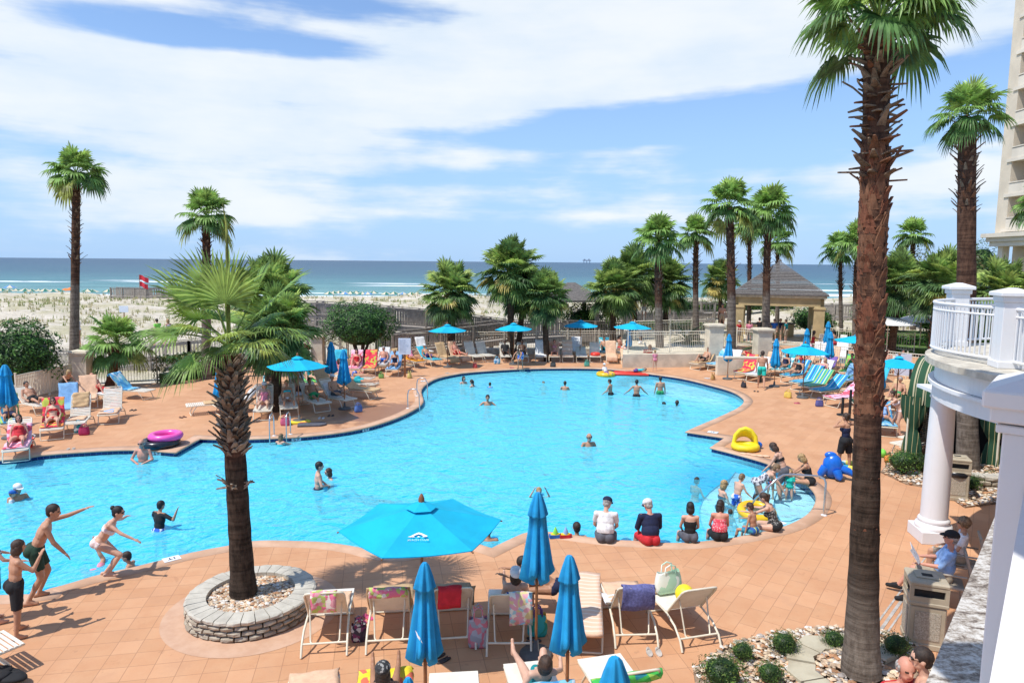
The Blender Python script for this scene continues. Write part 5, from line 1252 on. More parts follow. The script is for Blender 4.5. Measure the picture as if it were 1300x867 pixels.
w_ = .34; pc = Vector((0, 0, 0)); q = G(1233, 866, bz)   # left visible corner of the near pier
an = math.atan2(d.y, d.x)
pp = empty('near_pier', (0, 0, 0)); pp.parent = own
cw = .17
pcx = AY(1250, 700, 2.55); ctr = Vector((pcx.x, 2.55, bz))+nr*.20+d*.05
q = MB(); q.box((0, 0, .56), (.34, .34, 1.12), bev=.006); q.box((0, 0, 1.135), (.38, .38, .03), bev=.004); q.build('shaft', WHITE, pp, ctr, an)
c = MB(); c.box((0, 0, 1.19), (.42, .42, .06), bev=.006); c.box((0, 0, 1.245), (.47, .47, .065), bev=.008); hw = .225; zc = 1.277
c.add([(-hw, -hw, zc), (hw, -hw, zc), (hw, hw, zc), (-hw, hw, zc), (-.05, -.05, zc+.07), (.05, -.05, zc+.07), (.05, .05, zc+.07), (-.05, .05, zc+.07)], [(0, 1, 5, 4), (1, 2, 6, 5), (2, 3, 7, 6), (3, 0, 4, 7), (4, 5, 6, 7)]); c.build('pier_cap', WHITE, pp, ctr, an)
e2 = G(1256, 867, 5.02); e3 = G(1290, 680, 5.02); dd = (e3-e2); dd.z = 0; dd.normalize(); n2 = Vector((dd.y, -dd.x, 0)); s0 = e2-dd*1.5; s1 = ctr-dd*.18; s1 = s0+dd*((s1-s0).dot(dd))
mb = MB(); mb.prism([(s0.x, s0.y), (s1.x, s1.y), (s1+n2*.3).to_2d()[:], (s0+n2*.3).to_2d()[:]], 4.96, 5.02); mb.build('rail_cap', WHITE, own)
mb = MB(); s0b = s0+n2*.04; s1b = s1+n2*.04; mb.prism([(s0b.x, s0b.y), (s1b.x, s1b.y), (s1b+n2*.2).to_2d()[:], (s0b+n2*.2).to_2d()[:]], 4.085, 4.958); mb.build('parapet', WHITE, own)
# unseen slab over the camera's balcony, added and sized to shade the near pier
up_ = empty('added_shade_storey', (0, 0, 0), 0, 'unseen slab added above the near terrace to shade the pier, hotel wall behind', 'building')
mb = MB(); mb.box((4.15, -1.9, 7.75), (8, 7.6, .3)); mb.build('shade_slab', HOTB, up_); mb = MB(); mb.box((4.15, -5.75, 5.0), (8, .1, 12)); mb.build('wall', HOT, up_)
# cabanas
AWN = stripes('green_stripe_canvas', [(.66, (.010, .065, .026)), (.06, (.45, .41, .26)), (.12, (.010, .065, .026)), (.16, (.45, .41, .26))], .26, 1); CURT = stripes('green_stripe_curtain', [(.72, (.010, .055, .024)), (.10, (.45, .38, .18)), (.18, (.010, .055, .024))], .13, 1)
BLK = pm('black_canvas', (.012, .012, .013), .8, .1)
def cabana(p, rz, label):
    e = empty('striped_cabana', p, rz, label, 'cabana', 'green striped cabanas'); W_ = 2.3; D_ = 2.3   # opens towards local -x
    mb = MB(); prof = [(0, 1.98), (0, 2.05)]+[(1.05-1.05*math.cos(PI/2*i/10), 2.05+1.0*math.sin(PI/2*i/10)) for i in range(1, 11)]+[(D_, 3.05)]
    vs = []
    for yy in (-W_/2, W_/2): vs += [(x, yy, z) for x, z in prof]
    k = len(prof); fs = [(i, i+1, k+i+1, k+i) for i in range(k-1)]; mb.add(vs, fs, True)
    for s_ in (0, 1): mb.add([vs[s_*k+i] for i in range(k)]+[(D_, -W_/2 if s_ == 0 else W_/2, 1.98)], [tuple(range(k+1))])
    for s_ in range(11): yy = -W_/2+W_*(s_+.5)/11; mb.add([(-.012, yy-W_/22, 1.99), (-.012, yy+W_/22, 1.99), (-.012, yy+W_/30, 1.76), (-.012, yy, 1.72), (-.012, yy-W_/30, 1.76)], [(0, 1, 2, 3, 4)])
    mb.build('awning', AWN, e)
    for yy in (-W_/2, W_/2):
        for xx in (0.04, D_): q = MB(); q.tube([(0, 0, 0), (0, 0, 2.0)], .03, 6); q.build('post', FRM, e, (xx, yy*.97, 0))
        q = MB(); n_ = 24; pr = [(.34, 1.98), (.33, 1.7), (.28, 1.4), (.16, 1.12), (.10, 1.0), (.16, .88), (.24, .5), (.27, .05)]; vs = []
        for (r_, z_) in pr:
            for j in range(n_): a_ = 2*PI*j/n_; f_ = 1+.16*math.sin(7*a_+z_); vs.append((r_*.45*f_*math.cos(a_), r_*f_*math.sin(a_), z_))
        q.add(vs, [(i*n_+j, i*n_+(j+1) % n_, (i+1)*n_+(j+1) % n_, (i+1)*n_+j) for i in range(len(pr)-1) for j in range(n_)], True); q.build('curtain', CURT, e, (.12, yy*.86, 0))
    q = MB(); q.box((D_-.02, 0, 1.0), (.03, W_*.98, 2.0)); q.build('back_panel', BLK, e)
    q = MB(); n_ = 30; vs = []
    for z_ in (0.05, 2.0):
        for j in range(n_+1): vs.append((.5+1.7*j/n_, W_/2*.98+.03*math.sin(j*1.7), z_))
    q.add(vs, [(j, j+1, n_+2+j, n_+1+j) for j in range(n_)], True); q.build('side_curtain', BLK, e)
    return e
c_ = G(1158, 597); cabana((c_.x+1.08, c_.y+.10, 0), R(46), 'green and cream striped cabana beside the balcony, curtain tied at its waist')
cabana((c_.x+3.5, c_.y-1.3, 0), R(62), 'second striped cabana mostly hidden by the white column and pier')
# litter bins
BIN = pm('bin_beige', (.42, .36, .26), .6, .06, 3); AGG = pm('bin_aggregate', (.50, .45, .36), .9, .35, 60, .5, col2=(.30, .26, .20), bscale=80); HOLE = pm('bin_inside', (.02, .02, .02), .8)
def bin_(px, py, rz, label, s=1.):
    p = G(px, py); e = empty('litter_bin', p, rz, label, 'litter bin', 'beige litter bins'); w = .52*s
    mb = MB(); mb.box((0, 0, .05), (w, w, .10), bev=.015); mb.box((0, 0, .38), (w*.96, w*.96, .60), bev=.02); mb.build('body', BIN, e)
    mb = MB()
    for k in range(4): a_ = k*PI/2; mb.box((math.sin(a_)*w*.485, -math.cos(a_)*w*.485, .38), (w*.66, .012, .44), a_)
    mb.build('pebble_panel', AGG, e)
    mb = MB(); t_ = .055
    for a_ in (-1, 1):
        for b_ in (-1, 1): mb.box((a_*(w/2-t_/2), b_*(w/2-t_/2), .86), (t_, t_, .30))
    mb.box((0, 0, .72), (w*1.03, w*1.03, .06), bev=.012); mb.box((0, 0, 1.03), (w*1.03, w*1.03, .07), bev=.02)
    for k in range(4): a_ = k*PI/2; mb.box((math.sin(a_)*(w/2-.012), -math.cos(a_)*(w/2-.012), .785), (w-.08, .02, .09), a_); mb.box((math.sin(a_)*(w/2-.012), -math.cos(a_)*(w/2-.012), .975), (w-.08, .02, .05), a_)
    mb.box((0, .02, 1.075), (w*.62, w*.5, .025), bev=.008); mb.build('hood', BIN, e)
    mb = MB(); mb.box((0, 0, .86), (w*.8, w*.8, .28)); mb.box((0, -.01, 1.09), (w*.28, w*.18, .006)); mb.build('opening', HOLE, e); return e
bin_(1170, 814, R(-20), 'beige litter bin with pebbled panels beside the seated men')
bin_(1211, 632, R(-20), 'litter bin behind the white column with a black bag showing')
q = MB(); q.lathe([(.30, -.06), (.32, -.02), (.32, .04), (.29, .07)], 16, ph=PI/4); pb_ = G(1211, 632); tag(q.build('bin_bag', pm('black_plastic', (.015, .015, .018), .3), None, (pb_.x, pb_.y, .66)), 'black bag rim hanging out of the litter bin behind the column', 'bag')
# drain channel
a, b = G(1112, 808, 0), G(1196, 690, 0); dv = b-a
mb = MB(); mb.box((0, 0, .004), (dv.length, .05, .008)); mb.box((0, .10, .005), (dv.length, .03, .006)); mb.box((0, -.10, .005), (dv.length, .03, .006)); struct(mb.build('drain_channel', pm('drain_metal', (.45, .42, .38), .5), None, (a+b)/2, math.atan2(dv.y, dv.x)))
# ladders and handrail
STEEL = pm('stainless_steel', (.62, .64, .66), .22, .03, 3, metal=.9)
def rail_path(pts_, name, label, cat, r=.022, plates=()):
    e = empty(name, pts_[0][0], 0, label, cat); o_ = Vector(pts_[0][0])
    for P in pts_: mb = MB(); mb.tube([Vector(p)-o_ for p in P], r, 10); mb.build('rail', STEEL, e)
    for p in plates: mb = MB(); mb.lathe([(.07, 0), (.07, .012), (.03, .03)], 14); mb.build('flange', WHITE, e, Vector(p)-o_)
    return e
def ladder(pxa, pya, pxb, pyb, inward, label):
    a, b = G(pxa, pya), G(pxb, pyb); iv = Vector(inward).normalized(); up = Vector((0, 0, 1)); P = []
    for c in (a, b): P.append([c-iv*.28, c-iv*.28+up*.55, c-iv*.24+up*.72, c-iv*.1+up*.80, c+iv*.1+up*.78, c+iv*.2+up*.6, c+iv*.22+up*.0, c+iv*.22-up*.9])
    e = rail_path(P, 'pool_ladder', label, 'ladder', .021, (P[0][0], P[1][0])); o_ = e.location
    for z_ in (-.3, -.6): mb = MB(); mb.box((a+b)/2+iv*.2+up*z_-o_, (.07, (b-a).length, .03), math.atan2((b-a).y, (b-a).x)-PI/2); mb.build('tread', STEEL, e)
    return e
ladder(345, 556, 366, 554, (.05, -1, 0), 'steel pool ladder below the shaded sunbathers on the left')
ladder(526, 519, 537, 503, (1, -.25, 0), 'steel pool ladder on the bulge in the middle of the left deck')
h0 = G(1046, 654); h1 = AY(1043, 607, h0.y+.0); s0_ = G(957, 640, -.1); 
P = [h0, h0+Vector((0, 0, .78)), h0+Vector((-.02, .05, .86)), h0+Vector((-.12, .12, .90)), G(1003, 602, .92), G(994, 603, .90), G(985, 609, .84), G(960, 632, .35), G(952, 643, -.2), G(950, 648, -.6)]
rail_path([P], 'step_handrail', 'steel handrail going down into the corner pool steps', 'handrail', .025, (h0,))
# signs
def board(p, w, h, zb, label, rz=0, post=True, lines=True):
    e = empty('notice_board', p, rz, label, 'sign'); mb = MB(); mb.box((0, 0, zb+h/2), (w, .03, h), bev=.004); mb.build('panel', pm('board_white', (.66, .72, .82), .5, .03), e)
    if lines:
        mb = MB(); zc = zb+h*.9; rr = random.Random(4)
        while zc > zb+h*.1: L = w*rr.uniform(.45, .8); mb.box((-(w*.82-L)/2, -.0175, zc), (L, .003, h*.012)); zc -= h*.055
        mb.build('text_lines', pm('text_grey', (.38, .44, .55), .6), e)
    if post: mb = MB(); mb.box((0, .035, (zb+h)/2), (.10, .035, zb+h)); mb.build('post', WOOD, e)
pq = XY(514, 34, 0); board((pq.x, 34, 0), .62, .82, 1.15, 'white notice board of fine print on a wooden post by the dome bush', 0)
pq = XY(1142, 33.2, .15); board((pq.x, 33.0, .15), .78, 1.05, .32, 'blank white board fixed to the right hand fence', 0, False, False)
pq = AY(157, 393, 74); board((pq.x, 74, pq.z-1.2), 1.0, .7, .9, 'small weathered sign standing in the left dunes', 0, True, False)
pq = AY(178, 378, 105); fl = empty('warning_flag', (pq.x, 105, pq.z-.5), 0, 'red warning flag on a thin pole above the dune walkover', 'flag')
mb = MB(); mb.tube([(0, 0, 0), (0, 0, 4.0)], .05, 5); mb.build('pole', WOODP, fl)
mb = MB(); vs = []
for i in range(7):
    for j in range(2): vs.append((.05+i*.22, .12*math.sin(i*1.3), 4.0-j*.75-.08*i+.05*math.sin(i)))
mb.add(vs, [(2*i, 2*i+2, 2*i+3, 2*i+1) for i in range(6)]); vs2 = [(x*.9, y, z-1.0) for x, y, z in vs]; mb.add(vs2, [(2*i, 2*i+2, 2*i+3, 2*i+1) for i in range(6)]); mb.build('flag_cloth', pm('flag_red', (.62, .03, .05), .7), fl)
# far oil rig on the horizon
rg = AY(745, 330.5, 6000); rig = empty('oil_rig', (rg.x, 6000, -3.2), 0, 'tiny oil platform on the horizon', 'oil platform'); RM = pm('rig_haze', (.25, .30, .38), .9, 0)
mb = MB(); mb.box((0, 0, 26), (70, 30, 8)); mb.box((-20, 0, 33), (14, 14, 10)); mb.box((18, 0, 34), (10, 10, 12)); mb.build('platform', RM, rig)
for a in (-25, 0, 25): mb = MB(); mb.box((a, 0, 11), (4, 4, 24)); mb.build('leg', RM, rig)
# beach tents and parasols in rows by the water
BG_ = pm('beach_green', (.01, .17, .12), .8); BW_ = pm('beach_cream', (.66, .58, .42), .8); BB_ = pm('beach_blue', (.10, .28, .55), .8); BO_ = pm('beach_orange', (.80, .22, .05), .8); BT_ = pm('beach_teal', (.01, .35, .36), .8)
def beach_umb(px, Y, label, k):
    p = XY(px, Y, -3.0); e = empty('beach_umbrella', (p.x, Y, gh(p.x, Y)), rnd(0, 1), label, 'beach umbrella', 'green and cream beach umbrellas by the water')
    n_ = 8; mb = MB(); r_ = 1.35
    for i in range(n_): a0, a1 = 2*PI*i/n_, 2*PI*(i+1)/n_; mb.cur = i % 2; mb.add([(0, 0, 2.3), (r_*math.cos(a0), r_*math.sin(a0), 1.75), (r_*math.cos(a1), r_*math.sin(a1), 1.75)], [(0, 1, 2)])
    c_ = {0: [BG_, BW_], 1: [BG_, BW_], 2: [BT_, BT_], 3: [BO_, BO_], 4: [BB_, BW_]}[k]
    mb.build('canopy', c_, e); mb = MB(); mb.tube([(0, 0, 0), (0, 0, 2.3)], .05, 5); mb.build('pole', WHITE, e)
    return e
lab = 'green and cream beach umbrella in the row by the surf'
for i, px in enumerate([3, 13, 21, 33, 41, 50, 58, 68, 72, 112, 118, 138]): beach_umb(px, 142+3*(i % 3), lab, 0)
beach_umb(75, 150, 'teal beach umbrella standing out in the row by the surf', 2); beach_umb(92, 138, 'orange beach umbrella low beside the tall palm', 3); beach_umb(84, 155, 'second, smaller orange beach umbrella behind the teal one', 3); beach_umb(14, 134, 'blue and cream beach umbrella nearest in the row', 4)
for i, px in enumerate([418, 424, 431, 438, 445, 452, 460, 467, 474, 490, 500, 512, 522, 530]): beach_umb(px, 146+4*(i % 3), lab.replace('surf', 'surf beyond the boardwalk'), 4 if i % 4 == 3 else 0) if i % 4 != 3 else beach_umb(px, 146, 'blue and cream beach umbrella beyond the boardwalk', 4)
# tables, parasols of the far garden
def parasol(p, r_, h, label): 
    e = empty('white_parasol', p, 0, label, 'parasol', 'white parasols in the far garden'); mb = MB(); mb.lathe([(r_, h-.45), (r_*.7, h-.22), (r_*.35, h-.06), (0, h)], 16); mb.build('canopy', pm('parasol_cloth', (.70, .69, .66), .8), e); mb = MB(); mb.tube([(0, 0, 0), (0, 0, h)], .03, 6); mb.build('pole', FRM, e); return e
for px, py, Y, r_, lb in ((1170, 405, 46, 1.55, 'white parasol on the lawn right of the big trunk'), (1128, 408, 44, 1.6, 'white parasol half hidden by the big trunk'), (945, 382, 62, 1.6, 'white parasol seen under the gazebo roof, left bay'), (968, 385, 64, 1.2, 'white parasol seen under the gazebo roof, centre bay')):
    q_ = AY(px, py, Y); parasol((q_.x, Y, q_.z-2.2+.3), r_, 2.2, lb)
TBL = pm('table_white', (.70, .68, .62), .5)
def table(p, r_, label, cat='table', h=.72):
    e = empty('round_table', p, 0, label, cat, 'round tables'); mb = MB(); mb.lathe([(r_, h-.03), (r_, h), (0, h+.001)], 18); mb.build('tabletop', TBL, e); mb = MB(); mb.tube([(0, 0, 0), (0, 0, h)], .03, 6); mb.lathe([(.25, 0), (.2, .03), (.03, .05)], 10); mb.build('pedestal', TBL, e)
def chair(p, rz, label, mat=None, arms=True, name='patio_chair', group='patio chairs'):
    e = empty(name, p, rz, label, 'chair', group); m = mat or TBL     # faces local +y
    mb = MB(); mb.box((0, 0, .43), (.48, .48, .045), bev=.01); mb.build('seat', m, e); mb = MB(); mb.box((0, -.30, .74), (.46, .04, .58), M=Matrix.Rotation(R(-14), 3, 'X'), bev=.01); mb.build('backrest', m, e)
    for a_ in (-1, 1):
        for b_ in (-1, 1): q = MB(); q.tube([(a_*.21, b_*.2, .43), (a_*.24, b_*.25, 0)], .016, 6); q.build('leg', m, e)
        if arms: q = MB(); q.tube([(a_*.25, -.26, .66), (a_*.26, .2, .65), (a_*.26, .23, .43)], .018, 6); q.build('armrest', m, e)
    return e
q_ = G(798, 455); table((q_.x, q_.y, 0), .5, 'small round table under the open umbrella at the back of the pool')
for px, py, rz, lb in ((786, 456, -1.2, 'white chair left of the back umbrella table'), (813, 455, 1.3, 'white chair right of the back umbrella table')): q_ = G(px, py); chair((q_.x, q_.y, 0), rz, lb)
for i, (px, Y) in enumerate([(1052, 44), (1061, 45.5), (1070, 44), (1046, 47), (1060, 48.5), (1072, 47)]): q_ = XY(px, Y, 0); chair((q_.x, Y, 0), i*1.1, 'white cafe chair beside the far pool', group='cafe chairs by the far pool')
q_ = XY(1056, 46, 0); table((q_.x, 46, 0), .55, 'white cafe table beside the far pool'); q_ = XY(1066, 46.5, 0); table((q_.x, 46.5, 0), .45, 'smaller white cafe table right of the first, by the far pool')
# far pool and lawn
mb = MB(); fp_ = [(XY(a, Y, .01).x, Y) for a, Y in ((1040, 41), (1105, 39), (1110, 42), (1045, 43.5))]; mb.prism(fp_, -.02, .03); struct(mb.build('far_pool', pm('far_pool_water', (.05, .42, .52), .1, .1, 1)))
mb = MB(); lw = [(XY(a, Y, .0).x, Y) for a, Y in ((1085, 50), (1300, 44), (1350, 58), (1085, 62))]; mb.prism(lw, -.4, .02); struct(mb.build('lawn', pm('lawn_grass', (.10, .17, .035), .95, .3, 2, .5, bscale=40)))
# lower storey behind the round balcony
gw = empty('hotel_ground_floor', (13.2, 12, 0), 0, 'shaded cream ground floor wall under the round balcony', 'building'); mb = MB(); mb.box((.2, 0, 1.64), (.3, 9, 3.27)); mb.build('wall', HOT, gw)
# ------------------------------------------------------------------ people
SKIN = {k: pm('skin_'+k, c, .5, .05, 8, spec=.35) for k, c in dict(fair=(.62, .37, .265), tan=(.50, .265, .165), red=(.60, .285, .20), brown=(.38, .19, .11), dark=(.10, .052, .034), pale=(.68, .44, .33)).items()}
HAIRM = {k: pm('hair_'+k, c, .55, .25, 30, .4, bscale=120) for k, c in dict(black=(.012, .010, .010), brown=(.055, .028, .016), dark=(.028, .016, .011), blond=(.42, .27, .12), grey=(.34, .32, .30), ginger=(.26, .10, .035), sand=(.22, .14, .075)).items()}
EYEM = pm('eye_dark', (.03, .022, .02), .3, 0); LIPM = pm('lips', (.40, .13, .11), .5, 0); SUNG = pm('sunglass', (.012, .012, .014), .12, 0)
def C_(name, col, **k):
    n_ = 'cloth_'+name
    return bpy.data.materials.get(n_) or pm(n_, col, .85, .10, 10, .15, **k)
CL = dict(black=C_('black', (.012, .012, .014)), navy=C_('navy', (.010, .016, .055)), white=C_('white', (.74, .74, .75)), red=C_('red', (.55, .02, .03)), aqua=C_('aqua', (.02, .46, .52)), blue=C_('blue', (.02, .14, .50)), green=C_('green', (.02, .30, .10)), dkgreen=C_('dkgreen', (.015, .05, .03)), seag=C_('seagreen', (.015, .52, .42)),
    grey=C_('grey', (.10, .10, .12)), pink=C_('pink', (.72, .25, .34)), ltblue=C_('ltblue', (.28, .46, .78)), purple=C_('purple', (.12, .06, .25)), orange=C_('orange', (.75, .25, .04)), teal=C_('teal', (.0, .25, .28)), tan=C_('tanc', (.45, .34, .22)), lav=C_('lavender', (.62, .56, .72)), lime=C_('lime', (.25, .75, .10)), khaki=C_('khaki', (.36, .30, .22)),
    bikini=blotch('cloth_pinkwhite', [(.80, .55, .55), (.82, .78, .76), (.78, .70, .68)], 60), dots=dots('cloth_dots', (.72, .06, .10), (.85, .75, .75), 42, .28), leopard=blotch('cloth_blackfloral', [(.02, .02, .022), (.30, .29, .27), (.03, .03, .03), (.05, .05, .05)], 45), bluewhite=blotch('cloth_bluewhite', [(.02, .10, .50), (.70, .74, .80), (.02, .12, .55)], 22), zebra=blotch('cloth_zebra', [(.10, .10, .13), (.65, .65, .68), (.55, .55, .6)], 30),
    stripe=stripes('cloth_stripe', [(.5, (.012, .02, .05)), (.5, (.65, .66, .68))], .05, 2), multi=blotch('cloth_multi', [(.7, .05, .08), (.9, .5, .1), (.1, .3, .6), (.1, .5, .3)], 20), bluestripe=stripes('cloth_bluestripe', [(.4, (.02, .10, .35)), (.2, (.6, .65, .2)), (.4, (.03, .25, .35))], .12, 0))
def cap_(mb, a, b, r0, r1, n=10):
    a, b = Vector(a), Vector(b); d = (b-a)
    if d.length < 1e-5: d = Vector((0, 0, .001))
    dn = d.normalized(); pts = [a-dn*r0*.95, a-dn*r0*.6, a, b, b+dn*r1*.6, b+dn*r1*.95]
    mb.tube(pts, [r0*.25, r0*.8, r0, r1, r1*.8, r1*.25], n)
STAND = dict(tp=2, ua=[(4, 12), (4, 12)], fa=[(12, 6), (12, 6)], th=[(2, 4), (2, 4)], sh=[(-2, 2), (-2, 2)])
POSES = dict(
 stand=STAND,
 wade=dict(tp=4, ua=[(18, 20), (18, 20)], fa=[(50, 5), (50, 5)], th=[(2, 6), (2, 6)], sh=[(-2, 4), (-2, 4)]),
 arms_folded=dict(tp=2, ua=[(15, 25), (15, 25)], fa=[(70, -50), (60, -50)], th=[(2, 5), (2, 5)], sh=[(-2, 3), (-2, 3)]),
 hands_up=dict(tp=0, ua=[(120, 30), (120, 30)], fa=[(165, -25), (165, -25)], th=[(2, 5), (2, 5)], sh=[(-2, 3), (-2, 3)]),
 neck=dict(tp=10, ua=[(5, 30), (5, 30)], fa=[(40, 30), (40, 30)], th=[(20, 6), (10, 6)], sh=[(-5, 4), (-5, 4)]),
 edge=dict(tp=12, hp=22, ua=[(18, 10), (18, 10)], fa=[(50, -18), (50, -18)], th=[(82, 12), (82, 12)], sh=[(12, 4), (12, 4)]),
 edge_side=dict(tp=8, hp=15, ua=[(40, 12), (5, 14)], fa=[(75, -10), (10, 5)], th=[(80, 10), (80, 10)], sh=[(12, 4), (12, 4)]),
 recline=dict(tp=-35, hp=15, ua=[(25, 14), (25, 14)], fa=[(70, -5), (70, -5)], th=[(97, 8), (97, 8)], sh=[(82, 4), (82, 4)]),
 recline_knee=dict(tp=-35, hp=15, ua=[(20, 14), (25, 14)], fa=[(65, -10), (70, -15)], th=[(130, 8), (98, 8)], sh=[(38, 4), (82, 4)]),
 flat=dict(tp=-78, hp=5, ua=[(75, 14), (75, 14)], fa=[(88, 8), (88, 8)], th=[(95, 7), (95, 7)], sh=[(87, 5), (87, 5)]),
 prone=dict(tp=86, hp=-5, ua=[(120, 35), (120, 35)], fa=[(100, -60), (100, -60)], th=[(-88, 7), (-88, 7)], sh=[(-90, 4), (-90, 4)]),
 chairsit=dict(tp=-8, hp=5, ua=[(20, 10), (20, 10)], fa=[(75, -8), (75, -8)], th=[(88, 8), (88, 8)], sh=[(5, 3), (5, 3)]),
 bend=dict(tp=62, hp=-15, ua=[(60, 8), (50, 8)], fa=[(55, 0), (70, 0)], th=[(20, 5), (12, 5)], sh=[(-8, 3), (-12, 3)]),
 walk=dict(tp=5, ua=[(25, 8), (-22, 8)], fa=[(45, 4), (5, 4)], th=[(-18, 3), (22, 3)], sh=[(-38, 2), (8, 2)]),
 squat=dict(tp=30, hp=5, ua=[(60, 12), (60, 12)], fa=[(75, -5), (75, -5)], th=[(110, 14), (110, 14)], sh=[(-12, 5), (-12, 5)]),
)
def person(at, face, pose='stand', H=1.7, skin='fair', hair='brown', hs='short', wear=(), label='', sex='m', anchor='feet', dz=0., vox=.019, group=None, glasses=False, capcol=None, **over):
    """a figure: limbs and trunk grown into one surface, then clothes lifted from that surface; local +y is the way it faces"""
    P = dict(POSES[pose]); P.update(over); s = H/1.75; kid = H < 1.45; hsz = (1.06 if not kid else 1.12+.10*(1.45-H)/.45); fem = sex == 'f'
    Rt = Matrix.Rotation(R(P.get('tw', 0)), 3, 'Z') @ Matrix.Rotation(R(-P.get('tp', 0)), 3, 'X') @ Matrix.Rotation(R(P.get('tl', 0)), 3, 'Y')
    V = lambda x, y, z: Vector((x, y, z))*s
    def dv(sd, a, b): a, b = R(a), R(b); return Vector((sd*math.sin(b), math.cos(b)*math.sin(a), -math.cos(b)*math.cos(a)))
    mb = MB(); prims = []
    def cone(g, a, b, r0, r1): cap_(mb, a, b, r0*s, r1*s); prims.append((g, 'c', Vector(a), Vector(b), r0*s, r1*s))
    def ell(g, c, r, M=None): mb.ell(c, tuple(q*s for q in r), M, 12, 8); prims.append((g, 'e', Vector(c), tuple(q*s for q in r), (M or Matrix.Identity(3))))
    T = lambda x, y, z: Rt @ V(x, y, z)
    w = .15 if fem else .17
    if kid: w = .155
    ell('torso', T(0, 0, .0), (w+.015 if fem else w-.01, .112, .12), Rt); ell('torso', T(0, 0, .14), ((.118 if fem else .142) if not P.get('fat') else .17, .098 if not P.get('fat') else .14, .16), Rt)
    ell('torso', T(0, 0, .29), (.142 if fem else .165, .105, .17), Rt); ell('torso', T(0, -.008, .39), (.14 if fem else .16, .085, .09), Rt)
    for sd in (-1, 1):
        ell('torso', T(sd*.075, -.05, -.035), (.085, .085, .09), Rt)
        if fem: ell('torso', T(sd*.066, .085, .29), (.058, .052, .058), Rt)
    shw = .155 if fem else .180
    if kid: shw = .158
    cone('torso', T(-shw, -.01, .43), T(shw, -.01, .43), .052, .052)
    cone('neck', T(0, -.01, .44), T(0, .012, .57), .052, .048)
    Rh = Rt @ Matrix.Rotation(R(P.get('hy', 0)), 3, 'Z') @ Matrix.Rotation(R(-P.get('hp', 0)), 3, 'X')
    if abs(P.get('tp', 0)) > 20 and 'hfree' not in P:     # keep the head partly level
        k = P.get('tp', 0)*(.45 if abs(P.get('tp', 0)) < 80 else .15); Rh = Rt @ Matrix.Rotation(R(k), 3, 'X') @ Matrix.Rotation(R(P.get('hy', 0)), 3, 'Z') @ Matrix.Rotation(R(-P.get('hp', 0)), 3, 'X')
    N = T(0, .008, .545); Hc = N+Rh @ V(0, .018, .105*hsz)
    hh = hsz
    def Hd(x, y, z): return Hc+Rh @ (V(x, y, z)*hh)
    def hell(c, r): mb.ell(c, tuple(q*s*hh for q in r), Rh, 12, 9); prims.append(('head', 'e', Vector(c), tuple(q*s*hh for q in r), Rh))
    hell(Hd(0, 0, .012), (.076, .096, .098)); hell(Hd(0, .022, -.055), (.056, .066, .062)); hell(Hd(0, .098, -.022), (.012, .018, .022))
    for sd in (-1, 1): hell(Hd(sd*.077, -.005, -.012), (.012, .020, .028))
    pts = {}
    for i, sd in enumerate((1, -1)):
        sh = T(sd*shw, -.01, .43); u = dv(sd, *P['ua'][i]); f = dv(sd, *P['fa'][i])
        if P.get('armrot', True) and abs(P.get('tp', 0)) > 0 and P.get('arms_local'): u = Rt @ u; f = Rt @ f
        el = sh+u*.275*s; wr = el+f*.245*s; rf = .86 if fem or kid else 1.
        cone('ua%d' % i, sh, el, .048*rf, .038*rf); cone('fa%d' % i, el, wr, .040*rf, .027*rf)
        # hand: palm and five fingers
        side = f.cross(Vector((0, 0, 1))); side = side.normalized() if side.length > .1 else Vector((1, 0, 0)); nn = side.cross(f)
        if P.get('palm'): side, nn = nn, side
        pc = wr+f*.05*s; Mh = Matrix((side, nn, f)).transposed(); ell('ha%d' % i, pc, (.040, .018, .050), Mh)
        curl = P.get('curl', .25)
        for q in range(4):
            b0 = wr+f*.085*s+side*(q-1.5)*.021*s; L = (.062, .074, .070, .054)[q]*s; m1 = b0+(f-nn*curl*.5*1).normalized()*L*.55; m2 = m1+(f-nn*curl*1.6).normalized()*L*.5
            fr = max(.0085, vox*.52/s)
            cone('ha%d' % i, b0, m1, fr, fr*.95); cone('ha%d' % i, m1, m2, fr*.95, fr*.8)
        tb = wr+f*.03*s-side*.03*sd*s; cone('ha%d' % i, tb, tb+(f*.6-side*sd*.8).normalized()*.055*s, max(.011, vox*.52/s), max(.009, vox*.5/s))
        hp = V(sd*.088, 0, -.035); t_ = dv(sd, *P['th'][i]); c = dv(sd, *P['sh'][i]); kn = hp+t_*.43*s; an = kn+c*.40*s; lf = .90 if kid else 1.
        cone('th%d' % i, hp, kn, (.088 if not fem else .09)*lf, .055*lf); cone('sh%d' % i, kn, an, .053*lf, .034)
        ell('sh%d' % i, kn+c*.13*s-Vector((0, 1, 0))*.012*s*0+(t_-c*t_.dot(c))*(-.018)*s, (.046*lf, .048*lf, .10), Matrix((Vector((1, 0, 0)), c.cross(Vector((1, 0, 0))).normalized(), c)).transposed())
        # foot
        fw = P.get('foot', [None, None])[i]
        if fw is None:
            fd = Vector((sd*.12, 1, 0)) if P['sh'][i][0] < 50 and P['sh'][i][0] > -60 else (Vector((0, .25, 1)) if P['sh'][i][0] > 0 else Vector((0, -.2, -1)))
            if P['sh'][i][0] < -60: fd = Vector((0, -.9, -.35))
        else: fd = Vector(fw)
        fd = fd.normalized(); hl = an+c*.045*s-fd*.045*s; toe = an+c*.055*s+fd*.15*s
        cone('ft%d' % i, hl, toe, .034, .026); cone('ft%d' % i, an, an+c*.03*s+fd*.08*s, .036, .03)
        pts['ft%d' % i] = min(hl.z, toe.z)-.03*s; pts['hand%d' % i] = pc; pts['kn%d' % i] = kn
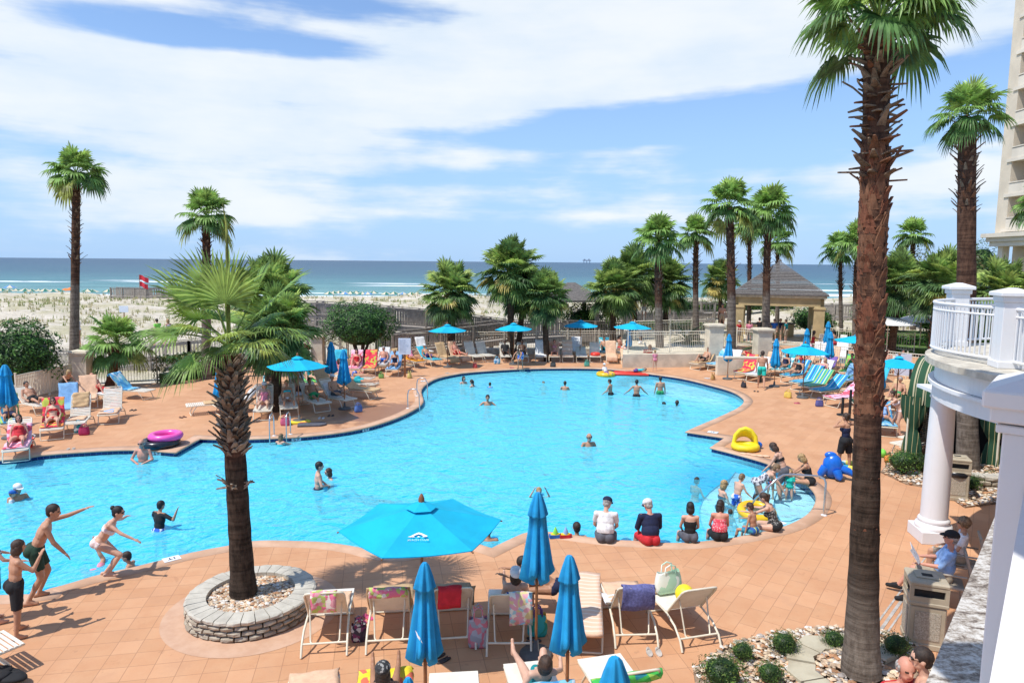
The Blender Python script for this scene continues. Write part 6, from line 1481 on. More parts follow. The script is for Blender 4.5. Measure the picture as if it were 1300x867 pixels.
    me = bpy.data.meshes.new('tmp'); me.from_pydata(mb.v, [], mb.f); me.update(); ob = bpy.data.objects.new('tmp', me); COL.objects.link(ob)
    md = ob.modifiers.new('r', 'REMESH'); md.mode = 'VOXEL'; md.voxel_size = vox; md.use_smooth_shade = True
    sm = ob.modifiers.new('s', 'SMOOTH'); sm.factor = .5; sm.iterations = 2
    dg = bpy.context.evaluated_depsgraph_get(); body = bpy.data.meshes.new_from_object(ob.evaluated_get(dg)); bpy.data.objects.remove(ob); bpy.data.meshes.remove(me)
    nV = len(body.vertices); co = np.empty(nV*3); body.vertices.foreach_get('co', co); co = co.reshape(-1, 3); no = np.empty(nV*3); body.vertices.foreach_get('normal', no); no = no.reshape(-1, 3)
    names = []; best = np.full(nV, 1e9); lab = np.zeros(nV, int); tt = np.zeros(nV)
    for pr in prims:
        if pr[0] not in names: names.append(pr[0])
        gi = names.index(pr[0])
        if pr[1] == 'c':
            a, b = np.array(pr[2]), np.array(pr[3]); d = b-a; L2 = max(d @ d, 1e-9); t_ = np.clip((co-a) @ d/L2, 0, 1); r_ = pr[4]+(pr[5]-pr[4])*t_; ds = np.linalg.norm(co-a-t_[:, None]*d, axis=1)-r_
        else:
            M_ = np.array(pr[4]); q = (co-np.array(pr[2])) @ M_; rr = np.array(pr[3]); k = np.linalg.norm(q/rr, axis=1); ds = (k-1)*rr.min(); t_ = np.full(nV, .5)
            if pr[0].startswith('sh'): t_ = np.full(nV, .3)
        m_ = ds < best; best[m_] = ds[m_]; lab[m_] = gi; tt[m_] = t_[m_]
    G_ = lambda *g: np.isin(lab, [names.index(x) for x in names if x.rstrip('01') in g])
    tz = co @ np.array(Rt @ Vector((0, 0, 1)))/s; tyf = co @ np.array(Rt @ Vector((0, 1, 0)))/s; tors = G_('torso'); th = G_('th'); ua = G_('ua'); fa = G_('fa')
    # anchor: shift so that local z = 0 is the ground / seat reference
    if anchor == 'feet': zoff = -min(pts['ft0'], pts['ft1'])
    else: zoff = 0.
    loc = Vector(at); 
    e = empty('person', (loc.x, loc.y, loc.z+dz), -R(face), label, 'person', group)
    # face colouring
    body.materials.clear()
    for m_ in (SKIN[skin], EYEM, LIPM): body.materials.append(m_)
    nf = len(body.polygons); fc = np.empty(nf*3); body.polygons.foreach_get('center', fc); fc = fc.reshape(-1, 3); hl = (fc-np.array(Hc)) @ np.array(Rh)/(s*hh); mi = np.zeros(nf, np.int32)
    for sd in (-1, 1): mi[(np.abs(hl[:, 0]-sd*.031) < .014) & (np.abs(hl[:, 2]-.004) < .010) & (hl[:, 1] > .06)] = 1
    mi[(np.abs(hl[:, 0]) < .024) & (np.abs(hl[:, 2]+.062) < .009) & (hl[:, 1] > .06)] = 2
    body.polygons.foreach_set('material_index', mi)
    o = bpy.data.objects.new('body', body); COL.objects.link(o); o.parent = e; o.location = (0, 0, zoff)
    # clothes
    fv = [tuple(p.vertices) for p in body.polygons]
    for kind, cm in wear:
        off = .012
        if kind == 'trunks': m_ = (tors & (tz < .085)) | (th & (tt < .72)); off = .022
        elif kind == 'shorts': m_ = (tors & (tz < .085)) | (th & (tt < .92)); off = .026
        elif kind == 'briefs': m_ = (tors & (tz < .045)) | (th & (tt < .10)); off = .009
        elif kind == 'tee': m_ = (tors & (tz > -.06) & (tz < .475)) | (ua & (tt < .72)); off = .020
        elif kind == 'rash': m_ = (tors & (tz > -.02) & (tz < .475)) | (ua & (tt < .9)); off = .012
        elif kind == 'shirt': m_ = (tors & (tz > -.08) & (tz < .475)) | ua | (fa & (tt < .1)); off = .022
        elif kind == 'onepiece': m_ = (tors & (tz < .355)) | (th & (tt < .06)); off = .010
        elif kind == 'tankini': m_ = tors & (tz > .0) & (tz < .355); off = .012
        elif kind == 'bandeau': m_ = tors & (tz > .235) & (tz < .335); off = .011
        elif kind == 'skirt': m_ = (tors & (tz < .09)) | (th & (tt < .9)); off = .035
        elif kind == 'pants': m_ = (tors & (tz < .085)) | th | (G_('sh') & (tt < .93)); off = .020
        elif kind == 'dress': m_ = (tors & (tz < .40)) | (th & (tt < .8)); off = .030
        elif kind == 'shoes': m_ = G_('ft'); off = .010
        sel = [f for f in fv if all(m_[i] for i in f)]
        if not sel: continue
        used = sorted({i for f in sel for i in f}); mp = {v: k for k, v in enumerate(used)}
        cnt = {}
        for f in sel:
            for a in range(len(f)): k = (f[a], f[(a+1) % len(f)]); k = k if k[0] < k[1] else (k[1], k[0]); cnt[k] = cnt.get(k, 0)+1
        bd = {v for k, c in cnt.items() if c == 1 for v in k}
        off *= s; V_ = []
        for i in used: V_.append(co[i]+no[i]*(off if i not in bd else -.003)); 
        # a hem: edge vertices get a second ring pushed out so the edge reads as cloth thickness
        q = MB(); q.add(V_, [tuple(mp[i] for i in f) for f in sel], True); nm = {'tee': 'shirt', 'rash': 'swim_shirt', 'onepiece': 'swimsuit', 'tankini': 'swim_top', 'bandeau': 'bikini_top', 'briefs': 'swim_bottoms', 'trunks': 'swim_trunks'}.get(kind, kind)
        q.build(nm, CL[cm], e, (0, 0, zoff))
    # hair
    hb = MB(); nz = lambda: None
    if hs in ('short', 'cap', 'bun', 'pony', 'bob', 'long', 'curly'):
        hb.ell(Hd(0, -.014, .026), tuple(q*s*hh for q in ((.084, .100, .097) if hs != 'curly' else (.10, .112, .11))), Rh, 14, 10, .02 if hs != 'curly' else .08); hb.ell(Hd(0, -.048, -.022), tuple(q*s*hh for q in (.072, .055, .07)), Rh, 12, 8, .02)
    if hs in ('bob', 'long', 'pony'):
        if hs == 'bob':
            for sd in (-1, 1): hb.ell(Hd(sd*.062, -.02, -.05), tuple(q*s*hh for q in (.03, .065, .09)), Rh, 10, 8, .03)
            hb.ell(Hd(0, -.06, -.07), tuple(q*s*hh for q in (.08, .05, .09)), Rh, 12, 8, .03)
        if hs == 'long':
            back = Rt @ Vector((0, -1, 0)); dn = (Rt @ Vector((0, 0, -1))+Vector((0, 0, -.3))).normalized(); q0 = Hd(0, -.06, -.03)
            for k in range(5): c = q0+dn*.055*k*s+back*(.004*k)*s; hb.ell(c, ((.082-.007*k)*s, (.05-.004*k)*s, .06*s), Rt, 12, 8, .04)
            for sd in (-1, 1): hb.ell(Hd(sd*.066, -.01, -.06), tuple(q*s*hh for q in (.026, .055, .10)), Rh, 10, 8, .03)
        if hs == 'pony':
            q0 = Hd(0, -.11, .02); dn = Vector((0, 0, -1)); bk = Rh @ Vector((0, -1, 0))
            for k in range(5): hb.ell(q0+dn*.05*k*s+bk*(.02-.004*k)*s, ((.034-.003*k)*s, (.034-.003*k)*s, .045*s), None, 9, 7, .05)
    if hs == 'bun': hb.ell(Hd(0, -.10, .075), tuple(q*s*hh for q in (.045, .042, .042)), Rh, 12, 8, .06)
    if hs == 'balding':
        for a in range(-5, 6): t_ = -PI/2+a*.36; hb.ell(Hd(.074*math.cos(t_), .088*math.sin(t_)-.004, -.002), tuple(q*s*hh for q in (.018, .018, .042)), Rh, 8, 6, .05)
    if hs == 'beard': pass
    if P.get('beard'): hb.ell(Hd(0, .045, -.085), tuple(q*s*hh for q in (.052, .052, .045)), Rh, 10, 8, .04)
    if hb.v: hb.build('hair', HAIRM[hair], e, (0, 0, zoff))
    if capcol:
        cb = MB(); cb.ell(Hd(0, -.008, .055), tuple(q*s*hh for q in (.092, .110, .075)), Rh, 18, 12); 
        rot = Matrix.Rotation(R(P.get('brim', 0)), 3, 'Z'); vs = []; nb = 12
        for lay in (0, .008):
            for k in range(nb+1):
                a = PI*k/nb; vs.append(Hc+Rh @ (rot @ Vector((.075*math.cos(a), .075+.085*math.sin(a), .035-.02*math.sin(a)+lay)))*s*hh)
        n1_ = nb+1; cb.add(vs, [tuple(range(n1_)), tuple(range(n1_, 2*n1_))[::-1]]+[(k, k+1, n1_+k+1, n1_+k) for k in range(nb)]); cb.build('cap', capcol if not isinstance(capcol, str) else CL[capcol], e, (0, 0, zoff))
    if glasses:
        gb = MB()
        for sd in (-1, 1): gb.ell(Hd(sd*.033, .090, .006), tuple(q*s*hh for q in (.028, .010, .018)), Rh, 10, 6); gb.box(Hd(sd*.072, .04, .008), (.006*s, .09*s, .006*s), M=Rh)
        gb.box(Hd(0, .098, .01), (.03*s, .006*s, .006*s), M=Rh); gb.build('sunglasses', SUNG, e, (0, 0, zoff))
    return e
def stand(px, py, face, **k): p = G(px, py, k.pop('gz', 0.)); return person(p, face, **k)
def swim(px, py, face, dz, **k): p = G(px, py, WATER_Z); k.setdefault('pose', 'wade'); return person(p, face, anchor='pelvis', dz=dz, **k)
def lying(lg, pose, y=None, side=0., **k):
    b = lg['_back']; pose_ = pose
    if pose == 'prone':
        p = on_lounger(lg, .95, side, .115); return person(p, -math.degrees(lg.rotation_euler.z)+180, 'prone', anchor='pelvis', **k)
    y = 1.0 if y is None else y; p = on_lounger(lg, y, side, .115)
    if b > 20: k.setdefault('tp', -(88-b)*.95)
    return person(p, -math.degrees(lg.rotation_euler.z), pose, anchor='pelvis', **k)
# ------------------------------------------------------------------ loungers, towels, umbrellas, people in their places
def L2(fx, fy, rx, ry, back, label, zf=.38, hl=.80, **k):
    """lounger from the row/column of its foot end and of its rear feet"""
    f = G(fx, fy, zf); r = G(rx, ry, 0); d = f-r; d.z = 0; rz = math.atan2(d.y, d.x)-PI/2
    return lounger(back, label, loc=(f.x, f.y, 0), rz=rz, hl=hl, **k)
def LD(px, py, deg, back, label, **k):
    """lounger from the ground point under its foot end and the compass heading of its foot end (0 away, 90 right, 180 to camera)"""
    p = G(px, py, .0); return lounger(back, label, loc=(p.x, p.y, 0), rz=-R(deg), **k)
TW = dict(beige=pm('towel_beige', (.58, .39, .21), .95, .06, 8, .3, bscale=200), peach=pm('towel_peach', (.72, .46, .30), .95, .06, 8, .3, bscale=200), white=pm('towel_white', (.74, .74, .74), .95, .04, 8, .3, bscale=200), red=pm('towel_red', (.66, .03, .05), .95, .08, 8, .3, bscale=200),
    blue=pm('towel_blue', (.14, .15, .36), .95, .15, 30, .4, bscale=150), brown=pm('towel_brown', (.36, .26, .16), .95, .1, 8, .3, bscale=200), yellow=blotch('towel_yellow', [(.80, .62, .03), (.85, .68, .05), (.78, .6, .02), (.75, .15, .08)], 9), floral=blotch('towel_floral', [(.75, .18, .30), (.45, .55, .15), (.8, .72, .65), (.75, .35, .4)], 18),
    pastel=blotch('towel_pastel', [(.75, .38, .45), (.35, .6, .7), (.8, .78, .7), (.70, .6, .3)], 16), redprint=blotch('towel_redprint', [(.75, .04, .08), (.78, .06, .10), (.85, .30, .08), (.72, .03, .07), (.5, .55, .08)], 8), pinkprint=blotch('towel_pinkprint', [(.8, .42, .55), (.82, .5, .6), (.75, .1, .15)], 7),
    bluestripe=stripes('towel_bluestripe', [(.28, (.02, .14, .48)), (.18, (.02, .42, .60)), (.16, (.55, .66, .72)), (.2, (.02, .28, .55)), (.18, (.05, .48, .45))], .30, 0), greenstripe=stripes('towel_greenstripe', [(.3, (.03, .38, .22)), (.2, (.5, .62, .45)), (.3, (.02, .26, .52)), (.2, (.35, .5, .12))], .28, 0), bluepattern=blotch('towel_bluepattern', [(.08, .35, .62), (.5, .65, .75), (.05, .25, .5), (.2, .5, .6)], 9),
    green=blotch('towel_green', [(.05, .45, .08), (.08, .55, .10), (.02, .3, .4), (.3, .6, .1)], 9), ltblue=pm('towel_ltblue', (.22, .42, .68), .95, .08, 8), aqua=pm('towel_aqua', (.05, .45, .60), .95, .08, 8), orange=pm('towel_orange', (.78, .34, .03), .95, .08, 8), peachstripe=stripes('towel_peachstripe', [(.7, (.74, .48, .33)), (.3, (.78, .62, .5))], .12, 1), purple=pm('towel_purple', (.20, .12, .40), .95, .1), tealp=blotch('towel_tealprint', [(.02, .40, .45), (.6, .7, .7), (.03, .25, .35)], 10))
def bag(p, col, w, h, d, label, rz=0., handles=True, name='tote_bag', mat=None, hc=None):
    e = empty(name, p, rz, label, 'bag'); m = mat or pm('bag_cloth', col, .8, .1, 8)
    mb = MB(); n_ = 20; pr = [(.86, 0), (1.0, .03), (1.04, h*.35), (1.0, h*.7), (.9, h)]; vs = []
    for k, z in pr:
        for j in range(n_):
            a = 2*PI*j/n_; c_, s_ = math.cos(a), math.sin(a); ex = .5
            x = math.copysign(abs(c_)**ex, c_)*w/2*k; y = math.copysign(abs(s_)**ex, s_)*d/2*k*(1.1-.5*z/h if z > h*.5 else 1); vs.append((x*(1+.03*math.sin(5*a+z*20)), y*(1+.10*math.sin(4*a+z*9)), z+(.02*math.sin(3*a) if z >= h else 0)))
    k = len(pr); mb.add(vs, [(i*n_+j, i*n_+(j+1) % n_, (i+1)*n_+(j+1) % n_, (i+1)*n_+j) for i in range(k-1) for j in range(n_)]+[tuple(range(n_))[::-1]], True); mb.add([vs[(k-1)*n_+j][:2]+(h*.9,) for j in range(n_)], [tuple(range(n_))]); mb.build('body', m, e)
    if handles:
        for s_ in (-1, 1): q = MB(); q.tube([(-w*.22, s_*d*.3, h*.95), (-w*.2, s_*d*.32, h*1.3), (0, s_*d*.33, h*1.42), (w*.2, s_*d*.32, h*1.3), (w*.22, s_*d*.3, h*.95)], .012, 5); q.build('handle', hc or m, e)
    return e
def sandals(p, col, label, rz=0.):
    e = empty('sandals', (p.x, p.y, p.z), rz, label, 'sandals'); m = pm('sandal', col, .7, .1)
    for s_ in (-1, 1):
        mb = MB(); pts_ = [(s_*.07+.045*math.cos(t_*PI/8)*(1-.15*math.sin(t_*PI/8)), .125*math.sin(t_*PI/8)) for t_ in range(16)]; mb.prism(pts_, 0, .018); mb.tube([(s_*.07-.04, .02, .015), (s_*.07, .07, .05), (s_*.07+.04, .02, .015)], .008, 5); mb.build('sandal', m, e)
    return e
HT = Vector((0, 0, 0))
# ---- front row
f1 = L2(425, 748, 412, 832, 52, 'front row lounger by the stone planter ring, with a floral cloth on its back')
f2 = L2(500, 745, 494, 824, 52, 'front row lounger covered in a beige towel, left of the closed umbrella')
f3 = L2(572, 743, 576, 822, 52, 'front row lounger with a bright red towel hanging on its back')
f4 = L2(645, 748, 646, 824, 50, 'front row lounger of the sunbather in the white cap')
f6 = L2(785, 740, 806, 817, 50, 'front row lounger with a blue towel over the top of its back')
f7 = L2(838, 743, 882, 816, 50, 'rightmost front row lounger, with a green bag and yellow ball')
p_ = G(738, 806, .36); f5 = lounger(2, 'front row lounger laid flat under a peach towel, behind the closed umbrella', loc=(p_.x, p_.y, 0), rz=PI-R(6))
towel(f1, TW['floral'], 1.62, 1.93, .36, 'pink and green floral cloth over the back of the lounger by the planter', -.0, over=.32); towel(f1, TW['peach'], .25, 1.15, .26, 'peach towel folded on the seat of the lounger by the planter', .16)
towel(f2, TW['beige'], .02, 1.95, .66, 'beige towel covering the lounger left of the closed umbrella'); towel(f2, TW['floral'], 1.80, 1.95, .56, 'pale floral cloth folded over the top of the beige covered lounger', over=.13)
towel(f3, TW['brown'], .02, 1.9, .66, 'brown towel covering the lounger with the red towel', over=.0); towel(f3, TW['red'], 1.86, 1.95, .34, 'bright red towel hanging behind the front row lounger', -.06, over=.34)
towel(f6, TW['peach'], .05, 1.80, .6, 'peach towel on the lounger with the blue towel'); towel(f6, TW['white'], .62, 1.25, .32, 'white towel on the left edge of the peach covered lounger', -.22, name='towel'); towel(f6, TW['blue'], 1.70, 1.95, .50, 'blue towel hanging over the back of the front row lounger', .02, over=.40)
towel(f5, TW['peachstripe'], .0, 1.9, .62, 'peach towel spread on the flat lounger behind the closed umbrella', foot=.06)
towel(f7, TW['peach'], .0, .42, .6, 'peach towel on the foot of the rightmost front row lounger')
b_ = on_lounger(f7, .42, -.02); bag(b_, (.42, .62, .46), .46, .34, .18, 'pale green and white tote bag on the rightmost front row lounger', f7.rotation_euler.z+.1, mat=blotch('bag_palegreen', [(.45, .66, .50), (.78, .80, .72), (.5, .7, .55)], 6))
b_ = on_lounger(f7, 1.0, .05); YEL = pm('yellow_rubber', (.85, .66, .02), .5, .04)
mb = MB(); mb.ell((0, 0, .15), (.15, .15, .15), None, 20, 14); tag(mb.build('beach_ball', YEL, None, b_), 'yellow ball resting on the rightmost front row lounger', 'ball')
b_ = on_lounger(f5, .75, .18); mb = MB(); mb.box((0, 0, .015), (.20, .13, .03), .1, bev=.004); tag(mb.build('magazine', blotch('mag', [(.6, .05, .06), (.1, .1, .3)], 12), None, b_), 'small red magazine on the peach towel', 'magazine')
def lf(lg, x, y, z=0.): v = Matrix.Rotation(lg.rotation_euler.z, 3, 'Z') @ Vector((x, y, 0)); return Vector((lg.location.x+v.x, lg.location.y+v.y, z))
bag(G(607, 820), (.6, .3, .4), .30, .46, .16, 'grey and pink leaf print beach bag standing between front row loungers', .1, mat=blotch('bag_pinkleaf', [(.62, .20, .26), (.35, .38, .44), (.65, .25, .3), (.45, .48, .55)], 14))
bag(G(682, 806), (.0, .4, .45), .30, .34, .16, 'turquoise beach bag with purple handle beside the white cap sunbather', .2, mat=blotch('bag_turq', [(.02, .38, .42), (.03, .42, .45), (.02, .30, .22), (.7, .5, .1)], 7), hc=CL['purple'])
bag(G(456, 812), (.2, .1, .2), .24, .26, .16, 'dark patterned bag beside the lounger by the planter', .3, mat=blotch('bag_darkprint', [(.03, .02, .04), (.16, .03, .10), (.5, .5, .5), (.05, .04, .06)], 20))
sandals(G(463, 786), (.60, .08, .20), 'pink flip flops on the deck between the two left front loungers', .9)
sandals(G(666, 815)+Vector((.12, 0, 0)), (.06, .05, .05), 'dark sandals under the flat lounger', 1.2)
mb = MB(); sh_ = on_lounger(f2, .42, .12); sandals(sh_, (.03, .02, .05), 'dark sunglasses case and straps on the beige towel') if False else None
# ---- bottom row
g0 = L2(399, 857, 399, 950, 4, 'bottom row lounger under a plain beige towel'); towel(g0, TW['peach'], .0, 1.2, .62, 'plain beige towel on the leftmost bottom row lounger', foot=.05)
g1 = L2(490, 853, 488, 950, 40, 'bottom row lounger with the yellow towel'); towel(g1, TW['yellow'], -.0, 1.5, .70, 'yellow beach towel with red edging on the bottom row', foot=.05)
g2_ = L2(576, 853, 578, 950, 4, 'bare bottom row lounger right of the closed umbrella pole')
g3 = L2(668, 840, 690, 940, 45, 'bottom row lounger of the sunbather with a bent knee')
g4 = L2(760, 833, 800, 930, 50, 'rightmost bottom row lounger with a green towel on its back')
towel(g4, TW['green'], .75, 1.80, .66, 'green and blue towel on the rightmost bottom row lounger', over=.1); towel(g3, TW['bluepattern'], 1.2, 1.92, .62, 'blue and green towel on the back of the bent knee sunbather lounger', over=.15)
lying(g3, 'recline_knee', label='sunbather lying with one knee bent on a bottom row lounger', hair='brown', hs='bob', sex='f', skin='fair', wear=[('onepiece', 'teal')], H=1.65, vox=.014, ua=[(60, 30), (10, 30)], fa=[(120, 10), (60, 10)], hp=-12)
b_ = on_lounger(g1, 1.2); person(b_+Vector((0, 0, .1)), -math.degrees(g1.rotation_euler.z), 'recline', H=1.65, sex='f', hs='bob', hair='dark', skin='brown', wear=[('onepiece', 'black')], label='person in a black and white hat lying on the yellow towel', anchor='pelvis', capcol=CL['leopard'], vox=.016)
g5 = lounger(55, 'lounger cut by the left edge behind the boy in black shorts', loc=(G(18, 808, .38).x, G(18, 808, .38).y, 0), rz=-R(32)); 
b_ = G(20, 866, 0); mb = MB()
for k in range(6): mb.ell((rnd(-.25, .2), rnd(-.12, .12), .05+.02*k), (.2, .13, .05), None, 12, 7, .12)
tag(mb.build('clothes_pile', CL['black'], None, (b_.x-.1, b_.y, 0)), 'pile of black clothes on the deck in the lower left corner', 'clothes')
# cap sunbather: on her back with feet towards the pool
lying(f4, 'recline', label='sunbather in a white cap whose feet show at the end of the lounger', hs='bob', hair='brown', sex='f', skin='fair', wear=[('briefs', 'blue'), ('bandeau', 'blue')], capcol='white', H=1.66, vox=.014, side=.10, tp=-28, hp=-5)
towel(f4, TW['pastel'], 1.80, 1.95, .34, 'pastel print towel over the back of the white cap sunbather lounger', .17, over=.52)
pb_ = G(702, 786, .0)
person(Vector((pb_.x+.02, pb_.y+.22, .47)), -78, 'chairsit', H=1.68, sex='f', skin='brown', hair='dark', hs='pony', wear=[('bandeau', 'white'), ('briefs', 'navy')], label='tanned woman bending forward on the flat lounger behind the two closed umbrellas', anchor='pelvis', vox=.013, tp=58, ua=[(70, 5), (70, 5)], fa=[(95, -10), (95, -10)], hp=10, th=[(85, 10), (88, 12)], sh=[(-2, 3), (-8, 3)])
# ---- people round the front edge of the pool
def edge_sit(px, py, face, **k):
    p = G(px, py, 0); k.setdefault('pose', 'edge'); return person(Vector((p.x, p.y+.10, .135)), face, anchor='pelvis', vox=.013, **k)
edge_sit(769, 690, 10, H=1.80, hair='grey', hs='cap', capcol='navy', wear=[('tee', 'white'), ('trunks', 'grey')], label='man in a white shirt and navy cap sitting on the pool edge', tp=14, hp=16, hy=-25, skin='fair', fat=1)
edge_sit(827, 693, -5, H=1.80, hair='grey', hs='cap', capcol='white', wear=[('shirt', 'navy'), ('shorts', 'red')], label='man in a navy shirt, red shorts and white cap on the pool edge', tp=14, hp=20, hy=18, skin='red', fat=1, glasses=True)
edge_sit(877, 690, 5, H=1.60, sex='f', hair='black', hs='bob', wear=[('tankini', 'black'), ('trunks', 'grey')], label='woman in a black strappy top sitting on the pool edge', skin='fair', tp=4, hp=8)
edge_sit(915, 688, 8, H=1.62, sex='f', hair='dark', hs='long', wear=[('tankini', 'dots'), ('trunks', 'black')], label='woman in a red polka dot top sitting on the pool edge', skin='red', tp=10, fat=1, hy=-20, hair_=1)
edge_sit(958, 681, -40, H=1.25, hair='brown', hs='short', wear=[('trunks', 'bluestripe')], label='small boy in striped trunks sitting between two women on the pool edge', skin='tan', pose='edge_side')
edge_sit(986, 676, -55, H=1.66, sex='f', hair='brown', hs='pony', wear=[('tankini', 'leopard'), ('briefs', 'black')], label='woman in a dark patterned top leaning towards the yellow swim ring', skin='fair', tp=24, ua=[(60, 10), (60, 10)], fa=[(85, 0), (85, 0)], hp=10)
person(G(1030, 615, 0)+Vector((-.05, -.02, .125)), -60, 'edge', H=1.66, sex='f', hair='blond', hs='bob', wear=[('onepiece', 'black')], skin='tan', label='blond woman in a black swimsuit sitting on the deck by the blue float', anchor='pelvis', vox=.016, tp=18, hp=15, ua=[(50, 8), (50, 8)], th=[(100, 10), (88, 12)], sh=[(30, 4), (45, 4)])
SW = dict(vox=.016)
person(G(1000, 645, -.40)+Vector((0, .35, 0)), -50, 'bend', H=1.70, sex='f', hair='brown', hs='bob', wear=[('bandeau', 'black'), ('trunks', 'grey')], skin='fair', label='woman in a black bikini top and grey shorts standing on the pool steps', vox=.014, tp=26, hp=20, ua=[(15, 12), (25, 5)], fa=[(30, 5), (40, 5)])
person(G(966, 655, -.55)+Vector((-.1, .1, 0)), 95, 'bend', H=1.62, sex='f', hair='sand', hs='short', wear=[('onepiece', 'zebra')], skin='fair', label='person in a grey patterned swimsuit stooping over the steps', vox=.016, tp=55, ua=[(40, 8), (30, 8)], fa=[(30, 5), (45, 5)])
person(G(938, 668, -.60)+Vector((-.02, .2, 0)), 60, 'wade', H=1.28, hair='sand', hs='short', wear=[('trunks', 'bluewhite')], skin='fair', label='boy in blue and white trunks wading by the steps', vox=.015, tp=14, hp=15)
person(G(979, 640, -.50)+Vector((0, .1, 0)), 180, 'stand', H=1.0, sex='f', hair='brown', hs='short', wear=[('onepiece', 'multi')], skin='fair', label='toddler in a patterned swimsuit standing on the steps', vox=.015)
person(G(996, 643, -.45)+Vector((.1, .0, 0)), -150, 'stand', H=1.0, sex='f', hair='blond', hs='bob', wear=[('tee', 'seag'), ('briefs', 'seag')], skin='fair', label='blond toddler in a sea green top on the steps', vox=.015)
swim(958, 638, 60, -.33, H=1.2, hair='black', hs='short', skin='tan', label='child with only a dark head and shoulders above water by the steps', vox=.016)
swim(916, 629, 80, -.30, H=1.62, sex='f', hair='blond', hs='bob', skin='fair', glasses=True, wear=[('bandeau', 'navy'), ('briefs', 'navy')], label='blond woman with sunglasses and navy bikini top waist deep near the steps', pose='wade', vox=.016)
swim(927, 652, 20, -.36, H=1.0, hair='brown', hs='short', skin='fair', label='child half hidden behind the polka dot woman', vox=.018)
swim(883, 608, 60, -.62, H=1.5, hair='dark', hs='short', skin='fair', label='swimmer with just a wet head above water left of the steps', vox=.018)
# swim ring at the steps
def ring(p, R_, r_, mat, label, name='swim_ring', tilt=0., inner=None, cat='float', rz=0.):
    mb = MB(); k = 28; path = [(R_*math.cos(2*PI*i/k), R_*math.sin(2*PI*i/k), 0) for i in range(k)]; mb.tube(path, r_, 12, closed=True)
    if inner: mb.cur = 1; mb.lathe([(R_-.01, -r_*.4), (0, -r_*.35)], 24)
    o = mb.build(name, [mat, inner] if inner else mat, None, p); o.rotation_euler = (tilt, 0, rz); return tag(o, label, cat)
YR = pm('yellow_vinyl', (.85, .50, .02), .3, .03)
ring(G(958, 655, WATER_Z)+Vector((.1, .15, .06)), .36, .10, YR, 'yellow orange swim ring held over the steps', tilt=.15)
# heads along the near edge
swim(620, 686, 0, -.42, H=1.7, hair='black', hs='short', skin='brown', label='dark haired head showing at the notch in the near pool edge', vox=.016)
p_ = G(735, 683, 0); person(Vector((p_.x, p_.y+.35, WATER_Z)), 170-180, 'wade', H=1.75, hair='dark', hs='short', skin='tan', label='bare shouldered man in the water against the edge by the toy boats', anchor='pelvis', dz=-.42, vox=.015)
swim(684, 628, 175, -.46, H=1.5, sex='f', hair='blond', hs='short', skin='fair', pose='hands_up', label='child wiping the face with both hands in the middle of the pool', vox=.018)
# toy boats on the coping
for px, py, cb, cs, lb in ((705, 682, 'blue', 'lime', 'toy boat with yellow green sail and blue hull on the pool edge'), (718, 682, 'red', 'ltblue', 'toy boat with blue sail and red hull on the pool edge')):
    p_ = G(px, py, 0.01); e = empty('toy_boat', p_, .2, lb, 'toy'); mb = MB(); mb.prism([(-.13, -.05), (.08, -.06), (.14, 0), (.08, .06), (-.13, .05)], 0, .07); mb.build('hull', CL[cb], e)
    mb = MB(); mb.lathe([(.055, .07), (.05, .14), (.0, .25)], 10); mb.build('sail', CL[cs], e); mb = MB(); mb.lathe([(.09, .07), (.085, .09)], 12, sc=(1.2, .6)); mb.build('deck_rim', YEL, e)
# ---- left group at the near edge
person(G(24, 806)+Vector((0, .0, 0)), 42, 'stand', H=1.55, hair='brown', hs='bob', skin='tan', wear=[('shorts', 'black')], label='boy in long black shorts standing with hands at his chin, back turned', vox=.012, ua=[(45, 18), (10, 22)], fa=[(150, -10), (60, 10)], tp=6, th=[(-4, 8), (8, 8)], sh=[(-6, 4), (-4, 4)])
person(G(50, 762), 62, 'stand', H=1.80, hair='dark', hs='short', skin='tan', wear=[('trunks', 'dkgreen')], label='bare backed man in dark trunks reaching one arm over the pool', vox=.012, tp=26, hp=-5, hy=-15, ua=[(20, 6), (95, 10)], fa=[(35, 0), (105, 5)], th=[(8, 5), (18, 5)], sh=[(-28, 3), (-22, 3)])
person(G(130, 734), 78, 'stand', H=1.66, sex='f', hair='black', hs='bun', skin='fair', wear=[('bandeau', 'bikini'), ('briefs', 'bikini')], label='woman in a pale pink bikini crouching at the pool edge, arms out', vox=.011, glasses=True, tp=34, hp=-10, ua=[(55, 14), (20, 70)], fa=[(62, 5), (5, 80)], th=[(62, 6), (40, 6)], sh=[(-32, 3), (-40, 3)])
person(G(-6, 790), 40, 'stand', H=1.62, sex='f', hair='dark', hs='long', skin='fair', wear=[('tankini', 'stripe'), ('trunks', 'teal')], label='woman in a striped swim top at the left edge of the picture', vox=.014, ua=[(30, 20), (30, 30)], fa=[(70, 0), (60, 10)])
p_ = G(112, 727, WATER_Z); person(p_+Vector((.0, .15, .0)), -25, 'flat', H=1.45, hair='dark', hs='short', skin='tan', wear=[('trunks', 'pink')], label='swimmer upside down by the edge with one bent leg out of the water', anchor='pelvis', dz=-.10, vox=.013, tp=-120, th=[(120, 12), (100, 25)], sh=[(165, -25), (60, 0)], ua=[(-80, 20), (-80, 20)], fa=[(-80, 10), (-80, 10)])
p_ = G(158, 722, 0); person(Vector((p_.x+.0, p_.y+.32, WATER_Z)), -100, 'wade', H=1.45, hair='dark', hs='short', skin='tan', label='boy holding on to the pool edge behind the crouching woman', anchor='pelvis', dz=-.26, vox=.013, ua=[(50, 15), (0, 50)], fa=[(85, 5), (60, 40)], glasses=False, tp=12, hp=-5)
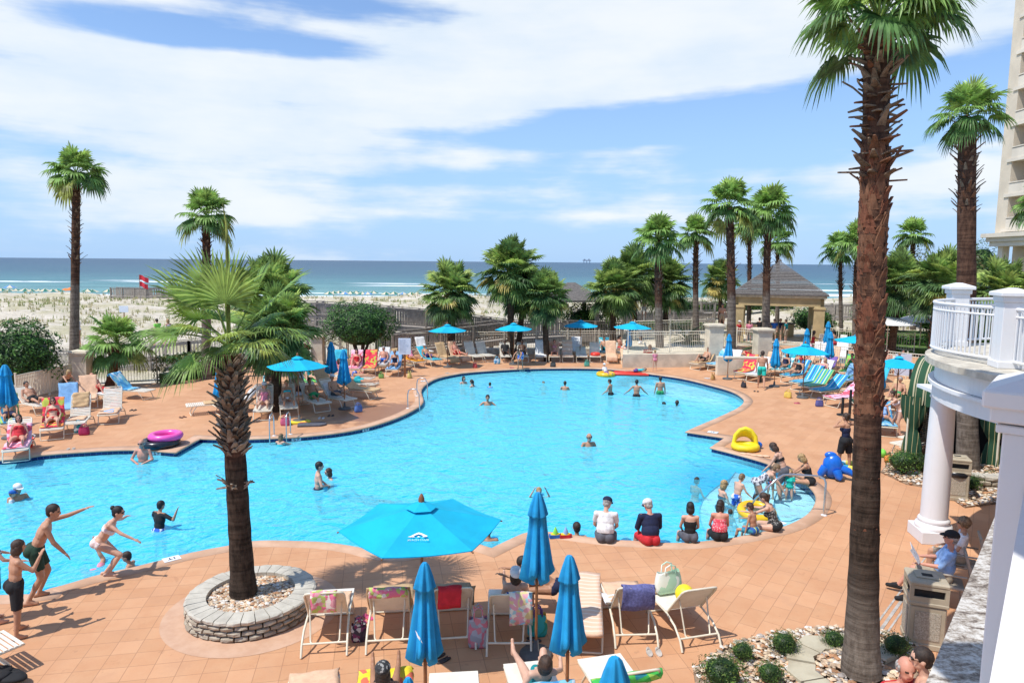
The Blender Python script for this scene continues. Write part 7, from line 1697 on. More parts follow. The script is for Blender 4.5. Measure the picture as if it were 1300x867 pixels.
swim(202, 672, 25, -.02, H=1.5, hair='black', hs='short', skin='tan', wear=[('rash', 'black'), ('trunks', 'bluewhite')], label='boy in a black swim shirt waving in the water, back turned', vox=.012, ua=[(30, 62), (40, 50)], fa=[(170, 20), (20, 10)], tp=6)
swim(22, 634, 120, -.36, H=1.75, hair='grey', hs='short', skin='tan', capcol='white', label='adult in a white cap holding a child on a float at the left', vox=.016)
swim(14, 637, 60, -.20, H=1.05, hair='sand', hs='short', skin='fair', wear=[('rash', 'white'), ('briefs', 'lav')], label='child in a blue cap riding low in front of the adult at the left', vox=.016, capcol='blue', th=[(90, 10), (90, 10)], sh=[(60, 5), (60, 5)])
swim(182, 586, 178, -.10, H=1.78, hair='grey', hs='balding', beard=True, skin='red', wear=[('trunks', 'teal')], glasses=True, pose='arms_folded', label='bald bearded man with folded arms standing in the water by the pink float', vox=.014)
swim(404, 620, 70, -.05, H=1.75, hair='black', hs='short', skin='fair', wear=[('trunks', 'navy')], label='dark haired man in navy trunks with his back to us, mid left pool', vox=.014, pose='arms_folded')
swim(420, 607, -120, -.42, H=1.62, sex='f', hair='brown', hs='bob', skin='fair', glasses=True, label='woman with sunglasses facing the dark haired man in the water', vox=.015)
swim(468, 621, -80, -.30, H=1.6, hair='dark', hs='short', skin='dark', wear=[('trunks', 'grey')], pose='prone', label='swimmer gliding just under the surface right of the couple', vox=.02)
swim(355, 566, 8, -.22, H=1.35, sex='f', hair='sand', hs='long', skin='fair', wear=[('onepiece', 'aqua')], pose='neck', label='girl in an aqua swimsuit climbing the left pool ladder', vox=.015, ua=[(60, 30), (60, 30)], fa=[(80, 0), (80, 0)])
swim(747, 566, 165, -.36, H=1.8, hair='grey', hs='balding', skin='tan', glasses=True, beard=True, pose='arms_folded', label='bearded man in sunglasses alone in the middle of the pool', vox=.016)
swim(619, 514, 178, -.34, H=1.78, hair='dark', hs='short', skin='tan', pose='wade', label='bare chested man with arms spread in the water near the middle ladder', vox=.018, ua=[(10, 50), (10, 50)], fa=[(30, 50), (30, 50)])
swim(588, 487, 150, -.34, H=1.62, sex='f', hair='dark', hs='bob', skin='fair', wear=[('bandeau', 'black')], label='left of the two dark haired women in the far left of the pool', vox=.02)
swim(600, 491, -60, -.36, H=1.6, sex='f', hair='dark', hs='pony', skin='fair', label='right of the two dark haired women, turned in profile', vox=.02)
swim(622, 492, 0, -.28, H=1.15, hair='dark', hs='short', skin='fair', wear=[('rash', 'blue')], label='small child in a blue swim shirt in the far left of the pool', vox=.02)
swim(690, 486, 0, -.60, H=1.5, hair='sand', hs='short', skin='tan', label='swimmer almost submerged in the far middle of the pool', vox=.02)
swim(717, 495, 10, -.25, H=1.5, hair='dark', hs='short', skin='tan', label='boy standing alone in the far middle of the pool', vox=.018)
swim(775, 501, -60, .05, H=1.5, hair='black', hs='short', skin='tan', wear=[('trunks', 'black')], label='slim boy in profile, first of the three boys by the far floats', vox=.018)
swim(808, 503, 5, .04, H=1.6, hair='black', hs='short', skin='tan', wear=[('trunks', 'black')], label='boy in black trunks, middle of the three boys by the far floats', vox=.018, pose='wade', ua=[(10, 40), (10, 40)], fa=[(40, 40), (40, 40)])
swim(838, 500, 0, .10, H=1.6, hair='dark', hs='short', skin='tan', wear=[('trunks', 'green')], label='boy in green trunks, right of the three boys by the far floats', vox=.018, pose='stand')
swim(844, 513, -30, -.62, H=1.6, hair='black', hs='bob', skin='brown', label='dark wet head just above water in front of the boy in green', vox=.018)
swim(859, 515, 30, -.48, H=1.6, sex='f', hair='brown', hs='pony', skin='fair', label='woman with a ponytail low in the water right of the boy in green', vox=.018)
# floats and their riders at the far edge
RV = pm('red_vinyl', (.78, .05, .03), .3, .04); PV = pm('pink_vinyl', (.80, .10, .42), .3, .04); BV = pm('black_vinyl', (.015, .02, .03), .25, .05); BLV = pm('blue_vinyl', (.01, .14, .62), .25, .05)
p_ = G(769, 477, WATER_Z); ring(p_+Vector((0, 0, .08)), .38, .13, YR, 'yellow ring float at the far edge of the pool')
person(p_+Vector((0, 0, .20)), 160, 'recline', H=1.1, hair='blond', hs='short', skin='fair', wear=[('rash', 'white'), ('trunks', 'purple')], label='small child sitting in the yellow ring float', anchor='pelvis', vox=.02, capcol='white')
p_ = G(800, 476, WATER_Z); e = empty('air_mattress', p_+Vector((0, 0, .05)), R(-8), 'long red air mattress beside the yellow ring float', 'float')
for k in range(5): mb = MB(); mb.tube([(-.95, -.28+.14*k, 0), (-.8, -.28+.14*k, .02), (.8, -.28+.14*k, .02), (.95, -.28+.14*k, 0)], [.04, .085, .085, .04], 8); mb.build('air_tube', RV, e)
person(p_+Vector((.35, 0, .26)), 90, 'prone', H=1.15, hair='brown', hs='short', skin='fair', wear=[('rash', 'aqua'), ('trunks', 'purple')], label='child lying on the red air mattress', anchor='pelvis', vox=.02)
# pink and black tubes at the left, and the pair behind the red chair
p_ = G(204, 566, 0); ring(p_+Vector((0, 0, .12)), .46, .12, BV, 'black inner tube lying on the left deck edge'); ring(p_+Vector((.12, .10, .30)), .40, .11, PV, 'pink ring float stacked on the black tube at the left', inner=PV)
p_ = G(848, 463, 0); ring(p_+Vector((0, 0, .13)), .48, .13, BV, 'black inner tube on the deck by the red folding chair'); ring(p_+Vector((-.1, .1, .32)), .42, .10, PV, 'pink ring float stacked on the tube by the red folding chair', inner=PV)
# yellow baby float and ball, blue ray float
p_ = G(946, 571, 0); e = empty('baby_float', p_, R(-12), 'yellow baby float with a sun canopy on the deck near the steps', 'float')
mb = MB(); mb.tube([(.33*math.cos(2*PI*i/24), .28*math.sin(2*PI*i/24), .11) for i in range(24)], .11, 10, closed=True); mb.lathe([(.3, .06), (0, .05)], 20); mb.build('ring', YEL, e)
mb = MB(); mb.tube([(-.34, .1, .16), (-.30, .12, .42), (-.16, .12, .60), (.0, .12, .66), (.16, .12, .60), (.30, .12, .42), (.34, .1, .16)], .065, 8); mb.build('canopy_arch', YEL, e)
mb = MB(); vs = []
for i in range(9):
    a = PI*i/8
    for j in range(4): vs.append((.30*math.cos(a)*(1-.05*j), .12+.10*j, (.16+.46*math.sin(a))*(1-.16*j)))
mb.add(vs, [(i*4+j, (i+1)*4+j, (i+1)*4+j+1, i*4+j+1) for i in range(8) for j in range(3)], True); mb.build('canopy', YEL, e)
mb = MB(); mb.ell((0, 0, .11), (.14, .12, .11), None, 16, 10); p_ = G(962, 569, 0); tag(mb.build('beach_ball', BLV, None, p_), 'small blue ball beside the yellow baby float', 'ball')
sandals(G(955, 571), (.7, .55, .4), 'pale sandals between the baby float and the blue ball', .4)
p_ = G(957, 578, 0); mb = MB(); 
for k in range(5): mb.ell((-.3+.16*k, .03*math.sin(k*2), .02), (.13, .10, .022), None, 10, 6, .1)
tag(mb.build('towel', TW['peach'], None, p_, R(-25)), 'thin peach towel dropped flat on the coping by the steps', 'towel')
p_ = G(1056, 607, 0); e = empty('ray_float', p_, R(-20), 'shiny blue animal float lying on the deck behind the blond woman', 'float')
mb = MB(); mb.ell((0, 0, .34), (.26, .20, .34), None, 16, 12, .03); mb.ell((-.06, .0, .64), (.16, .08, .10), None, 12, 8); mb.build('body', BLV, e)
for pts_, nm in (([(.15, 0, .30), (.40, -.05, .25), (.62, -.12, .12)], 'tail'), ([(-.18, -.05, .3), (-.3, -.12, .12), (-.32, -.15, .05)], 'fin'), ([(.1, -.15, .25), (.16, -.26, .1), (.18, -.3, .05)], 'fin')): mb = MB(); mb.tube(pts_, [.13, .10, .03], 10); mb.build(nm, BLV, e)
p_ = G(1080, 596, 0); ring(p_+Vector((0, 0, .10)), .28, .09, blotch('float_mix', [(.02, .3, .5), (.7, .6, .1), (.6, .65, .6)], 5), 'blue and yellow ring float on the deck beside the woman in the black skirt')
for px, py, c_, lb in ((1119, 580, 'lime', 'lime green ball beside the big trunk'), (1128, 588, 'orange', 'orange ball beside the big trunk'), (1134, 590, 'lime', 'second lime ball touching the shrubs by the cabana')): p_ = G(px, py, 0); mb = MB(); mb.ell((0, 0, .13), (.13, .13, .13), None, 16, 10); tag(mb.build('beach_ball', CL[c_], None, p_), lb, 'ball')
# kickboards at the left ladder
for px, py, m_, rz, lb in ((376, 537, TW['yellow'], .35, 'yellow body board lying by the left pool ladder'), (396, 540, CL['grey'], .25, 'charcoal body board lying by the left pool ladder')):
    p_ = G(px, py, 0); mb = MB(); mb.prism([(-.48, -.2), (.3, -.24), (.45, -.15), (.5, 0), (.45, .15), (.3, .24), (-.48, .2)], .01, .06); tag(mb.build('body_board', m_, None, p_, rz), lb, 'body board')
# standing people on the decks
person(G(1071, 598), -25, 'stand', H=1.70, sex='f', hair='brown', hs='bun', skin='tan', wear=[('onepiece', 'navy'), ('skirt', 'black')], label='woman in a navy top and black skirt with hands behind her neck', vox=.014, ua=[(60, 75), (60, 75)], fa=[(165, -60), (165, -60)], th=[(-8, 4), (10, 4)])
person(G(966, 493), 20, 'walk', H=1.84, hair='brown', hs='short', skin='tan', wear=[('trunks', 'seag')], label='bare backed man in sea green shorts walking by the white loungers', vox=.015)
person(G(1141, 552), -75, 'bend', H=1.66, sex='f', hair='brown', hs='bun', skin='fair', wear=[('bandeau', 'bikini'), ('briefs', 'bikini')], label='woman in a pink bikini bending over by the striped cabana', vox=.016, tp=32)
person(G(1031, 452), 100, 'stand', H=1.66, sex='f', hair='brown', hs='long', skin='tan', wear=[('onepiece', 'red')], label='woman in a red swimsuit standing by the right hand fence', vox=.02, ua=[(45, 10), (45, 10)], fa=[(85, -10), (85, -10)])
person(G(1057, 455), -20, 'stand', H=1.80, hair='black', hs='short', skin='tan', wear=[('shorts', 'red')], label='man in long red shorts standing behind the closed umbrellas on the right', vox=.02)
person(XY(202, 41.5, .0)+Vector((0, 0, .0)), -60, 'walk', H=1.70, hair='dark', hs='short', skin='fair', wear=[('shorts', 'black'), ('tee', 'lime')], label='walker with a bright lime and blue backpack on the path behind the left fence', vox=.02, dz=.55)
person(XY(216, 41.5, .0), -60, 'walk', H=1.70, sex='f', hair='blond', hs='bob', skin='fair', wear=[('dress', 'lav')], label='walker in a lavender dress on the path behind the left fence', vox=.02, dz=.55)
person(XY(101, 42, .0), -90, 'stand', H=1.75, hair='grey', hs='short', skin='red', wear=[('tee', 'white')], capcol='white', label='person in a white cap passing behind the cream pier on the left', vox=.022, dz=.5)
person(AY(849, 378, 53)-Vector((0, 0, 1.2)), 10, 'stand', H=1.75, hair='black', hs='short', skin='fair', wear=[('tee', 'black')], label='person in black on the dune walkway left of the gazebo', vox=.025, dz=-.1)
person(AY(818, 387, 50)-Vector((0, 0, 1.1)), 190, 'stand', H=1.7, hair='sand', hs='short', skin='fair', wear=[('trunks', 'white')], label='pale person walking from the dunes behind the upper terrace fence', vox=.025)
person(AY(917, 397, 47)-Vector((0, 0, 1.1)), 200, 'stand', H=1.75, hair='brown', hs='short', skin='tan', wear=[('trunks', 'tan')], label='bare chested man behind the left terrace pier', vox=.025)
for i, (px, py, Y, c_, lb) in enumerate([(939, 398, 50, 'red', 'person in a red shirt and white hat at the gazebo bar'), (952, 400, 50, 'pink', 'person in pink beside the red shirt at the gazebo bar'), (984, 400, 51, 'blue', 'person in blue under the gazebo roof'), (992, 401, 51, 'navy', 'person in navy under the gazebo roof'), (999, 402, 50, 'teal', 'person in teal beside the right gazebo column'), (965, 402, 51, 'black', 'person in black in the centre of the gazebo')]):
    p_ = AY(px, py, Y); person(Vector((p_.x, Y, .06)), 150+40*i, 'stand', H=1.65+.03*i, hair=('grey', 'brown', 'dark', 'blond', 'brown', 'dark')[i], hs='short', skin='fair', wear=[('tee', c_), ('shorts', 'khaki')], capcol='white' if i == 0 else None, label=lb, vox=.026)
# seated men on the right
CHM = pm('sling_beige', (.36, .31, .25), .8, .08); 
def armchair(p, rz, label): return chair(p, rz, label, CHM, True, 'sling_chair', 'beige armchairs below the terrace edge')
a_ = G(1222, 790, 0); armchair((a_.x+.05, a_.y+.55, 0), R(62), 'beige armchair of the man in the blue shirt')
person(Vector((a_.x+.0, a_.y+.60, .55)), -62, 'chairsit', H=1.78, hair='grey', hs='cap', skin='red', capcol='black', glasses=True, wear=[('shirt', 'ltblue'), ('shorts', 'khaki'), ('shoes', 'black')], label='man in a light blue shirt and black cap reading in an armchair', anchor='pelvis', vox=.012, fat=1, tp=-10, sh=[(28, 3), (10, 3)], ua=[(35, 10), (35, 10)], fa=[(85, -10), (85, -10)])
pp_ = Vector((a_.x, a_.y+.60, .55))+Vector((-.42, -.02, .22)); mb = MB(); 
for s_ in (-1, 1): mb.add([(0, 0, 0), (s_*.20, .02, .03), (s_*.20, .16, .25), (0, .13, .21), (0, -.006, .004), (s_*.20, .014, .034), (s_*.20, .154, .254), (0, .124, .214)], [(0, 1, 2, 3), (7, 6, 5, 4), (1, 5, 6, 2), (0, 3, 7, 4), (0, 4, 5, 1), (3, 2, 6, 7)])
tag(mb.build('newspaper', pm('newsprint', (.62, .63, .66), .9, .15, 30), None, pp_, R(60)), 'folded newspaper in the hands of the man in the blue shirt', 'newspaper')
a2 = a_+Vector((.75, .75, 0)); armchair((a2.x+.05, a2.y+.55, 0), R(62), 'beige armchair farther along, of the person with curly hair')
person(Vector((a2.x, a2.y+.62, .55)), -62, 'chairsit', H=1.66, sex='f', hair='sand', hs='curly', skin='tan', wear=[('tee', 'white'), ('shorts', 'khaki')], label='curly haired person in an armchair beside the man in blue', anchor='pelvis', vox=.014, glasses=True)
h1_ = AY(1146, 852, 6.75); person(Vector((h1_.x, 6.75, h1_.z-1.56)), 172, 'stand', H=1.78, hair='grey', hs='balding', skin='red', wear=[('rash', 'red'), ('shorts', 'khaki')], label='bald man in red whose head shows at the bottom edge', anchor='feet', vox=.012, hy=-12)
h2_ = AY(1176, 846, 6.6); person(Vector((h2_.x, 6.6, h2_.z-1.50)), -60, 'stand', H=1.72, sex='f', hair='dark', hs='short', skin='fair', glasses=True, wear=[('tankini', 'red'), ('shorts', 'khaki')], label='woman with sunglasses and dark hair at the bottom edge beside the bald man', anchor='feet', vox=.012, hy=10)
# ---- left deck loungers
def lay(lg, pose, **k): return lying(lg, pose, vox=.018, **k)
l1 = LD(66, 560, 150, 58, 'left deck lounger with the person in a red bikini'); towel(l1, TW['redprint'], .2, 1.95, .62, 'red print towel under the person in the red bikini', over=.05); lay(l1, 'recline', sex='f', hs='bob', hair='brown', skin='fair', wear=[('bandeau', 'red'), ('briefs', 'red')], glasses=True, label='woman in a red bikini sunbathing on the left deck', H=1.65)
l2 = LD(20, 588, 150, 45, 'lounger cut by the left edge of the picture'); towel(l2, TW['pinkprint'], .1, 1.7, .6, 'pink towel on the lounger cut by the left edge'); lay(l2, 'recline', sex='f', hs='bob', hair='dark', skin='red', wear=[('onepiece', 'red')], label='person in red lying at the left edge of the picture', H=1.65)
l3 = LD(94, 552, 158, 60, 'white lounger with a beige towel over its top, left deck'); towel(l3, TW['beige'], 1.45, 1.95, .5, 'beige towel over the top of a white lounger on the left', over=.1); towel(l3, TW['peach'], .4, .95, .5, 'peach cloth on the seat of the white lounger on the left')
l4 = LD(137, 540, 158, 60, 'white lounger with a folded light blue towel on the seat'); towel(l4, TW['ltblue'], .15, .75, .32, 'light blue towel folded on a white lounger at the left'); towel(l4, TW['peach'], .02, 1.0, .6, 'peach towel under the folded light blue one')
l5 = LD(146, 513, 115, 45, 'lounger of the man in red shorts at the left fence'); towel(l5, TW['white'], .1, 1.8, .6, 'white towel under the man in red shorts'); lay(l5, 'recline_knee', hair='grey', hs='balding', skin='red', wear=[('trunks', 'red')], label='man in red shorts reclining by the left fence', fat=1)
l6 = LD(192, 507, 100, 50, 'lounger with a blue patterned towel by the short bushy palm'); towel(l6, TW['bluepattern'], .7, 1.95, .66, 'blue patterned beach towel on the lounger by the short bushy palm', over=.1)
l7 = LD(60, 527, 120, 40, 'shaded lounger behind the red print towel'); lay(l7, 'recline', skin='tan', hair='black', hs='short', wear=[('trunks', 'black')], label='person lying in shade behind the white loungers at the left')
person(G(83, 512)+Vector((0, 0, 0)), 120, 'bend', H=1.62, sex='f', hair='blond', hs='bob', skin='tan', wear=[('onepiece', 'black')], label='blond woman in a black swimsuit leaning over by the gate fence', vox=.018, tp=48)
l8 = LD(237, 527, 170+70, 50, 'lounger with a beige towel left of the front left palm trunk'); towel(l8, TW['beige'], .6, 1.9, .6, 'beige towel on the lounger left of the front left palm trunk', over=.1)
l9 = LD(272, 527, 170+60, 45, 'white lounger partly behind the front left palm trunk'); towel(l9, TW['white'], .3, 1.7, .55, 'white towel on the lounger behind the front left palm')
bk = G(34, 568, 0); e = empty('bucket', bk, 0, 'red plastic bucket on the left deck beside the red bikini lounger', 'bucket'); mb = MB(); mb.lathe([(.15, 0), (.21, .26), (.225, .26), (.225, .285), (.2, .285), (.15, .03), (0, .03)], 20); mb.build('body', RV, e); mb = MB(); mb.tube([(-.21, 0, .27), (-.22, .1, .36), (0, .16, .42), (.22, .1, .36), (.21, 0, .27)], .01, 5); mb.build('handle', WHITE, e)
bag(G(107, 552), (.4, .02, .10), .30, .26, .2, 'dark red tote bag between the two white loungers at the left', .3); bag(G(100, 549), (.7, .7, .7), .26, .3, .18, 'white and blue bag by the feet of the white lounger at the left', .5, mat=TW['tealp']); bag(G(147, 517), (.6, .08, .1), .34, .2, .24, 'red net bag at the foot of the red shorts man', .2)
sandals(G(169, 521), (.05, .04, .04), 'dark sandals on the deck by the blue patterned towel'); sandals(G(232, 530), (.10, .04, .03), 'brown shoes on the deck left of the front left palm', 1.)
# ---- shaded group
m1 = LD(333, 535, 165, 60, 'shaded lounger of the woman in pink'); lay(m1, 'recline', sex='f', hair='blond', hs='bob', skin='fair', wear=[('onepiece', 'pink')], label='woman in pink sunbathing beside the left palm trunk', glasses=True, capcol='white')
m2 = LD(368, 531, 158, 58, 'shaded lounger of the woman in an aqua bikini'); lay(m2, 'recline', sex='f', hair='blond', hs='short', skin='tan', wear=[('bandeau', 'aqua'), ('briefs', 'white')], label='woman in an aqua bikini reading on a white lounger')
m3 = LD(412, 524, 140, 48, 'shaded lounger of the man in green shorts'); lay(m3, 'recline', hair='dark', hs='short', skin='brown', wear=[('trunks', 'green')], label='man in green shorts lying in the umbrella shade', fat=1)
m4 = LD(446, 519, 128, 50, 'lounger of the man in a white cap under the open umbrella'); lay(m4, 'recline', hair='grey', hs='short', skin='tan', wear=[('trunks', 'grey')], label='man in a white cap sitting up on a lounger under the open umbrella', capcol='white', tp=-20); towel(m4, TW['white'], .5, 1.7, .5, 'white towel on the lounger of the white cap man')
m5 = LD(478, 507, 112, 40, 'beige lounger in front of the two face down sunbathers'); towel(m5, TW['beige'], .0, 1.9, .66, 'beige towel on the lounger in front of the face down sunbathers', foot=.03); 
m6 = LD(478, 498, 104, 4, 'flat lounger of the face down sunbather in aqua trunks'); lay(m6, 'prone', hair='dark', hs='short', skin='tan', wear=[('trunks', 'aqua')], label='face down sunbather in aqua trunks, nearer of two')
m7 = LD(474, 490, 100, 4, 'flat lounger of the face down sunbather in white trunks'); lay(m7, 'prone', sex='f', hair='brown', hs='bob', skin='tan', wear=[('briefs', 'bluewhite'), ('bandeau', 'bluewhite')], label='face down sunbather in blue and white, farther of two')
m8 = LD(404, 478, 140, 45, 'lounger with a green towel behind the white cap man'); towel(m8, TW['greenstripe'], .3, 1.8, .6, 'green striped towel behind the white cap man')
sandals(G(420, 528), (.03, .03, .03), 'black sandals under the shaded loungers'); sandals(G(408, 531), (.6, .6, .6), 'white and black trainers by the body boards')
# ---- back row: (foot px, foot row, heading, back angle, towel, person...)
BK = [(449, 478, 175, 62, 'pinkprint', 'pink print towel on the lounger by the dome bush', dict(pose='recline_knee', sex='f', hair='dark', hs='bob', skin='red', wear=[('onepiece', 'red')], label='person in red curled on the pink lounger by the dome bush')),
 (468, 478, 175, 64, 'redprint', 'bright red printed towel on the lounger by the dome bush', None),
 (497, 479, 180, 55, 'ltblue', 'light blue towel on the lounger by the notice board', dict(pose='recline', sex='f', hair='blond', hs='short', skin='tan', wear=[('onepiece', 'navy')], label='woman in navy sitting up on the lounger by the notice board', tp=-5, glasses=True)),
 (535, 468, 140, 45, 'orange', 'orange towel on the lounger below the notice board', dict(pose='recline', sex='f', hair='black', hs='bob', skin='brown', wear=[('onepiece', 'pink')], label='woman in pink lying on the orange towel')),
 (556, 466, 140, 42, 'aqua', 'aqua towel right of the orange one', dict(pose='recline_knee', sex='m', hair='grey', hs='short', skin='tan', wear=[('trunks', 'purple')], capcol='white', label='man in purple trunks and white hat lying on the aqua towel')),
 (577, 464, 140, 62, 'beige', 'beige towel hanging over a lounger foot in the back row, first', None),
 (592, 462, 140, 62, 'peach', 'peach towel on the lounger under the back left umbrella', dict(pose='recline_knee', sex='m', hair='dark', hs='short', skin='red', wear=[('trunks', 'red')], label='person in red lying under the back left umbrella')),
 (609, 461, 150, 62, None, '', None), (624, 460, 150, 62, None, '', None),
 (643, 461, 175, 50, None, '', dict(pose='recline', hair='black', hs='short', skin='dark', wear=[('tee', 'black'), ('trunks', 'black')], label='man in black lying under the second back umbrella')),
 (664, 461, 178, 50, None, '', dict(pose='recline', hair='black', hs='short', skin='dark', wear=[('trunks', 'black')], label='person in dark trunks lying beside the leaning palm')),
 (687, 461, 180, 68, 'white', 'white towel on the lounger behind the leaning palm', None),
 (704, 461, 182, 62, 'peach', 'peach towel under the person with arms raised', dict(pose='recline', sex='f', hair='ginger', hs='short', skin='red', wear=[('bandeau', 'pink'), ('briefs', 'pink')], label='woman in pink with elbows raised on the back row', ua=[(120, 50), (120, 50)], fa=[(160, -60), (160, -60)])),
 (721, 461, 182, 64, 'peachstripe', 'striped peach towel on the lounger right of the pink sunbather', None),
 (739, 461, 182, 25, None, '', None), (756, 461, 184, 55, 'redtube', '', None), (777, 462, 184, 66, 'peach', 'peach towel on the lounger with the tall white back', None),
 (796, 463, 186, 20, 'peach', 'peach towel on the low lounger near the folding chair', dict(pose='recline', sex='f', hair='blond', hs='short', skin='fair', wear=[('briefs', 'bikini'), ('bandeau', 'bikini')], label='person sitting on the lounger left of the folding chair', tp=-10)),
 (815, 463, 186, 20, None, '', None)]
bl = ['bare lounger in the back row, left of the pair by the blue bag', 'bare lounger in the back row by the blue bag']
for i, (px, py, hd, bk_, tw_, tl_, pr) in enumerate(BK):
    lb = {7: bl[0], 8: bl[1], 14: 'low bare lounger right of the striped peach towel', 18: 'low bare lounger beside the red folding chair'}.get(i, ('lounger in the back row under '+(pr['label'] if pr else tl_)))
    lb = ' '.join(lb.split()[:16]); lg = LD(px, py, hd, bk_, lb)
    if tw_ == 'redtube': q_ = on_lounger(lg, .4); ring(q_+Vector((0, 0, .05)), .2, .1, RV, 'red rubber ring lying on a back row lounger'); continue
    if tw_: towel(lg, TW[tw_], .0, 1.95, .62, tl_, over=.06, foot=.28 if i in (5, 6, 16) else .0)
    if pr: p2 = dict(pr); po = p2.pop('pose'); lying(lg, po, vox=.021, **p2)
bag(G(631, 462), (.03, .25, .5), .36, .3, .2, 'blue and white bag at the foot of a back row lounger', .2, mat=TW['bluepattern']); bag(G(484, 480), (.2, .4, .1), .26, .22, .2, 'small green bag by the red print lounger', .2)
person(G(661, 468), 200, 'bend', H=1.5, hair='dark', hs='short', skin='tan', wear=[('trunks', 'bluewhite')], label='boy in blue and white trunks bending between back row loungers', vox=.02, tp=70)
person(G(787, 452)+Vector((0, 0, .55)), 70, 'chairsit', H=1.75, hair='black', hs='short', skin='red', wear=[('trunks', 'red')], label='bare backed man in red trunks at the back umbrella table', anchor='pelvis', vox=.021)
person(G(812, 452)+Vector((0, 0, .55)), -70, 'chairsit', H=1.65, sex='f', hair='brown', hs='bob', skin='tan', wear=[('tee', 'white'), ('shorts', 'khaki')], label='person in white at the back umbrella table', anchor='pelvis', vox=.021)
# red folding chair
fc = G(824, 465, 0); e = empty('folding_chair', fc, R(-160), 'red folding chair by the far pool edge', 'chair'); mb = MB(); mb.box((0, 0, .40), (.5, .45, .02)); mb.build('seat', CL['red'], e); mb = MB(); mb.box((0, -.28, .68), (.5, .02, .5), M=Matrix.Rotation(R(-15), 3, 'X')); mb.build('backrest', CL['red'], e)
for s_ in (-1, 1): mb = MB(); mb.tube([(s_*.26, -.36, .92), (s_*.26, .22, 0)], .014, 5); mb.tube([(s_*.26, .24, .42), (s_*.26, -.28, 0)], .014, 5); mb.build('leg', FRM, e)
person(fc+Vector((0, .08, .50)), -20, 'chairsit', H=1.66, sex='f', hair='ginger', hs='bob', skin='red', wear=[('tankini', 'red'), ('trunks', 'navy')], label='red haired woman in the red folding chair', anchor='pelvis', vox=.02)
fc2 = fc+Vector((.62, -.2, 0)); person(G(831, 471), -10, 'stand', H=1.15, sex='f', hair='blond', hs='short', skin='fair', wear=[('tee', 'pink'), ('briefs', 'pink')], label='small child in pink standing by the red folding chair', vox=.02)
# ---- right deck
RT = [(880, 470, 230, 45, 'beige', 'beige towel under the reader by the slim palm', dict(pose='recline_knee', hair='black', hs='short', skin='tan', wear=[('trunks', 'black')], label='man with raised knee reading at the left end of the right deck')),
 (903, 472, 225, 55, 'bluepattern', 'blue patterned towel beside the closed umbrella near the steps wall', None),
 (918, 474, 222, 58, 'white', 'white towel on the lounger below the terrace wall', None),
 (938, 482, 222, 60, 'redprint', 'red and white towel on the white lounger near the walking man', None),
 (968, 478, 222, 60, 'peach', 'peach towel on the lounger behind the walking man', None),
 (996, 487, 235, 50, 'bluestripe', 'bright blue striped towel on the lounger in front of the open umbrella', dict(pose='recline', sex='f', hair='dark', hs='short', skin='tan', wear=[('onepiece', 'black')], capcol='red', label='person in black with a red cap lying near the walking man')),
 (1008, 496, 240, 52, 'bluestripe', 'second blue striped towel, nearer the pool', None),
 (1020, 501, 238, 45, 'greenstripe', 'green striped towel on the lounger by the middle sago palm', None),
 (1034, 507, 242, 40, 'bluestripe', 'blue and white striped towel on the lounger by the middle sago palm', None),
 (1052, 517, 245, 35, 'pinkprint', 'pink towel on the lounger beside the big right trunk', None)]
for i, (px, py, hd, bk_, tw_, tl_, pr) in enumerate(RT):
    lb = ' '.join(('right deck lounger under the '+tl_).split()[:16]); lg = LD(px, py, hd, bk_, lb)
    if tw_: towel(lg, TW[tw_], .0, 1.95, .66, tl_, over=.12)
    if pr: p2 = dict(pr); po = p2.pop('pose'); lying(lg, po, vox=.02, **p2)
R2 = [(975, 463, 90+20, 4, 'peach', 'peach towel under the sunbather in red by the right fence', dict(pose='flat', sex='f', hair='brown', hs='bob', skin='red', wear=[('onepiece', 'red')], label='sunbather in red lying flat behind the closed umbrella')),
 (1000, 468, 200, 30, None, 'bare lounger behind the open right umbrella', None), (1040, 462, 205, 60, 'white', 'white towel on the lounger by the woman in red', None),
 (1052, 470, 215, 62, 'peach', 'peach towel on the lounger right of the closed pair of umbrellas', None), (1046, 478, 215, 30, 'purple', 'purple towel on the low lounger behind the striped towels', None),
 (1072, 482, 220, 58, 'green', 'green towel on the white lounger beside the big right trunk', dict(pose='recline', sex='f', hair='brown', hs='short', skin='tan', wear=[('onepiece', 'green')], label='person on the green towel left of the big right trunk')),
 (1080, 466, 225, 60, 'peachstripe', 'round patterned peach towel under the far right umbrella', None),
 (1126, 556, 200, 40, 'bluepattern', 'blue patterned towel on a lounger right of the big trunk', dict(pose='recline_knee', sex='f', hair='blond', hs='bob', skin='tan', wear=[('onepiece', 'ltblue')], label='blond woman reclining between the big trunk and the cabana')),
 (1112, 536, 185, 10, 'dkg', '', None)]
for i, (px, py, hd, bk_, tw_, tl_, pr) in enumerate(R2):
    lb = ' '.join(('lounger under the '+tl_).split()[:16]) if tw_ and tl_ else (tl_ or 'low lounger behind the blond woman by the cabana'); lg = LD(px, py, hd, bk_, lb)
    if tw_ == 'dkg': towel(lg, CL['dkgreen'], .1, 1.8, .6, 'dark green lounger pad right of the big trunk', name='lounger_pad', cat='pad'); continue
    if tw_: towel(lg, TW[tw_], .0, 1.95, .62, tl_, over=.1)
    if pr: p2 = dict(pr); po = p2.pop('pose'); lying(lg, po, vox=.02, **p2)
LD(1140, 580, 245, 62, 'empty white lounger with raised back in front of the cabana'); LD(1150, 572, 245, 55, 'second empty white lounger tucked against the cabana curtain')
person(G(1041, 480)+Vector((0, 0, .45)), 200, 'chairsit', H=1.2, hair='brown', hs='short', skin='red', wear=[('trunks', 'red')], label='child in red sitting on a lounger behind the striped towels', anchor='pelvis', vox=.02)
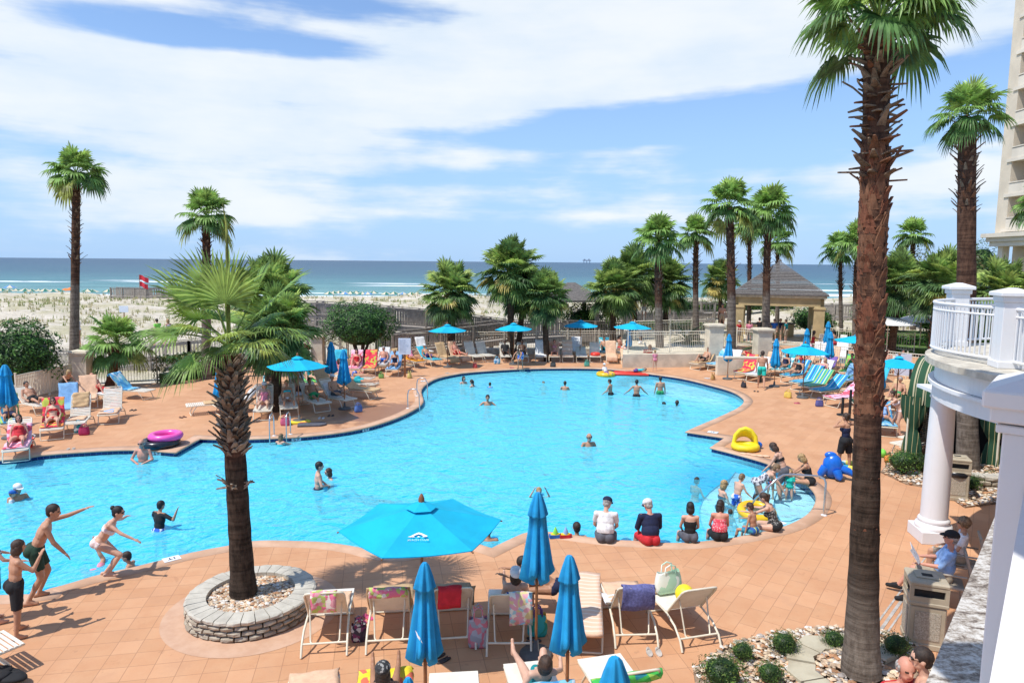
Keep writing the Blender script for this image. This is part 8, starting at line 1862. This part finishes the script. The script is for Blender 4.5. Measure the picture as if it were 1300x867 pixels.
person(G(1130, 474)+Vector((0, .3, .50)), 190, 'chairsit', H=1.75, hair='brown', hs='short', skin='red', wear=[('trunks', 'navy')], label='bare shouldered man by the fence left of the blank board', anchor='pelvis', vox=.02)
person(G(1149, 474)+Vector((0, .3, .50)), 180, 'chairsit', H=1.7, hair='black', hs='bob', skin='red', wear=[('trunks', 'black')], label='dark haired person seated in front of the blank board', anchor='pelvis', vox=.02)
LD(1130, 478, 190, 45, 'lounger of the bare shouldered man by the fence'); LD(1150, 478, 185, 45, 'lounger in front of the blank board')
# black barrier posts
for px, py, h_, lb in ((1078, 533, 1.15, 'taller black post left of the big right trunk'), (1069, 527, .7, 'shorter black post left of the big right trunk'), (1153, 510, 1.5, 'black post at the corner of the striped cabana'), (1074, 467, 1.0, 'dark green post by the far right umbrella')):
    p_ = G(px, py, 0); e = empty('barrier_post', p_, 0, lb, 'post', 'dark posts on the right deck'); mb = MB(); mb.tube([(0, 0, 0), (0, 0, h_)], .05, 10); mb.build('post', BLK, e); mb = MB(); mb.lathe([(.2, 0), (.2, .04), (.05, .06)], 16); mb.build('base', BLK, e)
# ---- further occupied and empty loungers that fill the decks
EX = [(346, 521, 160, 58, 'tealp', 'teal print towel in the second shaded row, left end', ('f', 'brown', 'onepiece', 'black', 'tan')), (383, 515, 155, 55, 'white', 'white towel in the second shaded row, behind the aqua bikini woman', ('m', 'dark', 'trunks', 'navy', 'tan')), (428, 506, 140, 50, 'beige', 'beige towel in the second shaded row, behind the white cap man', None),
 (398, 497, 150, 55, 'green', 'green towel in the third shaded row by the dark shrubs', ('f', 'blond', 'onepiece', 'teal', 'fair')), (462, 488, 112, 40, 'pinkprint', 'pink towel behind the two face down sunbathers', ('f', 'brown', 'onepiece', 'pink', 'red')), (434, 477, 165, 60, 'aqua', 'aqua towel beside the pink lounger at the dome bush', None),
 (483, 473, 178, 60, 'white', 'white towel between the red print towel and the notice board', ('m', 'grey', 'trunks', 'blue', 'red')), (518, 473, 150, 55, 'beige', 'beige towel left of the orange one at the back', ('f', 'dark', 'onepiece', 'navy', 'tan')), (545, 455, 150, 60, 'white', 'white towel in the row behind the orange one', None),
 (600, 453, 160, 60, 'peach', 'peach towel behind the bare pair at the back', None), (733, 455, 182, 62, 'white', 'white towel behind the low bare lounger at the back', None), (768, 456, 184, 62, 'tealp', 'teal print towel left of the small round table', ('m', 'brown', 'trunks', 'teal', 'tan')),
 (16, 552, 140, 55, 'greenstripe', 'green striped towel on a lounger near the left edge', ('m', 'brown', 'trunks', 'navy', 'tan')), (112, 520, 150, 55, 'peach', 'peach towel behind the white loungers at the left', None), (86, 534, 150, 58, 'ltblue', 'blue towel on the lounger between the white ones, left deck', None),
 (893, 463, 225, 55, 'aqua', 'aqua towel behind the reader by the slim palm', None), (953, 486, 222, 58, 'white', 'white towel right of the walking man', None), (983, 479, 228, 50, 'tealp', 'teal print towel under the closed umbrella on the right deck', ('f', 'dark', 'onepiece', 'navy', 'tan')),
 (1010, 478, 225, 45, 'peach', 'peach towel between the striped rows on the right deck', ('m', 'brown', 'trunks', 'red', 'red')), (1030, 488, 230, 50, 'white', 'white towel under the open right umbrella', ('f', 'blond', 'onepiece', 'pink', 'fair')), (1062, 494, 235, 50, 'ltblue', 'light blue towel between the striped and pink ones', None),
 (1068, 506, 240, 45, 'peach', 'peach towel on the lounger behind the pink one', None), (1024, 466, 200, 58, 'pinkprint', 'pink print towel near the woman in the red swimsuit', ('f', 'brown', 'onepiece', 'aqua', 'tan')), (1066, 462, 210, 58, 'white', 'white towel near the man in red shorts', None), (1100, 500, 230, 50, 'aqua', 'aqua towel right of the middle sago palm', None), (1128, 520, 225, 50, 'beige', 'beige towel in front of the square umbrella', ('m', 'grey', 'trunks', 'green', 'tan'))]
for i, (px, py, hd, bk_, tw_, tl_, pr) in enumerate(EX):
    lb = ' '.join(('lounger with the '+tl_).split()[:16]); lg = LD(px, py, hd, bk_, lb); towel(lg, TW[tw_], .0, 1.95, .62, tl_, over=.1)
    if pr: lying(lg, 'recline_knee' if i % 2 else 'recline', vox=.022, sex=pr[0], hair=pr[1], hs='bob' if pr[0] == 'f' else 'short', wear=[(pr[2], pr[3])], skin=pr[4], glasses=(i % 3 == 0), label=' '.join(('sunbather on the '+tl_).split()[:16]))
for i, (px, py, c_, lb) in enumerate([(362, 540, (.5, .1, .2), 'wine red beach bag at the left ladder'), (455, 523, (.1, .2, .5), 'navy beach bag under the lounger of the white cap man'), (520, 480, (.7, .6, .2), 'straw coloured bag in front of the notice board'), (603, 467, (.6, .1, .1), 'red bag at the foot of the back row, middle'), (702, 466, (.05, .05, .05), 'black bag in front of the pink sunbather'), (745, 465, (.1, .4, .3), 'green bag in front of the low bare lounger'), (905, 482, (.5, .3, .1), 'tan bag near the terrace wall loungers'), (944, 492, (.03, .03, .04), 'black bag at the feet of the walking man'), (1000, 505, (.7, .5, .1), 'yellow bag in front of the striped towels'), (1040, 516, (.1, .1, .3), 'dark blue bag beside the pink towel lounger')]):
    bag(G(px, py), c_, .30, .26, .18, lb, i*.7)
for i, (px, py, lb) in enumerate([(478, 484, 'dark sandals near the red print lounger'), (568, 474, 'sandals in front of the aqua towel at the back'), (650, 467, 'sandals in front of the man in black'), (960, 497, 'sandals behind the walking man'), (90, 570, 'sandals in front of the beige topped lounger, left'), (1012, 512, 'sandals in front of the green striped towel'), (560, 836, 'sandals left of the bare bottom row lounger'), (830, 828, 'sandals between the two right front loungers')]): sandals(G(px, py), ((.05, .04, .04), (.5, .45, .4), (.5, .1, .15))[i % 3], lb, i*.9)
# ---- umbrellas
u = G(529, 862, 0); ux = AY(527, 665, u.y)
near_u = umbrella_open((ux.x, 9.62, 0), 1.18, 1.98, 2.28, 'near open umbrella with a white emblem, over the front row of loungers', rz=R(12), sides=6, logo=R(-90-12+4)-0)
def uo(px, pyrim, wpx, label, zr=2.02, sides=6, rz=.3, h=.32, R_=None):
    Y = (CAM_H-zr)/((pyrim-333-(px-650)*.0085)/870.); 
    for _ in range(4):
        p = AY(px, pyrim, Y); Y *= 1+(p.z-zr)/(CAM_H-zr)*1.0 if False else 1; Y = Y*(CAM_H-zr)/max(.2, CAM_H-p.z)
    p = AY(px, pyrim, Y); return umbrella_open((p.x, Y, 0), R_ or wpx/2*Y/870*1.0, zr, zr+h, label, rz, sides)
uo(378, 465, 78, 'open umbrella over the shaded sunbathers on the left', rz=.1); uo(568, 420, 50, 'open umbrella at the back, left of the three cabbage palms'); uo(652, 418, 50, 'open umbrella at the back among the cabbage palms'); uo(737, 414, 48, 'open umbrella at the back in front of the clipped dome bush'); uo(803, 416, 50, 'open umbrella over the small table at the back', rz=.6)
uo(1022, 447, 62, 'open umbrella over the striped towels on the right'); uo(1090, 433, 60, 'open umbrella at the right, cut by the big trunk'); uo(1141, 464, 44, 'square looking open umbrella between the big trunk and the cabana', sides=4, rz=R(40), R_=.95)
def uf(px, pytop, pybot, label, h=2.4, r=.17, logo=False, ln=None):
    Y = 20.
    for _ in range(12): p = AY(px, pytop, Y); Y *= (CAM_H-h)/max(.3, CAM_H-p.z)
    p = AY(px, pytop, Y); zb = ZY(pybot, Y, px); return umbrella_folded((p.x, Y, 0), h, ln or max(1.0, min(1.6, h-zb)), label, r, logo)
uf(539, 714, 838, 'closed umbrella in front of the bright red towel', 2.45, .155, True); uf(723, 705, 826, 'closed umbrella in front of the flat lounger', 2.45, .165, False); uf(683, 625, 736, 'closed umbrella over the tanned woman bending forward', 2.5, .19)
uf(781, 834, 900, 'closed umbrella top at the bottom edge, by the green towel', 2.3, .2, ln=1.3); uf(518, 860, 920, 'closed umbrella tip at the bottom edge below the near open umbrella', 2.2, .12, ln=1.0)
uf(6, 463, 514, 'closed umbrella at the left edge beside the dark bush', 2.4, .25, ln=1.35); uf(279, 456, 505, 'closed umbrella left of the front left palm trunk', 2.35, .2, ln=1.35); uf(420, 434, 470, 'left of the two closed umbrellas by the shaded sunbathers', 2.35, .2, ln=1.35); uf(436, 444, 487, 'right of the two closed umbrellas by the shaded sunbathers', 2.35, .2, ln=1.35)
uf(926, 424, 458, 'closed umbrella in front of the terrace steps wall', 2.3, .2, ln=1.35); uf(986, 430, 464, 'closed umbrella above the peach lounger on the right deck', 2.3, .2, ln=1.35); uf(1025, 417, 445, 'closed umbrella beside the woman in the red swimsuit', 2.3, .2, ln=1.35); uf(1052, 408, 440, 'taller closed umbrella of the pair near the man in red shorts', 2.4, .2, ln=1.35); uf(1055, 421, 458, 'nearer closed umbrella of the pair near the man in red shorts', 2.35, .2, ln=1.35); uf(1091, 409, 432, 'closed umbrella above the open one cut by the big trunk', 2.35, .2, ln=1.35); uf(799, 418, 438, 'small closed umbrella under the open one at the back table', 1.95, .15, ln=1.0); uf(1119, 450, 510, 'closed umbrella just right of the big right trunk', 2.35, .2, ln=1.35)
for r_ in [o for o in bpy.data.objects if '_back' in o]: del r_['_back']
for r_ in [o for o in bpy.data.objects if '_proto' in o]: del r_['_proto']
for r_ in [o for o in bpy.data.objects if '_hl' in o]: del r_['_hl']
